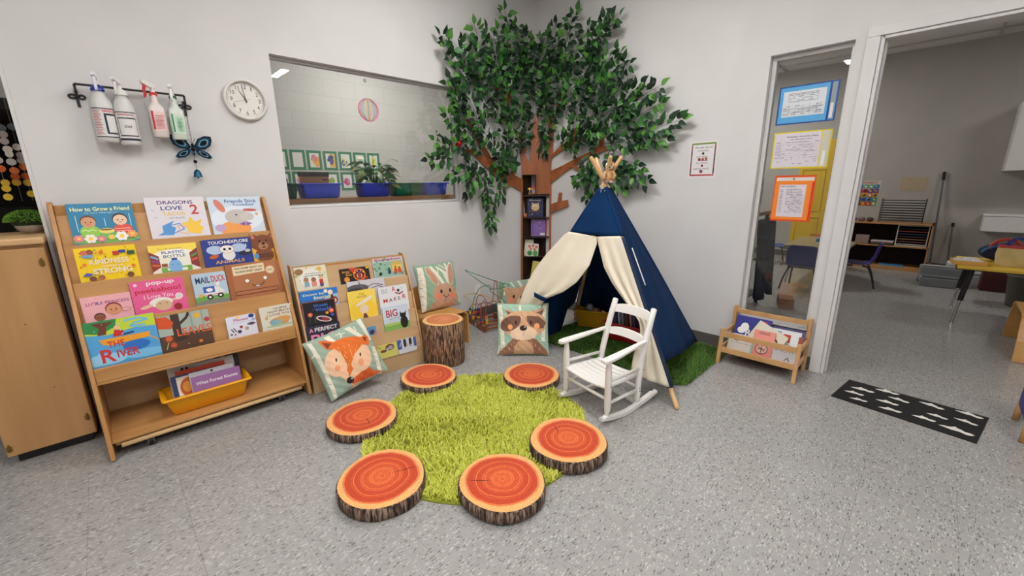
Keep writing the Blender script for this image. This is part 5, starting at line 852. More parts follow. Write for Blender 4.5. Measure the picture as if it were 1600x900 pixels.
SPRAY_R =  [(-0.10,2.37,-0.09,2.70),(-0.16,2.35,-0.20,2.74),(-0.26,2.38,-0.28,2.79),(-0.39,2.38,-0.53,2.83),(-0.48,2.32,-0.65,2.68),(-0.65,2.35,-0.97,2.68),(-0.62,2.40,-0.89,2.71),(-0.74,2.19,-1.09,2.30),(-0.74,2.25,-1.00,2.40),(-0.14,1.98,-0.17,2.37),(-0.27,1.94,-0.37,2.36),(-0.40,1.95,-0.52,2.31),(-0.52,1.91,-0.66,2.26),(-0.64,1.88,-0.83,2.19),(-0.76,1.89,-0.99,2.12),(-0.87,1.77,-1.20,2.13),(-0.97,1.84,-1.38,2.08),(-1.03,1.79,-1.40,1.95),(-1.13,1.72,-1.58,1.81),(-1.09,1.66,-1.48,1.67),(-0.88,1.68,-1.28,1.65),(-0.65,1.69,-1.00,1.86),(-0.34,1.69,-0.56,1.90),(-0.14,1.73,-0.25,1.99),(-0.47,1.61,-0.68,1.82),(-0.77,1.50,-0.58,1.32),(-0.80,1.48,-0.71,1.18),(-0.94,1.50,-1.33,1.35),(-0.94,1.47,-1.09,1.27),(-0.83,1.55,-1.25,1.44),(-0.71,1.60,-0.73,1.36),(-0.10,1.88,-0.18,1.63),(-0.36,2.14,-0.45,2.51),(-0.58,2.11,-0.71,2.50),(-0.81,1.99,-0.93,2.21),(-0.20,2.11,-0.24,2.51),(-0.53,1.70,-0.85,1.81),(-0.64,2.01,-0.82,2.33),(-1.02,1.92,-1.21,2.11)]
RS = 2**-.5
TP = Matrix(((RS, 0, -RS, -.067), (-RS, 0, -RS, -.067), (0, 1, 0, 0), (0, 0, 0, 1)))     # x=s along the panel, y=up, z=towards the room
tree = thing('wall_tree', 'tall wooden cut-out tree with silk green leaves filling the corner of the room', 'tree', Matrix.Translation((-.067, -.067, 0)))
TT = Matrix.Translation((.067, .067, 0))
prongs = [(-.152, 1.286), (-.147, 1.533), (-.167, 1.686), (-.125, 1.677), (-.067, 1.532), (-.042, 1.734), (-.029, 1.932), (-.001, 2.029), (.023, 1.931), (.045, 1.733), (.078, 1.530), (.124, 1.732), (.149, 1.868), (.201, 1.855), (.188, 1.694), (.160, 1.529), (.165, 1.282)]
MB().prism([(-.168, .002)]+prongs+[(.172, .002), (.147, .002), (.147, 1.222), (.006, 1.222), (.006, 1.422), (-.141, 1.422), (-.141, .002)], 0, .016, M_CEDAR, TT @ TP).build('trunk', tree, bevel=.0015)
for B, F in ((BRANCH_L, lambda a, z, d: (a, .05-d, z)), (BRANCH_R, lambda a, z, d: (.05-d, a, z))):
    for k, poly in enumerate(B):
        pts0 = [F(a, z, .012+.002*k) for a, z in poly]; pts1 = [F(a, z, .024+.002*k) for a, z in poly]; n = len(poly); a = MB()
        ar = sum(poly[i][0]*poly[(i+1) % n][1]-poly[(i+1) % n][0]*poly[i][1] for i in range(n)); fl = (ar < 0)
        fs = [tuple(range(n, 2*n)), tuple(range(n))[::-1]]+[(i, (i+1) % n, n+(i+1) % n, n+i) for i in range(n)]
        if fl ^ (B is BRANCH_R): fs = [f[::-1] for f in fs]
        a.add(pts0+pts1, fs, M_CEDARH, TT); a.build('branch', tree)
def leaf_mat(name, c1, c2):
    m, n, l, b = new_mat(name); g = n.new('ShaderNodeNewGeometry'); cr = n.new('ShaderNodeValToRGB'); cr.color_ramp.elements[0].color = rgb(c1); cr.color_ramp.elements[1].color = rgb(c2)
    l.new(g.outputs['Random Per Island'], cr.inputs[0]); l.new(cr.outputs[0], b.inputs['Base Color']); b.inputs['Roughness'].default_value = .5; return m
M_LD = leaf_mat('dark_silk_leaf', (17, 42, 24), (30, 62, 34)); M_LM = leaf_mat('mid_silk_leaf', (36, 84, 36), (56, 112, 46)); M_LB = leaf_mat('bright_silk_leaf', (70, 126, 46), (96, 150, 66)); M_STEM = C((44, 38, 30), .7)
def leaf(a, p, d, nrm, L, m):
    d = d.normalized(); s = d.cross(nrm).normalized(); nn = s.cross(d).normalized(); w = L*.285
    prof = ((0, .0, 0), (.18, .75, .02), (.42, 1.0, .03), (.7, .62, .0), (1.0, 0, -.10))
    vs = [p]; 
    for t, ww, h in prof[1:4]:
        c = p+d*(L*t)+nn*(L*h); vs += [c-s*(w*ww)+nn*(w*.22*ww), c, c+s*(w*ww)+nn*(w*.22*ww)]
    vs.append(p+d*L+nn*(L*prof[4][2]))
    a.add(vs, [(0, 2, 1), (0, 3, 2), (1, 2, 5, 4), (2, 3, 6, 5), (4, 5, 8, 7), (5, 6, 9, 8), (7, 8, 10), (8, 9, 10)], m, TT, True)
def spray(path, wallnorm, seed, dens=1.0):
    q = random.Random(seed); a = MB(); P0, P1 = Vector(path[0]), Vector(path[1]); n = 9; pts = []; sag = q.uniform(-.03, .03)
    tan = (P1-P0).normalized(); sd = tan.cross(wallnorm)
    for i in range(n+1):
        t = i/n; pts.append(P0.lerp(P1, t)+sd*(sag*math.sin(PI*t))+wallnorm*(.035*math.sin(PI*t)))
    a.tube(pts, [.0028-.0018*i/n for i in range(n+1)], M_STEM, 5, TT)
    L = (P1-P0).length; cnt = int((L/.0172+8)*dens); tipbias = q.random()
    for k in range(cnt):
        t = min(1, (k+.8)/cnt); f = t*n; i = min(int(f), n-1); c = pts[i].lerp(pts[i+1], f-i)
        sgn = 1 if k % 2 else -1; side_ = sd*sgn*q.uniform(.5, 1.1); base = c+side_*q.uniform(.004, .055)+wallnorm*q.uniform(-.012, .030)
        dr = (tan*q.uniform(.2, 1.0)+side_*q.uniform(.4, 1)+Vector((0, 0, q.uniform(-.9, .15)))+wallnorm*q.uniform(-.1, .5))
        if k == cnt-1: dr = tan+wallnorm*.1; base = c
        nr = (wallnorm+Vector((q.gauss(0, .27), q.gauss(0, .27), .15+q.gauss(0, .27)))).normalized()
        x = q.random()+t*.32-.14; m = M_LD if x < .60 else (M_LM if x < .90 else M_LB)
        leaf(a, base, dr, nr, q.uniform(.066, .092), m)
    a.build('foliage_spray', tree)
for k, (a0, z0, a1, z1) in enumerate(SPRAY_L):
    if z1 < 1.7 and a1 < -1.0: b0 = .03
    spray(((a0, .05-.045, z0), (a1, .05-.075, z1)), Vector((0, -1, 0)), 100+k)
for k, (a0, z0, a1, z1) in enumerate(SPRAY_R): spray(((.05-.045, a0, z0), (.05-.075, a1, z1)), Vector((-1, 0, 0)), 300+k)
o = thing('toy_bird', 'small red bird perched at the left tip of a tree branch by the window', 'toy', T(-1.015, .0, 1.655)); RB = C((206, 24, 36), .6)
a = MB(); a.sph((0, 0, .02), (.030, .018, .020), RB); a.sph((.026, 0, .036), (.016, .014, .015), RB); a.prism([(-.02, -.004), (-.085, -.012), (-.085, .012), (-.02, .008)], .012, .018, RB); a.cyl((.038, 0, .036), (.052, 0, .034), .005, .0005, C((230, 150, 40), .5)); a.cyl((.024, 0, .046), (.014, 0, .066), .008, .001, RB); a.cyl((.0, .0, -.014), (0, 0, .004), .002, .002, BLK); a.build('body', o)
# dark shelf unit inside the trunk
o = thing('corner_shelf', 'narrow dark stained shelf unit set into the trunk of the corner tree', 'shelf', Matrix.Translation((-.067, -.067, 0))); CS = TT @ TP
ZC = Matrix(((RS, -RS, 0, -.067), (-RS, -RS, 0, -.067), (0, 0, 1, 0), (0, 0, 0, 1)))    # x=s, y=towards the room, z=up
fl = [(-.1405, -.001), (.1465, -.001), (.1465, -.020), (.045, -.118), (-.04, -.118), (-.1405, -.020)]
for z in (.09, .325, .556, .770, .980, 1.212): MB().prism([(x*.985, y) for x, y in fl], z-.012, z, M_ESP, TT @ ZC).build('shelf_board', o)
a = MB()
for p, q_ in ((0, 5), (5, 4), (4, 3), (3, 2), (2, 1)):
    (x0, y0), (x1, y1) = fl[p], fl[q_]; L = math.hypot(x1-x0, y1-y0); nx, ny = (y1-y0)/L*.006, -(x1-x0)/L*.006
    top = 1.21 if (x0+x1)/2 > .0 else 1.418
    a.prism([(x0, y0), (x1, y1), (x1+nx, y1+ny), (x0+nx, y0+ny)], .002, top, M_ESP, TT @ ZC)
a.box(.000, .0055, -.118, -.001, 1.2125, 1.418, M_ESP, TT @ ZC); a.build('side_and_back_boards', o)
a = MB(); a.prism([(-.141, .0005), (.147, .0005), (.147, .012), (-.141, .012)], 1.200, 1.2125, M_ESP, TT @ ZC)
for z in (.314, .545, .759, .969): a.prism([(-.141, .0005), (.147, .0005), (.147, .010), (-.141, .010)], z, z+.011, M_ESP, TT @ ZC)
a.build('shelf_edge', o)
GS = 'small books in the corner tree shelf'
def sbook(s, z, w, h, t, d, bg, art, label, lean=.06, roll=0, board=True, yaw=0):
    u = Vector((0, -math.sin(lean), math.cos(lean))); n = Vector((0, math.cos(lean), math.sin(lean)))
    Mx = ZC @ Matrix.Translation((s, -d, z)) @ Matrix.Rotation(-yaw, 4, 'Z') @ frame((0, 0, 0), (1, 0, 0), u, n) @ Matrix.Rotation(roll, 4, 'Z')
    return book(Mx, w, h, t, bg, art, label, GS, board=board)
sbook(-.088, .9815, .172, .198, .012, .055, (36, 44, 88), [('dots', 30, .016, [(150, 160, 200), (200, 190, 150), (90, 110, 170)], 4), ('t', 'Sleepy', .5, .88, .7, .1, (230, 226, 216)), ('e', .5, .52, .26, .2, (206, 176, 130)), ('p', [(.28, .6), (.28, .78), (.42, .68)], (206, 176, 130)), ('p', [(.72, .6), (.72, .78), (.58, .68)], (206, 176, 130)), ('c', .42, .6, .06, (236, 226, 200)), ('c', .58, .6, .06, (236, 226, 200)), ('c', .42, .6, .02, BK), ('c', .58, .6, .02, BK), ('r', .1, .26, .9, .32, (110, 70, 50)), ('c', .3, .14, .03, YE)], 'dark blue book with an owl on the second shelf of the corner tree')
sbook(-.128, .9815, .03, .19, .009, .030, (206, 202, 196), [], 'pale book standing sideways left of the owl book in the corner tree', yaw=1.2)
sbook(-.048, .7715, .158, .186, .012, .050, (136, 104, 168), [('t', 'Goodnight', .14, .5, .8, .08, (60, 40, 80), PI/2), ('c', .6, .8, .05, (226, 150, 140)), ('c', .6, .6, .05, (90, 70, 120)), ('c', .64, .45, .03, (226, 190, 200)), ('r', .62, .05, .95, .18, (226, 224, 220))], 'purple book lying against the third shelf back of the corner tree')
sbook(.112, .7715, .022, .18, .009, .022, (180, 60, 44), [], 'red book standing sideways right of the purple book in the corner tree', yaw=-1.15)
sbook(-.125, .5575, .105, .178, .010, .040, (216, 204, 176), [('r', .1, .1, .9, .9, (224, 214, 190))], 'cream book behind the red flower book in the corner tree', lean=.1, board=False)
sbook(-.108, .5575, .135, .140, .014, .022, (224, 222, 214), [('flower', .25, .78, .12, RE), ('flower', .55, .84, .12, (220, 60, 60)), ('flower', .82, .74, .12, RE), ('flower', .38, .58, .11, (226, 80, 70)), ('flower', .68, .56, .1, RE), ('e', .3, .25, .2, .2, (70, 140, 70)), ('e', .75, .26, .2, .22, (90, 160, 80))], 'white book with red flowers on the fourth shelf of the corner tree', roll=-.07)
sbook(-.055, .327, .150, .172, .012, .040, (222, 206, 110), [('r', .35, .36, .65, .56, (236, 196, 40)), ('l', [(.35, .56), (.5, .66), (.65, .56)], .03, BK), ('c', .4, .34, .04, BK), ('c', .62, .34, .04, BK), ('r', .6, .04, .85, .12, WH), ('r', .85, .0, 1, .5, (170, 190, 150))], 'yellow book tilted on the lowest visible shelf of the corner tree', roll=-.16)
sbook(.085, .327, .05, .185, .012, .035, (40, 110, 180), [('r', 0, .3, .4, .7, (230, 110, 50))], 'blue and orange book behind the yellow one in the corner tree', roll=-.1, yaw=-.6)
o = thing('toy_mushrooms', 'little wooden toy log with red and yellow mushrooms on top of the corner shelf', 'toy', ZC @ T(-.018, -.022, 1.2125)); a = MB(); a.cyl((-.062, 0, .013), (.045, 0, .013), .013, .013, wood('log_toy', (110, 66, 40), (150, 96, 60)), 14); a.build('log', o)
for x, h, c in ((-.045, .06, (236, 180, 40)), (-.005, .075, (200, 50, 44)), (.03, .055, (190, 60, 90))):
    a = MB(); a.cyl((x, 0, .026), (x, 0, h), .005, .0045, C((230, 214, 180), .6)); a.lathe([(.022, h-.004), (.021, h+.004), (.014, h+.014), (.002, h+.019)], C(c, .5), 18, T(x, 0)); a.build('mushroom', o)
o = thing('toy_arch', 'small dark blue curved toy beside the wooden mushrooms in the corner tree', 'toy', ZC @ T(.066, -.024, 1.2125)); MB().tube([(.024*math.cos(t), .0, .0125+.026*math.sin(t)) for t in np.linspace(0, PI, 14)], .011, C((40, 56, 90), .6), 10).build('body', o)
o = thing('toy_fox', 'tiny orange toy animal at the lower left of the owl book in the corner tree', 'toy', ZC @ T(-.105, -.008, .9815)); a = MB(); a.sph((0, 0, .013), (.012, .006, .013), C((220, 110, 40), .6)); a.sph((0, .001, .032), (.010, .006, .009), C((230, 140, 60), .6)); a.build('body', o)

# ------------------------------------------------------------------ bead maze
e1 = Vector((.26, .966, 0)).normalized(); e2 = Vector((e1.y, -e1.x, 0)); BM = Matrix(((e2.x, e1.x, 0, -1.075), (e2.y, e1.y, 0, -.345), (0, 0, 1, 0), (0, 0, 0, 1)))
o = thing('bead_maze', 'wooden bead maze toy with looping coloured wires beside the rabbit chair', 'toy', BM)
for x in (0, .275): MB().box(x, x+.026, 0, .36, .001, .060, M_MAHOG).build('base_side', o, bevel=.003)
for y in (.012, .10, .19, .335): MB().box(.0265, .2745, y-.011, y+.011, .022, .036, M_MAHOG).build('base_rail', o, bevel=.002)
MB().box(-.0012, -.0002, .165, .195, .018, .045, C((226, 220, 210), .5)).build('label_plate', o)
def crm(pts, n=9):
    P = [Vector(p) for p in pts]; P = [P[0]]+P+[P[-1]]; out = []
    for i in range(1, len(P)-2):
        for k in range(n):
            t = k/n; out.append(.5*((2*P[i])+(-P[i-1]+P[i+1])*t+(2*P[i-1]-5*P[i]+4*P[i+1]-P[i+2])*t*t+(-P[i-1]+3*P[i]-3*P[i+1]+P[i+2])*t**3))
    out.append(P[-2]); return out
WI = [((28, 120, 76), [(.03, .30, .05), (.03, .29, .22), (.08, .24, .36), (.14, .16, .40), (.10, .06, .40), (-.02, .33, .53), (.05, .30, .50), (.20, .10, .44), (.27, .0, .42), (.20, .04, .39), (.14, .14, .36), (.20, .12, .30), (.26, .04, .22), (.27, .02, .05)]),
      ((176, 60, 46), [(.012, .20, .05), (.012, .20, .18), (.03, .17, .31), (.07, .12, .30), (.10, .10, .22), (.12, .08, .22), (.13, .05, .34), (.135, .03, .46), (.15, .01, .46), (.155, .0, .34), (.16, .0, .05)]),
      ((206, 180, 40), [(.012, .26, .05), (.02, .27, .18), (.0, .33, .25), (-.03, .37, .28), (.05, .30, .30), (.14, .20, .28), (.22, .12, .22), (.285, .05, .12), (.285, .05, .05)]),
      ((150, 40, 46), [(.012, .33, .05), (.012, .33, .15), (.03, .28, .20), (.08, .22, .20), (.10, .20, .12), (.10, .19, .035)]),
      ((184, 80, 50), [(.012, .08, .05), (.012, .08, .22), (.03, .07, .27), (.06, .10, .28), (.08, .12, .22), (.09, .12, .035)]),
      ((40, 50, 60), [(.10, .335, .03), (.10, .33, .16), (.15, .28, .20), (.22, .22, .18), (.285, .16, .14), (.285, .16, .05)]),
      ((170, 50, 50), [(.12, .19, .03), (.12, .19, .18), (.17, .16, .24), (.23, .12, .20), (.285, .10, .05)])]
BC = [(200, 40, 44), (226, 180, 40), (40, 70, 150), (40, 100, 60), (200, 40, 44), (60, 30, 30), (226, 180, 40)]
for k, (c, pts) in enumerate(WI):
    w_ = MB().tube(crm(pts), .0034, C(c, .4), 7).build('wire', o)
    for end, nb in ((0, 3+(k*2) % 4), (-1, 1+k % 3)):
        x, y, z = pts[end]; 
        for j in range(nb):
            a = MB(); zz = z+.010+j*.0205; cc = BC[(k*3+j*2+(1 if end else 0)) % 7]
            if (j+k) % 2: a.lathe([(.0035, zz-.010), (.0128, zz-.010), (.0135, zz), (.0128, zz+.010), (.0035, zz+.010)], C(cc, .35), 14, T(x, y), cap=False)
            else: a.sph((x, y, zz), (.0145, .0145, .0098), C(cc, .35), 14, 10)
            a.build('bead', o)

# ------------------------------------------------------------------ wall things, left wall
o = thing('wall_rail', 'black wrought iron rail on the left wall holding four spray bottles', 'rail', T(-3.16, .05, 1.80)); a = MB()
a.cyl((-.217, -.05, .033), (.217, -.05, .033), .0058, .0058, M_BLACKM, 10); a.build('bar', o)
for s in (-1, 1):
    a = MB(); x = s*.217; a.tube([(x, -.05, .033), (x, -.05, .033), (x, -.048, -.015), (x, -.01, -.02), (x, -.004, -.02)], .0055, M_BLACKM, 8); a.box(x-.006, x+.006, -.006, -.0003, -.068, .010, M_BLACKM)
    for t in (-1, 1):
        ring = [(x+t*.017+.012*math.cos(q), -.005, -.020+.009*math.sin(q)) for q in np.linspace(0, 2*PI, 17)[:-1]]; a.tube(ring, .0048, M_BLACKM, 6, closed=True)
    a.build('bracket', o)
M_PLAST = C((232, 231, 228), .3, trans=.2); M_PLAST2 = C((232, 230, 224), .4)
def spray_bottle(x, z0, kind, collar, trig, art, label, liquid=None, yaw=0.0, dz=0):
    o = thing('spray_bottle', label, 'bottle', T(x, -.012, z0), 'spray bottles hanging on the iron rail')
    a = MB()
    if kind == 'round':
        R = .043; prof = [(.036, .0), (R-.002, .004), (R, .012), (R, .182), (R-.003, .194), (.034, .212), (.024, .234), (.018, .250), (.017, .262)]; a.lathe(prof, M_PLAST, 32); zc = .262
    else:
        Rm = .034; prof = [(.030, .0), (Rm, .006), (Rm, .150), (.031, .162), (.021, .174), (.018, .184), (.0175, .216)]
        rows = []
        for r, z in prof:
            e = 5 if z < .16 else 2.2; rows.append([(r*math.copysign(abs(math.cos(t))**(2/e), math.cos(t)), r*math.copysign(abs(math.sin(t))**(2/e), math.sin(t)), z) for t in np.linspace(0, 2*PI, 41)[:-1]])
        L = 40; a.quadstrip(rows, liquid or M_PLAST, closed=True); a.add(rows[0], [tuple(range(L))[::-1]], liquid or M_PLAST); zc = .216
    a.build('body', o)
    if kind == 'round':
        a = MB(); a.lathe([(.0275, zc-.016), (.027, zc-.008), (.019, zc+.010), (.013, zc+.014)], C(collar, .35), 20); a.build('collar', o); zc += .014
    else:
        a = MB(); a.box(-.016, .016, -.016, .016, zc-.006, zc+.014, C(collar, .35)); a.build('collar', o, bevel=.003); zc += .014
    RY = Matrix.Rotation(yaw, 4, 'Z'); nozc = trig if trig[0] > 100 and trig[1] > 100 else (230, 226, 222)
    a = MB(); a.cyl((0, 0, zc), (0, 0, zc+.03), .010, .009, M_WHITEP)
    a.prism([(.018, 0), (.014, .016), (-.052, .030), (-.062, .026), (-.062, .010), (-.020, -.002)], -.0095, .0095, M_WHITEP, Matrix(((0, 0, 1, 0), (1, 0, 0, -.002), (0, 1, 0, zc+.022), (0, 0, 0, 1)))); a.v = [tuple(RY @ Vector(p)) for p in a.v]; a.build('spray_head', o, bevel=.003)
    a = MB(); a.tube([(0, -.028, zc+.040), (0, -.048, zc+.026), (0, -.056, zc+.004), (0, -.053, zc-.018), (0, -.060, zc-.034)], [.007, .0075, .007, .0065, .005], C(trig, .4), 8); a.v = [tuple(RY @ Vector(p)) for p in a.v]; a.build('trigger', o)
    a = MB(); a.cyl((0, -.063, zc+.040), (0, -.074, zc+.040), .0075, .0075, C(nozc, .4), 12); a.v = [tuple(RY @ Vector(p)) for p in a.v]; a.build('nozzle', o)
    # label on the front: bent sheet
    a = MB()
    if kind == 'round':
        art2 = MB(); A = Art(art2, 2.3, .14, 0, step=.00001); A.run(art); R_ = .0436
        vs = [((R_+v[2])*math.sin(v[0]-1.15), -(R_+v[2])*math.cos(v[0]-1.15), .022+v[1]) for v in art2.v]; art2.v = vs; art2.build('label', o)
    else:
        art2 = MB(); Art(art2, .056, .10, .0003, M=Matrix(((1, 0, 0, -.028), (0, 0, -1, -.0345), (0, 1, 0, .032), (0, 0, 0, 1)))).run(art); art2.build('label', o)
    return o
BKG = (226, 224, 222)
def strips(x0, x1, y0, y1, n, c, m=7):
    return [('r', x0+(x1-x0)*(1-.1*(k % 3))*j/m, y0+(y1-y0)*k/n, x0+(x1-x0)*(1-.1*(k % 3))*(j+1)/m, y0+(y1-y0)*(k+.45)/n, c) for k in range(n) for j in range(m)]
def cols(x0, y0, x1, y1, c, n=10): return [('r', x0+(x1-x0)*k/n, y0, x0+(x1-x0)*(k+1)/n+.0001, y1, c) for k in range(n)]
lab1 = cols(0, 0, 1, 1, BKG, 24)+strips(.04, .4, .1, .95, 16, (200, 120, 124))+cols(.46, .86, .98, .97, (226, 200, 200), 10)+[('t', 'SafeSpray', .72, .90, .5, .1, (190, 50, 60))]+cols(.5, .12, .58, .82, (30, 34, 60), 3)+cols(.5, .76, .98, .82, (30, 34, 60), 12)+cols(.5, .12, .98, .17, (30, 34, 60), 12)+cols(0, .97, 1, 1, (30, 30, 40), 24)+cols(0, 0, 1, .03, (30, 30, 40), 24)
lab2 = cols(0, 0, 1, 1, BKG, 24)+[('t', 'SafeSpray', .5, .90, .74, .1, (190, 50, 60))]+cols(.10, .76, .9, .80, BK, 16)+cols(.10, .14, .9, .18, BK, 16)+cols(.10, .14, .13, .80, BK, 1)+cols(.87, .14, .90, .80, BK, 1)+[('t', 'SOAP', .5, .48, .3, .09, BK)]+cols(0, .97, 1, 1, (30, 30, 40), 24)+cols(0, .0, 1, .07, (30, 36, 60), 24)
lab3 = [('r', 0, 0, 1, 1, (232, 206, 202)), ('r', 0, .05, .16, 1, (190, 40, 50))]+strips(.25, .9, .1, .7, 9, (214, 120, 120))+[('r', .25, .76, .95, .79, (200, 70, 70)), ('c', .86, .8, .09, (206, 80, 80)), ('c', .86, .8, .07, (232, 206, 202))]
lab4 = [('r', 0, 0, 1, 1, (206, 226, 206)), ('r', .04, .05, .18, 1, (40, 140, 90)), ('r', .36, .08, .92, .86, (110, 180, 140)), ('r', .38, .1, .9, .84, (206, 226, 206))]+strips(.42, .86, .14, .8, 10, (100, 170, 130))
spray_bottle(-3.297, 1.562, 'round', (30, 50, 160), (226, 226, 236), lab1, 'clear spray bottle with a blue collar, leftmost on the iron rail', yaw=-.1)
spray_bottle(-3.212, 1.552, 'round', (232, 230, 224), (232, 230, 224), lab2, 'clear spray bottle with a SOAP label and white collar on the iron rail', yaw=-.35)
spray_bottle(-3.080, 1.600, 'square', (206, 30, 40), (206, 30, 40), lab3, 'small spray bottle with a red collar and red trigger on the iron rail', C((232, 220, 215), .35, trans=.1), yaw=-.75)
spray_bottle(-2.998, 1.593, 'square', (20, 80, 60), (236, 234, 230), lab4, 'small spray bottle with a green collar, rightmost on the iron rail', C((220, 226, 216), .35, trans=.1), yaw=-.2)
o = thing('wind_chime', 'blue metal butterfly wind chime hanging from the right end of the iron rail', 'ornament', T(-2.946, .012, 1.555)); BB = C((24, 30, 40), .3, .8); TQ = C((26, 76, 106), .35, .7); LB = C((120, 168, 186), .35, .4)
XZm = lambda dy: Matrix(((1, 0, 0, 0), (0, 0, -1, dy), (0, 1, 0, 0), (0, 0, 0, 1)))
for s in (-1, 1):
    for nm, pts, cx, cz in (('upper_wing', [(.006, .004), (.03, .050), (.065, .068), (.096, .066), (.098, .045), (.088, .014), (.06, -.006), (.02, -.010)], .055, .026), ('lower_wing', [(.006, -.006), (.04, -.012), (.070, -.026), (.088, -.052), (.076, -.062), (.045, -.056), (.02, -.038)], .048, -.034)):
        a = MB(); P = [(s*x, z) for x, z in pts]; a.prism(P, -.001, .001, TQ if nm == 'lower_wing' else BB, XZm(0))
        for f, dz, m_ in ((.80, .0016, TQ if nm == 'upper_wing' else BB), (.56, .0022, LB), (.42, .0028, BB)):
            a.prism([(s*(cx+(x-cx)*f), cz+(z-cz)*f) for x, z in pts], .001, dz, m_, XZm(0))
        a.build(nm, o)
a = MB(); a.sph((0, -.004, .012), (.008, .008, .012), BB); a.sph((0, -.004, -.008), (.010, .009, .014), BB); a.sph((0, -.004, -.032), (.007, .007, .012), TQ); a.tube([(0, 0, .02), (-.012, -.004, .04), (-.016, -.004, .05)], .0012, BB, 5); a.tube([(0, 0, .02), (.012, -.004, .04), (.016, -.004, .05)], .0012, BB, 5); a.build('body', o)
a = MB()
for k in range(16): a.tube([(.0028*math.cos(q), .0028*math.sin(q)*(k % 2), .028+k*.0098+.0056*math.sin(q)) if k % 2 == 0 else (0, .0028*math.cos(q)-.001, .028+k*.0098+.0056*math.sin(q)) for q in np.linspace(0, 2*PI, 9)[:-1]], .0008, BB, 4, closed=True)
a.cyl((0, 0, -.042), (0, 0, -.125), .0009, .0009, BB, 5); a.sph((0, 0, -.078), .010, BB, 10, 8); a.build('chain', o)
a = MB(); a.lathe([(.003, -.122), (.012, -.128), (.018, -.140), (.020, -.156), (.024, -.166)], TQ, 20, cap=False); a.sph((0, 0, -.168), .006, BB); a.build('bell', o)
# clock
CK = frame((-2.628, .0495, 1.854), (1, 0, 0), (0, 0, 1), (0, -1, 0)); o = thing('wall_clock', 'round white wall clock reading about one minute to eleven, left of the big window', 'clock', CK)
a = MB(); a.lathe([(.118, 0), (.121, .010), (.119, .024), (.112, .030), (.107, .030), (.102, .024), (.100, .012)], C((226, 222, 216), .35), 64, cap=False); a.build('rim', o)
a = MB(); a.cyl((0, 0, .001), (0, 0, .010), .1005, .1005, C((226, 222, 214), .5), 48); A = Art(a, 1, 1, .0101, clip=False)
for k in range(60):
    t = k*PI/30; r0, r1 = (.0915, .0955); ww = .0011 if k % 5 else .0018
    A.poly([(r0*math.sin(t)-ww*math.cos(t), r0*math.cos(t)+ww*math.sin(t)), (r0*math.sin(t)+ww*math.cos(t), r0*math.cos(t)-ww*math.sin(t)), (r1*math.sin(t)+ww*math.cos(t), r1*math.cos(t)-ww*math.sin(t)), (r1*math.sin(t)-ww*math.cos(t), r1*math.cos(t)+ww*math.sin(t))], (60, 58, 56)); A.z = .0103
for k in range(1, 13): t = k*PI/6; A.text(str(k), .076*math.sin(t), .076*math.cos(t), (.017 if k == 11 else .021) if k > 9 else (.005 if k == 1 else .0125), .023, (50, 46, 44), bold=False)
a.build('dial', o)
def hand(t, r0, r1, w0, w1, z, nm, c=BK):
    a = MB(); d = Vector((math.sin(t), math.cos(t))); s = Vector((d.y, -d.x)); P = [-d*r0-s*w0, -d*r0+s*w0, d*r1+s*w1, d*r1-s*w1]; a.prism([(p.x, p.y) for p in P], z, z+.001, C(c, .4)); a.cyl((0, 0, z-.001), (0, 0, z+.002), .004, .004, C(c, .4), 12); a.build(nm, o)
hand(-PI/6-.01, .014, .058, .0022, .0012, .0125, 'hour_hand'); hand(-PI/30*1.3, .016, .082, .0016, .0009, .0140, 'minute_hand'); hand(-PI/2-.28, .02, .072, .0006, .0006, .0158, 'second_hand', (90, 86, 84))
# outlet
o = thing('wall_outlet', 'white electrical outlet low on the left wall behind the bead maze', 'outlet', frame((-.815, .0499, .29), (1, 0, 0), (0, 0, 1), (0, -1, 0))); a = MB(); a.prism([(-.036, -.057), (.036, -.057), (.036, .057), (-.036, .057)], 0, .006, M_WHITEP); a.build('plate', o, bevel=.003)
for z in (-.024, .024): a = MB(); a.prism(ellpts(0, z, .017, .014), .0062, .008, M_WHITEP); a.box(-.007, -.005, z-.004, z+.004, .0078, .0084, BLK).box(.005, .007, z-.004, z+.004, .0078, .0084, BLK); a.build('socket', o)

# ------------------------------------------------------------------ right wall sign and pocket folders on the narrow window
RW = lambda y, z, x=.0495: frame((x, y, z), (0, -1, 0), (0, 0, 1), (-1, 0, 0))
a = MB(); w_, h_ = .216, .279; a.box(0, w_, 0, h_, 0, .001, C((226, 222, 220), .3)); A = Art(a, w_, h_, .0012)
A.run([('r', .07, .06, .93, .95, (190, 60, 60)), ('r', .07, .9, .93, .95, (120, 150, 70)), ('r', .07, .3, .11, .86, (120, 70, 90)), ('r', .89, .3, .93, .86, (120, 70, 90)), ('r', .07, .1, .12, .26, (60, 40, 50)), ('r', .88, .45, .93, .62, (60, 40, 40)), ('r', .07, .6, .12, .74, (50, 36, 46)), ('r', .88, .12, .93, .26, (50, 36, 46)), ('r', .115, .10, .885, .905, (228, 224, 224)),
    ('t', 'We take care of', .5, .83, .62, .06, BK, 0, False), ('t', 'ourselves,', .5, .74, .4, .05, BK, 0, False), ('c', .5, .665, .045, (50, 36, 40)), ('t', 'each other,', .48, .58, .42, .05, BK, 0, False), ('c', .38, .51, .05, (110, 56, 40)), ('c', .5, .51, .05, (170, 90, 80)), ('c', .62, .52, .05, (150, 100, 60)), ('r', .34, .47, .68, .485, (150, 40, 50)), ('t', 'our school,', .48, .41, .42, .05, BK, 0, False), ('c', .5, .335, .042, (110, 50, 50)), ('t', 'and our world.', .48, .26, .56, .05, BK, 0, False), ('c', .48, .18, .06, (70, 70, 90)), ('c', .48, .18, .04, (170, 60, 80)), ('c', .86, .12, .04, (226, 220, 220))])
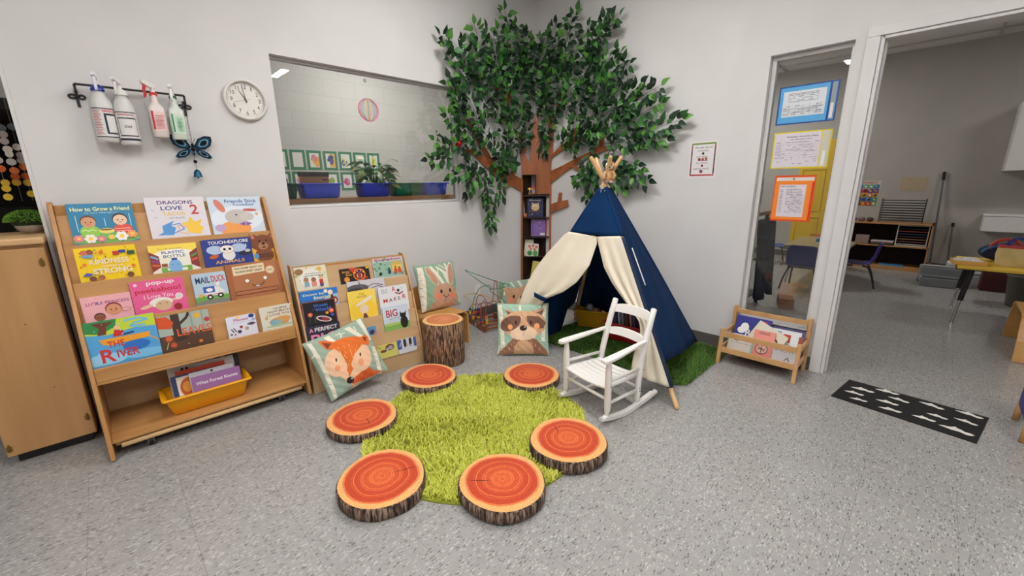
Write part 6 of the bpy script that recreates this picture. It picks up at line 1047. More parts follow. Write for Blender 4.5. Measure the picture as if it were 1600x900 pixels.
o = a.build('wall_sign'); o.matrix_world = RW(-1.623, 1.357); o['label'] = 'small laminated sign reading We take care of ourselves, on the right wall'; o['category'] = 'sign'
def folder(y, z, w, h, edge, fill, label, art, land=True, fillrect=None, strip='R'):
    a = MB(); a.box(0, w, 0, h, 0, .0016, C(edge, .3)); A = Art(a, w, h, .0018, rough=.25); A.rect(.025, .035, .975, .965, fill)
    A.run(art); o = a.build('pocket_folder'); o.matrix_world = RW(y, z, .1205); o['label'] = label; o['category'] = 'folder'; o['group'] = 'coloured pocket folders taped to the narrow window'
TXT = (110, 108, 116)
def lines(x0, x1, y0, y1, n, seed, c=TXT, th=.012, gap=.35):
    q = random.Random(seed); out = []
    for k in range(n):
        y = y0+(y1-y0)*(k+.5)/n; x = x0
        while x < x1:
            w_ = q.uniform(.02, .09)
            if q.random() > gap: out.append(('r', x, y-th/2, min(x+w_, x1), y+th/2, c))
            x += w_+.015
    return out
folder(-2.186, 1.706, .335, .246, (24, 70, 150), (92, 170, 222), 'blue pocket folder with a weekly table, topmost on the narrow window', [('r', .085, .2, .81, .86, (222, 226, 230)), ('r', .855, .02, .89, .98, (24, 70, 150)), ('r', .89, .05, .965, .95, (150, 160, 160)), ('r', .9, .08, .95, .45, (226, 228, 230)), ('r', .18, .58, .68, .80, TXT), ('r', .185, .59, .675, .79, (222, 226, 230))]+lines(.2, .66, .6, .78, 4, 1)+[('r', .10, .40, .79, .405, TXT), ('r', .10, .30, .79, .305, TXT)]+[('r', x, .24, x+.004, .5, TXT) for x in (.2, .32, .44, .56, .68)]+lines(.11, .78, .23, .5, 5, 2, gap=.5))
folder(-2.190, 1.412, .335, .243, (226, 206, 40), (222, 214, 222), 'yellow edged pocket folder with an activity plan, middle of the narrow window', [('t', 'Weekly Activity Plan', .5, .86, .55, .045, (70, 66, 74)), ('r', .83, .0, .85, 1, (226, 206, 40)), ('r', .85, .03, .975, .97, (206, 204, 190)), ('r', .88, .05, .93, .45, (232, 230, 226))]+lines(.3, .75, .76, .82, 1, 5)+lines(.06, .8, .68, .75, 1, 6)+[('r', .06, y, .8, y+.004, (170, 166, 176)) for y in (.66, .48, .36)]+lines(.06, .8, .1, .66, 10, 7, (150, 146, 156), gap=.62))
folder(-2.232, 1.046, .244, .318, (226, 74, 30), (244, 138, 50), 'orange pocket folder with a day schedule, lowest on the narrow window', [('r', .05, .885, .96, .955, (222, 216, 214)), ('c', .47, .92, .03, (160, 130, 60)), ('r', .93, .03, .975, .86, (214, 60, 26)), ('r', .14, .10, .80, .80, (222, 214, 222)), ('t', 'DAILY SCHEDULE', .36, .765, .38, .022, (70, 60, 66))]+[('r', .17, .2+.032*k, .25, .208+.032*k, TXT) for k in range(16)]+lines(.34, .76, .19, .71, 16, 9, gap=.3, th=.009))
# ------------------------------------------------------------------ block room behind the big window
o = thing('work_counter', 'long wood edged counter carrying plastic bins behind the big window', 'counter', T(-1.7, .40))
a = MB(); a.box(-.72, .98, -.19, .3, .802+.40, .838+.40, wood('counter_edge', (166, 116, 76), (192, 142, 98), 'X')); a.build('worktop', o, bevel=.003)
a = MB(); a.box(-.70, -.68, -.15, .28, 0, 1.2, M_BIRCH_Z).box(.94, .96, -.15, .28, 0, 1.2, M_BIRCH_Z); a.build('end_panel', o)
def wtub(x0, x1, y, col, label, d=.20, h=.113, z=1.2385): return tub(T((x0+x1)/2, y, z), x1-x0-.024, d-.024, h, C(col, .35), label, taper=.014, group='plastic bins behind the big window')
BLU, DGR = (56, 84, 236), (26, 132, 96)
wtub(-2.30, -1.985, .335, BLU, 'bright blue bin behind the big window holding a brown board')
wtub(-2.40, -2.315, .36, (24, 86, 70), 'dark green bin at the left edge behind the big window', d=.3)
wtub(-2.312, -2.30+.0, .60, (40, 44, 120), 'dark blue bin glimpsed behind the blue bin with the brown board', d=.18) if False else None
wtub(-1.84, -1.555, .335, (44, 70, 226), 'bright blue bin in front of the potted plant behind the big window')
wtub(-1.545, -1.245, .335, DGR, 'green bin standing between two blue bins behind the big window')
wtub(-1.235, -.955, .335, (60, 90, 240), 'bright blue bin rightmost behind the big window')
o = thing('storage_board', 'brown board with a dark top edge standing in the left blue bin', 'board', T(-2.165, .345, 1.246)); a = MB(); a.box(-.108, .108, -.006, .006, 0, .155, noise_mat('kraft_board', (140, 98, 62), (164, 118, 78), rough=.7)); a.build('panel', o)
a = MB(); a.box(-.110, .110, -.010, .03, .156, .19, noise_mat('dark_board', (50, 42, 38), (66, 56, 50), rough=.7)); a.build('top_edge', o); MB().box(.055, .095, -.0075, -.0062, .128, .138, BLK).build('slot', o)
def potted_leaves(x, y, z, R, H, n, label, seed):
    q = random.Random(seed); o = thing('potted_plant', label, 'plant', T(x, y, z)); a = MB(); a.lathe([(.045, 0), (.052, .09), (.056, .095), (.052, .097), (.045, .085)], C((190, 190, 186), .5), 24); a.build('pot', o)
    a = MB(); m1 = leaf_mat('plant_leaf_dark', (36, 74, 38), (70, 112, 60)); m2 = leaf_mat('plant_leaf_pale', (140, 160, 110), (176, 186, 120))
    for k in range(n):
        t = q.uniform(0, 2*PI); e = q.uniform(.25, 1.25); r = R*q.uniform(.45, 1); h = H*q.uniform(.35, 1)*math.sin(e); c = Vector((math.cos(t)*r*.8, math.sin(t)*r*.5, .08+h)); p0 = Vector((0, 0, .08))
        mid = p0.lerp(c, .5)+Vector((0, 0, .03)); a.tube([p0, mid, c], .0018, C((90, 130, 70), .6), 5)
        d = Vector((math.cos(t), math.sin(t)*.6, q.uniform(-.8, .3))).normalized(); nr = Vector((q.gauss(0, .3), q.gauss(-.4, .3), 1)).normalized(); L = q.uniform(.09, .14); s = d.cross(nr).normalized(); nn = s.cross(d)
        w = L*.24; vs = [c]
        for tt, ww, hh in ((.2, .8, .03), (.45, 1, .02), (.75, .6, -.06)): cc = c+d*(L*tt)+nn*(L*hh); vs += [cc-s*(w*ww)+nn*w*.2, cc, cc+s*(w*ww)+nn*w*.2]
        vs.append(c+d*L-nn*(L*.2)); a.add(vs, [(0, 2, 1), (0, 3, 2), (1, 2, 5, 4), (2, 3, 6, 5), (4, 5, 8, 7), (5, 6, 9, 8), (7, 8, 10), (8, 9, 10)], m1 if q.random() < .75 else m2, None, True)
    a.build('foliage', o); return o
potted_leaves(-1.665, .345, 1.2465, .20, .27, 60, 'leafy green potted plant standing in a blue bin behind the big window', 5)
# framed children's paintings on the block wall
cols_ = [[(232, 224, 216), (240, 190, 110), (200, 120, 190)], [(236, 228, 222), (240, 160, 70), (210, 130, 200)], [(220, 160, 60), (60, 80, 130), (110, 90, 140)], [(230, 226, 220), (70, 110, 180), (220, 200, 90)], [(234, 228, 220), (226, 180, 150), (150, 190, 200)], [(234, 230, 200), (230, 220, 80), (150, 180, 90)]]
nms = ['blank pale', 'pink and orange', 'orange and dark blue', 'blue and yellow', 'faint peach', 'yellow and green', 'green and red', 'deep pink']
k = 0
for r, z0 in ((0, 1.529), (1, 1.277)):
    for c_, x0 in enumerate((-1.874, -1.682, -1.490, -1.295, -1.102, -.908, -.716)):
        a = MB(); a.box(0, .170, 0, .228, 0, .004, C((64, 128, 92), .7)); A = Art(a, .170, .228, .0042, rough=.8); q = random.Random(k*7+3)
        pal = cols_[[5, 0, 1, 2, 3, 4, 5, 2, 1, 3, 5, 1, 4, 0][k]]; A.rect(.17, .13, .83, .87, (226, 222, 216))
        if k != 1:
            cx, cy = q.uniform(.42, .58), q.uniform(.42, .58); main = {11: (206, 70, 100), 10: (150, 160, 70), 3: (60, 80, 130), 4: (70, 110, 180)}.get(k, pal[1])
            if k == 3: A.rect(.45, .15, .82, .85, (236, 176, 70))
            if k == 2: A.rect(.52, .16, .82, .7, (240, 176, 90))
            for j in range(16):
                t = q.uniform(0, 6.28); rr = q.uniform(.02, .17); A.ell(cx+rr*math.cos(t), cy+rr*1.1*math.sin(t), q.uniform(.06, .14), q.uniform(.05, .12), main if j % 3 else pal[2], q.uniform(0, 3))
        o = a.build('framed_painting'); o.matrix_world = frame((x0, 2.3995, z0), (1, 0, 0), (0, 0, 1), (0, -1, 0))
        o['label'] = "green framed child's painting, %s of the %s row on the block wall" % (('first', 'second', 'third', 'fourth', 'fifth', 'sixth', 'seventh')[c_], ('upper', 'lower')[r]); o['category'] = 'painting'; o['group'] = 'green framed paintings beyond the big window'; k += 1
# sun catcher on the glass
o = thing('sun_catcher', 'round rainbow wire sun catcher hanging on the big window glass', 'ornament', T(-1.787, .1035, 1.893))
a = MB(); RC = [(220, 90, 160), (230, 150, 60), (226, 210, 90), (90, 180, 120), (90, 150, 210), (170, 120, 210)]
for j in range(1, 9):
    for s in (-1, 1):
        ph = s*j/9*.5*PI; pts = [(.078*math.sin(ph)*math.sin(t), .0, .078*math.cos(t)) for t in np.linspace(0, PI, 18)]; a.tube(pts, .0017, C(RC[j % 6], .3, .2), 5)
a.tube([(.08*math.cos(t), 0, .08*math.sin(t)) for t in np.linspace(0, 2*PI, 41)[:-1]], .003, C((226, 110, 170), .25, .4), 6, closed=True); a.tube([(0, 0, -.078), (0, 0, .078)], .0018, C((90, 80, 70), .4), 6); a.build('wire_ring', o)
a = MB(); a.cyl((0, .016, .21), (0, .010, .21), .014, .011, C((220, 220, 220), .2, trans=.6)); a.cyl((0, .008, .205), (0, 0, .082), .0005, .0005, C((200, 200, 200), .3), 5); a.build('suction_hook', o)
o = MB().box(-.004, .004, -.003, .003, 0, .11, C((60, 60, 60), .5)).build('window_latch', None, bevel=.001); o.matrix_world = T(-1.02, .0965, 1.60); o['label'] = 'small dark latch at the right side of the big window, behind leaves'; o['category'] = 'latch'

# ------------------------------------------------------------------ left opening: cabinet, plants, hanging discs
o = thing('storage_cabinet', 'birch wood storage cabinet at the left edge with a small potted plant on top', 'cabinet', T(-3.77, -.10))
a = MB(); a.box(-.165, .150, .004, .46, .055, 1.075, M_CAB); a.build('body', o, bevel=.002)
a = MB(); a.box(-.163, .148, -.014, .003, .058, 1.058, M_CAB); a.build('door', o, bevel=.003)
a = MB(); a.box(-.172, .157, -.022, .47, 1.0755, 1.108, wood('cabinet_top', (196, 156, 106), (220, 182, 134), 'X')); a.build('top', o, bevel=.008)
a = MB(); a.box(-.14, .13, .04, .44, .0, .0545, BLK); a.build('plinth', o)
for x, z in ((.130, .155), (.130, .985), (-.150, .10)): a = MB(); a.cyl((x, -.0155, z-.016), (x, -.0155, z+.016), .0045, .0045, M_BRASS, 10); a.sph((x, -.0155, z+.019), .005, M_BRASS, 10, 8); a.box(x-.010, x+.010, -.0172, -.0142, z-.012, z+.012, M_BRASS); a.build('hinge', o)
a = MB(); a.cyl((.02, -.0145, .70), (.02, -.0142, .70), .003, .003, BLK, 8); a.cyl((.05, -.0145, .36), (.05, -.0142, .36), .003, .003, BLK, 8); a.build('screw_hole', o)
o = thing('potted_shrub', 'small round green artificial shrub in a shallow grey bowl on the cabinet', 'plant', T(-3.672, .215, 1.1085)); a = MB(); a.lathe([(.020, 0), (.030, .004), (.048, .018), (.056, .040), (.054, .048), (.048, .046)], noise_mat('stone_bowl', (150, 136, 124), (172, 158, 146), rough=.7), 28); a.build('bowl', o)
a = MB(); q = random.Random(3); ml = leaf_mat('shrub_leaf', (60, 110, 30), (130, 180, 60))
for j in range(900):
    u = q.random(); t = q.uniform(0, 2*PI); r = math.sqrt(1-u*u); c = Vector((.078*r*math.cos(t), .078*r*math.sin(t), .060+.052*u)); d = (Vector((c.x, c.y, (c.z-.055)*1.5)).normalized()+Vector((q.gauss(0, .5), q.gauss(0, .5), q.gauss(0, .5)))).normalized(); s = d.orthogonal().normalized(); L = .012
    a.add([c-d*.003, c+d*L*.5-s*.0035, c+d*L, c+d*L*.5+s*.0035], [(0, 1, 2, 3)], ml)
a.sph((0, 0, .062), (.066, .066, .042), C((30, 50, 20), .9)); a.build('foliage', o)
o = thing('glue_bottle', 'small red bottle with a white cap behind the tall display shelf', 'bottle', T(-3.618, .31, 1.1085)); MB().cyl((0, 0, 0), (0, 0, .075), .013, .013, C((150, 30, 40), .4), 16).build('body', o); MB().cyl((0, 0, .0755), (0, 0, .10), .014, .012, M_WHITEP, 16).build('cap', o)
q = random.Random(21); DC = [(60, 66, 72), (84, 90, 96), (172, 156, 150), (180, 166, 160), (226, 214, 200), (232, 222, 208), (232, 222, 208), (226, 110, 36), (222, 100, 30), (226, 176, 30), (240, 196, 40), (244, 206, 50)]
for j, (x, y) in enumerate(((-3.80, .60), (-3.755, .64), (-3.705, .60), (-3.668, .64))):
    o = thing('disc_garland', 'hanging string of grey, white, orange and yellow discs, %s from the left' % ('first', 'second', 'third', 'fourth', 'fifth', 'sixth')[j], 'garland', T(x, y, 1.985), 'disc garlands in the left opening'); MB().cyl((0, 0, -.72), (0, 0, -.002), .0006, .0006, C((200, 200, 200), .5), 5).build('string', o)
    for i in range(11):
        if q.random() < .28: continue
        z = -.27-.038*i-q.uniform(0, .016)-(.03 if j % 2 else 0); rz_ = q.uniform(-.6, .6); Mx = T(q.uniform(-.003, .003), .0, z, rz_) @ Matrix.Rotation(PI/2, 4, 'X'); MB().cyl((0, 0, -.0005), (0, 0, .0005), .019, .019, C(DC[min(i+(j % 2), 11)], .6), 22, Mx).build('disc', o)
struct(MB().box(-7.0, -3.3, 1.9, 2.4, 0, 1.2, C((26, 20, 18), .8)), 'dark_box')  # furniture-like dark box at the back of the dark room, not trim

# ------------------------------------------------------------------ far room through the doorway and the narrow window
YEL = C((224, 186, 20), .5)
t = MB(); t.box(5.40, 5.449, -2.10, -1.28, 0, 1.99, YEL)
for y0 in (-2.05, -1.66):
    for z0, z1 in ((.18, .72), (.82, 1.52), (1.60, 1.90)):
        for (a0, a1, b0, b1) in ((y0, y0+.33, z0, z0+.012), (y0, y0+.33, z1-.012, z1), (y0, y0+.012, z0, z1), (y0+.318, y0+.33, z0, z1)): t.box(5.384, 5.3995, a0, a1, b0, b1, YEL)
        t.box(5.395, 5.3995, y0+.05, y0+.28, z0+.05, z1-.05, YEL)
struct(t, 'door_1', bevel=.002)
# open shelf unit
U = T(5.2, -2.62); o = thing('craft_shelf', 'low open wooden shelf unit with paper trays against the far wall', 'shelf', U)
DK = C((40, 24, 22), .8)
for y in (.62, -.447): MB().box(-.20, .20, y-.018, y, .001, .70, M_MAPLE_Z).build('end_panel', o)
for z in (.055, .365, .70): MB().box(-.20, .20, -.4645, .6015, z-.018, z, M_MAPLE_Y).build('shelf_board', o)
MB().box(.19, .20, -.4645, .6015, .056, .68, DK).build('back_panel', o)
MB().box(-.20, -.195, -.4645, .6015, .001, .036, M_MAPLE_Y).build('kick_board', o)
o2 = thing('paper_tray_rack', 'white framed rack of coloured papers inside the craft shelf, right half', 'rack', T(5.06, -2.88, .3655)); TF = C((206, 200, 184), .5)
MB().box(-.02, .2, -.172, .172, 0, .012, TF).box(-.02, .2, -.172, .172, .298, .31, TF).box(-.02, .2, -.172, -.160, .012, .298, TF).box(-.02, .2, .160, .172, .012, .298, TF).build('frame', o2)
for j, c in enumerate(((190, 190, 190), (110, 60, 50), (150, 110, 70), (60, 50, 60), (50, 60, 90), (150, 60, 56), (60, 50, 56))): MB().box(-.01, .19, -.1595, .1595, .022+.038*j, .034+.038*j, C(c, .7)).build('paper_layer', o2)
for j, (c, nm) in enumerate((((40, 44, 60), 'dark'), ((60, 110, 70), 'green'), ((170, 60, 40), 'red'), ((210, 206, 206), 'white'))):
    o = MB().box(0, .2, 0, .26, 0, .014, C(c, .7)).build('paper_stack', None, bevel=.002); o.matrix_world = T(5.03, -2.69, .366+.0*j) @ Matrix.Translation((0, 0, .0145*j+.001)); o['label'] = nm+' stack of paper on the middle board of the craft shelf'; o['category'] = 'paper'; o['group'] = 'paper stacks in the craft shelf'
o = MB().box(0, .2, 0, .16, 0, .13, C((150, 130, 120), .7)).build('paper_box', None, bevel=.004); o.matrix_world = T(5.05, -2.40, .3662); o['label'] = 'pale box of papers at the left of the craft shelf'; o['category'] = 'box'
o = MB().prism([(0, 0), (.2, .02), (.22, .30), (.02, .28)], 0, .012, C((70, 140, 190), .6)).build('paper_pad', None); o.matrix_world = T(5.02, -2.86, .0562); o['label'] = 'light blue pad lying on the bottom board of the craft shelf'; o['category'] = 'paper'
# wire drying rack on top
o = thing('drying_rack', 'dark wire drying rack of thin trays standing on the craft shelf', 'rack', T(5.15, -2.71, .7005)); IR = C((50, 52, 64), .4, .5)
a = MB()
for y in (-.24, .24): a.tube([(-.10, y, .003), (-.10, y, .35), (.12, y, .35), (.12, y, .003)], .005, IR, 6)
a.build('frame', o)
for j in range(9):
    z = .03+.037*j; a = MB(); a.tube([(-.098, -.235, z), (-.098, .235, z), (.118, .235, z), (.118, -.235, z)], .003, IR, 5, closed=True)
    for x in np.linspace(-.07, .09, 5): a.cyl((x, -.235, z), (x, .235, z), .0012, .0012, IR, 5)
    a.build('wire_tray', o)
for j, (y, c, nm) in enumerate(((-2.17, (90, 70, 70), 'brown'), (-2.27, (120, 100, 104), 'grey'), (-2.37, (70, 44, 50), 'dark red'))):
    a = MB(); a.sph((0, 0, .035), (.045, .045, .035), C(c, .6)); o = a.build('craft_ball'); o.matrix_world = T(5.08, y, .7005); o['label'] = nm+' lump of craft material on top of the craft shelf'; o['category'] = 'craft material'; o['group'] = 'craft lumps on the craft shelf'
# posters on the far wall
FW = lambda y, z: frame((5.4495, y, z), (0, -1, 0), (0, 0, 1), (-1, 0, 0))
a = MB(); a.box(0, .36, 0, .40, 0, .002, C((206, 202, 190), .6)); A = Art(a, .36, .40, .0022); q = random.Random(5); A.text('ALPHABET', .5, .93, .8, .08, (190, 80, 70))
RWC = [[(60, 120, 190), (90, 160, 120), (50, 110, 180), (150, 90, 130)], [(190, 40, 60), (150, 50, 130), (180, 60, 100), (90, 50, 140)], [(210, 130, 40), (200, 150, 40), (160, 170, 60), (210, 110, 40)], [(110, 60, 130), (60, 120, 170), (90, 60, 140), (40, 130, 130)], [(190, 50, 50), (200, 100, 40), (110, 160, 70), (70, 50, 70)]]
for r in range(5):
    for c_ in range(5):
        x0 = .04+.185*c_; y0 = .70-.165*r; A.rect(x0, y0, x0+.175, y0+.155, q.choice(RWC[r])); A.circ(x0+.09, y0+.07, .045, q.choice([(230, 220, 200), (60, 40, 60), (226, 180, 60), (120, 170, 90)])); A.text('ABCDEFGHIJKLMNOPQRSTUVWXY'[r*5+c_], x0+.03, y0+.12, .03, .045, (240, 240, 236))
o = a.build('wall_poster'); o.matrix_world = FW(-2.03, .915); o['label'] = 'colourful ALPHABET poster on the far wall beside the doorway edge'; o['category'] = 'poster'
a = MB(); a.box(0, .29, 0, .20, 0, .002, C((186, 168, 140), .7)); A = Art(a, .29, .20, .0022, rough=.7); A.run([('dots', 20, .03, [(200, 180, 150), (170, 140, 110), (190, 160, 130)], 6)])
o = a.build('wall_notice'); o.matrix_world = FW(-2.615, 1.16); o['label'] = 'small faded tan notice on the far wall above the wire drying rack'; o['category'] = 'notice'
# broom and brush
for nm, lab, x, y0, y1, h, c in (('broom', 'tall broom with a dark grip leaning on the far wall', 5.36, -3.13, -3.06, 1.42, (200, 60, 30)), ('floor_brush', 'short pale handled brush leaning on the far wall', 5.36, -3.31, -3.27, .70, (150, 140, 130))):
    o = thing(nm, lab, 'broom', T(x, y0)); a = MB(); a.cyl((-.03, 0, .1), (.06, y1-y0, h), .011, .011, C((120, 120, 122), .35, .6), 10); a.build('handle', o); a = MB(); p = Vector((-.03, 0, .1)).lerp(Vector((.06, y1-y0, h)), .92); a.cyl(p, (.0605, y1-y0, h+.01), .017, .018, BLK, 12); a.build('grip', o)
    a = MB(); a.prism([(-.05, .0), (.05, .0), (.035, .075), (.012, .105), (-.012, .105), (-.035, .075)], -.06, -.02, C(c, .6), Matrix(((0, 0, 1, .0), (1, 0, 0, 0), (0, 1, 0, .001), (0, 0, 0, 1)))); a.build('head', o, bevel=.004)
# step stools
def step_stool(x, y, rz, sc, col, label):
    o = thing('step_stool', label, 'stool', T(x, y, 0, rz), 'plastic step stools under the sink'); m = C(col, .5); prof = [(-.18, .001), (-.18, .11), (-.01, .12), (-.01, .225), (.16, .235), (.18, .001), (.15, .001), (.13, .05), (-.13, .05), (-.15, .001)]
    MB().prism([(p*sc, z*sc) for p, z in prof], -.19*sc, .19*sc, m, Matrix(((1, 0, 0, 0), (0, 0, -1, 0), (0, 1, 0, 0), (0, 0, 0, 1)))).build('body', o, bevel=.008)
    MB().box(-.165*sc, -.03*sc, -.17*sc, .17*sc, .119*sc, .124*sc, C((90, 90, 92), .7)).box(.005*sc, .15*sc, -.17*sc, .17*sc, .234*sc, .239*sc, C((150, 150, 150), .7)).build('tread', o)
step_stool(4.15, -3.24, .1, 1.0, (130, 132, 134), 'grey plastic step stool on the far room floor, nearest the broom'); step_stool(4.62, -3.50, .1, 1.05, (206, 206, 204), 'white plastic step stool under the sink')
# sink and cupboard
o = thing('wall_sink', 'white wall mounted sink at the right edge of the far room', 'sink', T(5.2, -4.2)); a = MB(); a.box(-.02, .248, -.45, .66, .625, .83, M_WHITEP); a.build('apron', o, bevel=.01)
a = MB(); a.box(-.025, .248, -.46, .67, .8305, .855, M_WHITEP); a.build('rim', o, bevel=.008); a = MB(); a.tube([(.2, .1, .856), (.2, .1, 1.02), (.14, .1, 1.05), (.06, .1, 1.03), (.05, .1, 1.0)], .012, M_CHROME, 10); a.build('faucet', o)
o = thing('wall_cupboard', 'white wall cupboard high at the right edge of the far room', 'cupboard', T(5.22, -4.2)); a = MB(); a.box(-.19, .228, -.5, .60, 1.42, 2.25, M_WHITEP); a.build('body', o, bevel=.003); a = MB(); a.box(-.208, -.1905, .06, .595, 1.425, 2.245, M_WHITEP).box(-.208, -.1905, -.495, .05, 1.425, 2.245, M_WHITEP); a.build('door', o, bevel=.003)
# yellow topped table with bag and tray
o = thing('activity_table', 'small table with a yellow top and black height adjustable legs by the doorway', 'table', T(2.55, -3.86)); a = MB(); a.box(-.38, .38, -.56, .56, .520, .545, C((230, 190, 60), .4)); a.build('tabletop', o, bevel=.006); a = MB(); a.box(-.385, .385, -.565, .565, .515, .5195, BLK); a.build('edge_band', o)
for sx in (-1, 1):
    for sy in (-1, 1):
        x, y = sx*.30, sy*.46; a = MB(); a.cyl((x, y, .5145), (x*1.12, y*1.06, .22), .024, .020, BLK, 12); lg = a.build('leg', o); a = MB(); a.cyl((x*1.12, y*1.06, .2195), (x*1.19, y*1.10, .012), .011, .011, M_CHROME, 10); a.cyl((x*1.19, y*1.10, .0), (x*1.19, y*1.10, .012), .017, .014, M_CHROME, 12); a.build('leg_tube', lg)
o = thing('tote_bag', 'cream canvas tote bag with blue straps on the yellow topped table', 'bag', T(2.50, -3.66, .546)); a = MB(); CV = noise_mat('bag_canvas', (214, 190, 130), (232, 210, 156), rough=.85, bump=.3)
rows = []
for z, w_, d in ((0, .115, .085), (.02, .12, .09), (.10, .128, .095), (.165, .122, .07)): rows.append([(d*math.copysign(abs(math.cos(t))**.6, math.cos(t)), w_*math.copysign(abs(math.sin(t))**.6, math.sin(t)), z) for t in np.linspace(0, 2*PI, 33)[:-1]])
a.quadstrip(rows, CV, closed=True); a.add(rows[0], [tuple(range(32))[::-1]], CV); a.build('body', o)
a = MB(); a.quadstrip([[(x*1.01, y*1.01, z+dz) for x, y, z in rows[-1]] for dz in (-.004, .022)], C((190, 70, 70), .7), closed=True); a.add([(x, y, .18) for x, y, z in rows[-1]], [tuple(range(32))], C((150, 50, 56), .8)); a.build('trim', o)
for x in (-.06, .06): a = MB(); a.tube([(x, .07*math.cos(t), .165+.085*math.sin(t)) for t in np.linspace(0, PI, 16)], .006, C((30, 50, 150), .7), 6); a.build('strap', o)
o = thing('backpack', 'navy and orange backpack lying behind the cream tote bag', 'bag', T(2.74, -3.62, .5455)); a = MB(); a.sph((0, 0, .09), (.09, .19, .09), C((34, 44, 84), .8), 20, 12); a.build('body', o); a = MB(); a.tube([(-.06, .10*math.cos(t)+.02, .12+.10*math.sin(t)) for t in np.linspace(0, PI, 14)], .012, C((200, 70, 50), .8), 8); a.tube([(-.07, .15*math.cos(t)+.02, .06+.10*math.sin(t)) for t in np.linspace(.2, PI, 14)], .010, C((60, 110, 160), .8), 8); a.build('strap', o)
o = thing('paper_tray', 'open yellow tray holding crumpled white tissue at the table corner', 'tray', T(2.36, -3.37, .5455, .1)); TY = C((226, 176, 90), .6); a = MB(); a.box(-.10, .10, -.11, .11, 0, .004, TY).box(-.10, -.096, -.11, .11, .004, .04, TY).box(.096, .10, -.11, .11, .004, .04, TY).box(-.096, .096, -.11, -.106, .004, .04, TY).box(-.096, .096, .106, .11, .004, .04, TY); a.build('tray', o)
o = thing('tissue', 'crumpled white tissue in the open yellow tray', 'tissue', T(2.36, -3.37, .5502, .1)); a = MB(); q = random.Random(9); n_ = 14; g = [[(-.085+.17*i/n_, -.09+.18*j/n_, .012+.028*q.random()+.026*math.sin(PI*i/n_)*math.sin(PI*j/n_)) for i in range(n_+1)] for j in range(n_+1)]; a.quadstrip(g, C((226, 222, 220), .8), smooth=False); a.build('sheet', o, solid=.0015)
o = thing('waste_bin', 'grey waste bin with a clear liner under the yellow topped table', 'bin', T(3.38, -3.90)); a = MB(); a.lathe([(.14, .001), (.145, .01), (.185, .42), (.19, .43), (.18, .43), (.14, .02)], C((92, 88, 80), .6), 28, sx=.8); a.build('body', o); a = MB(); a.lathe([(.186, .33), (.193, .36), (.190, .432), (.196, .44), (.182, .442), (.172, .36)], C((176, 176, 170), .3, trans=.5), 28, sx=.82, cap=False); a.build('liner', o)
o = thing('red_crate', 'dark red crate on the floor behind the yellow topped table', 'crate', T(4.25, -3.80)); a = MB(); CR_ = C((72, 16, 20), .6)
a.box(-.15, .15, -.20, .20, .001, .015, CR_).box(-.15, -.138, -.20, .20, .015, .30, CR_).box(.138, .15, -.20, .20, .015, .30, CR_).box(-.138, .138, -.20, -.188, .015, .30, CR_).box(-.138, .138, .188, .20, .015, .30, CR_); a.build('body', o)
# children's table and stacking chairs
o = thing('childrens_table', 'grey topped low table beyond the narrow window', 'table', T(3.52, -2.05)); a = MB(); a.prism([(-.55, .32), (-.50, -.08), (-.30, -.34), (.30, -.34), (.62, -.10), (.60, .34)], .49, .512, C((150, 134, 104), .4)); a.build('tabletop', o, bevel=.004); a = MB(); a.prism([(-.55*1.01, .32), (-.50*1.01, -.08), (-.30, -.345), (.30, -.345), (.625, -.10), (.605, .345)], .484, .4895, BLK); a.build('edge_band', o)
for x, y in ((-.42, .22), (-.30, -.22), (.42, -.18), (.48, .24)): a = MB(); a.cyl((x, y, .484), (x*1.1, y*1.1, .20), .02, .018, BLK, 10); lg = a.build('leg', o); MB().cyl((x*1.1, y*1.1, .1995), (x*1.16, y*1.16, .001), .010, .010, M_CHROME, 10).build('leg_tube', lg)
o = thing('craft_tray', 'light blue plastic tray on the grey topped low table', 'tray', T(3.75, -2.12, .5125)); a = MB(); a.box(-.20, .20, -.14, .14, 0, .012, C((50, 130, 190), .4)).box(-.20, -.188, -.14, .14, .012, .035, C((50, 130, 190), .4)).box(.188, .20, -.14, .14, .012, .035, C((50, 130, 190), .4)).box(-.188, .188, -.14, -.128, .012, .035, C((50, 130, 190), .4)).box(-.188, .188, .128, .14, .012, .035, C((50, 130, 190), .4)); a.build('body', o, bevel=.003)
def school_chair(x, y, rz_, col, label, z=0, legs=True):
    o = thing('school_chair', label, 'chair', T(x, y, z, rz_), 'moulded school chairs in the far room'); m = C(col, .35); G = []
    prof = [(.17, .285, .15), (.16, .302, .165), (.08, .298, .17), (-.02, .290, .17), (-.11, .296, .168), (-.150, .330, .165), (-.175, .40, .165), (-.192, .48, .160), (-.205, .545, .145), (-.212, .570, .115)]
    for yy, zz, w_ in prof:
        G.append([(w_*t, yy+.018*(t*t)*(1 if zz > .32 else 0)*1.0, zz+.010*(t*t)*(1 if zz < .32 else 0)) for t in np.linspace(-1, 1, 11)])
    a = MB(); a.quadstrip(G, m); a.build('shell', o, solid=.008)
    if legs:
        for sx in (-1, 1):
            for pts in ([(sx*.12, .05, .277), (sx*.135, .14, .262), (sx*.155, .19, .15), (sx*.165, .215, .014)], [(sx*.12, -.06, .277), (sx*.135, -.11, .262), (sx*.165, -.16, .15), (sx*.185, -.20, .014)]):
                a = MB(); a.tube(crm(pts, 5), .010, BLK, 8); lg = a.build('leg', o); a = MB(); e = pts[-1]; a.cyl((e[0], e[1], 0.0005), (e[0], e[1], .0138), .013, .011, M_CHROME, 10); a.build('foot_cap', lg)
        a = MB(); a.tube([(-.12, .05, .276), (.12, .05, .276)], .008, BLK, 6); a.tube([(-.12, -.06, .276), (.12, -.06, .276)], .008, BLK, 6); a.build('seat_bar', o)
    return o
NB = (34, 44, 110)
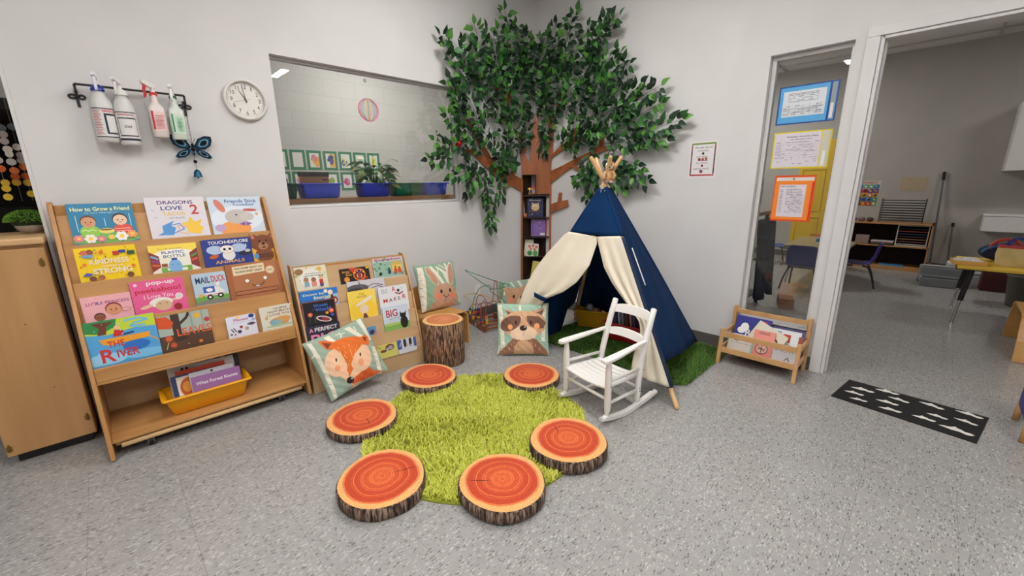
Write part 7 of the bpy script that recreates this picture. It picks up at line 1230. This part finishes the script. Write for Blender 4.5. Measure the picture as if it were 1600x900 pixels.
school_chair(2.76, -2.02, -PI/2, NB, 'navy moulded chair seen from behind through the narrow window')
school_chair(3.44, -2.47, .1, (28, 40, 120), 'navy moulded chair seen through the doorway, beside the low table')
school_chair(4.45, -1.30, -PI*.8, (40, 66, 140), 'blue moulded chair beyond the low table, left in the narrow window')
for j in range(3): school_chair(4.55, -1.95, -.9, ((186, 56, 40), (60, 60, 66), (176, 50, 40))[j], ('red moulded chair at the bottom of the stack beyond the low table', 'dark grey moulded chair in the middle of the stack beyond the low table', 'red moulded chair on top of the stack beyond the low table')[j], z=.075*j*1.3+.001*j, legs=(j == 0))
# dark cart with grey cloth, left in the narrow window
o = thing('utility_cart', 'dark cart with a wooden top just beyond the narrow window', 'cart', T(1.45, -1.60)); a = MB(); a.box(-.30, .30, -.24, .5, .985, 1.02, wood('cart_top', (120, 86, 58), (146, 108, 76), 'X')); a.build('top', o, bevel=.003)
for z in (.12, .52): MB().box(-.28, .28, -.22, .48, z, z+.02, M_BLACKM).build('shelf_board', o)
for x, y in ((-.27, -.21), (.27, -.21), (-.27, .47), (.27, .47)): MB().box(x-.015, x+.015, y-.015, y+.015, .0, .9845, M_BLACKM).build('post', o)
MB().box(-.295, .295, -.2485, -.2405, .93, .945, M_WHITEP).build('edge_strip', o)
o = thing('dark_cloth', 'dark grey cloth hanging from the end of the utility cart', 'cloth', T(1.45, -1.865)); a = MB(); G = []
for i in range(14):
    z = .96-.82*i/13; G.append([(-.30+.62*j/30, -.012-.018*math.sin(j*.9+i*.12)*(.4+i/13)-.004*i, z+.03*math.sin(j*.4)*(i/13)) for j in range(31)])
a.quadstrip(G, noise_mat('grey_cloth', (44, 44, 48), (60, 60, 64), rough=.9)); a.build('cloth', o, solid=.004)
o = thing('desk_monitor', 'grey boxy screen standing on the utility cart', 'monitor', T(1.50, -1.62, 1.0205)); a = MB(); a.box(-.02, .02, -.17, .17, .08, .33, C((120, 120, 116), .5)); a.build('screen', o, bevel=.006); a = MB(); a.cyl((0, 0, .0005), (0, 0, .012), .07, .07, M_BLACKM, 20); a.cyl((0, 0, .012), (0, 0, .0795), .012, .012, M_BLACKM, 10); a.build('stand', o)
o = thing('paper_pile', 'white papers lying on the utility cart', 'paper', T(1.33, -1.74, 1.0205, .2)); MB().box(-.1, .1, -.07, .07, 0, .02, M_WHITEP).box(-.08, .1, -.06, .06, .0202, .03, C((200, 190, 186), .7)).build('sheets', o)
o = thing('cardboard_box', 'brown cardboard box on the floor below the dark cloth', 'box', T(1.78, -2.08, 0, .3)); MB().box(-.13, .13, -.07, .07, .001, .10, noise_mat('cardboard', (130, 92, 60), (156, 112, 76), rough=.8)).build('body', o, bevel=.003)

# ------------------------------------------------------------------ right edge: bent wood chair and blue chair corner
o = thing('bent_wood_bench', 'bent plywood bench cut off by the right edge beyond the doorway', 'bench', T(1.64, -3.85, 0)); 
P2 = [(-.19, .001), (-.17, .15), (-.145, .26)]+[(-.09-.05*math.cos(t), .29+.05*math.sin(t)) for t in np.linspace(.3, PI/2, 6)]+[(0, .342)]+[(.09+.05*math.sin(t), .29+.05*math.cos(t)) for t in np.linspace(0, PI/2-.3, 6)]+[(.145, .26), (.17, .15), (.19, .001)]
bent([(x*2.0, z) for x, z in P2], .016, -.19, .19, M_BENT, 'seat_and_sides')
o = thing('wooden_chair', 'wooden chair with a blue seat cut off by the right edge', 'chair', T(-.06, -3.80)); 
for x, y in ((-.15, .205), (.15, .205), (-.15, -.12), (.15, -.12)): MB().tube([(x, y, .001), (x*.98, y*.97, .10), (x*.95, y*.9, .26)], [.014, .018, .015], M_BEECH, 12).build('leg', o)
MB().box(-.16, .16, -.15, .17, .2615, .285, C((30, 44, 140), .5)).build('seat', o, bevel=.008)
MB().prism([(-.16, .0), (.16, .0), (.13, .16), (-.13, .16)], -.014, .0, C((30, 44, 140), .5), Matrix(((1, 0, 0, 0), (0, 0, 1, .212), (0, 1, 0, .10), (0, 0, 0, 1)))).build('front_apron', o, bevel=.003)
MB().box(-.14, .14, -.17, -.155, .30, .52, M_BEECH).build('backrest', o, bevel=.005)
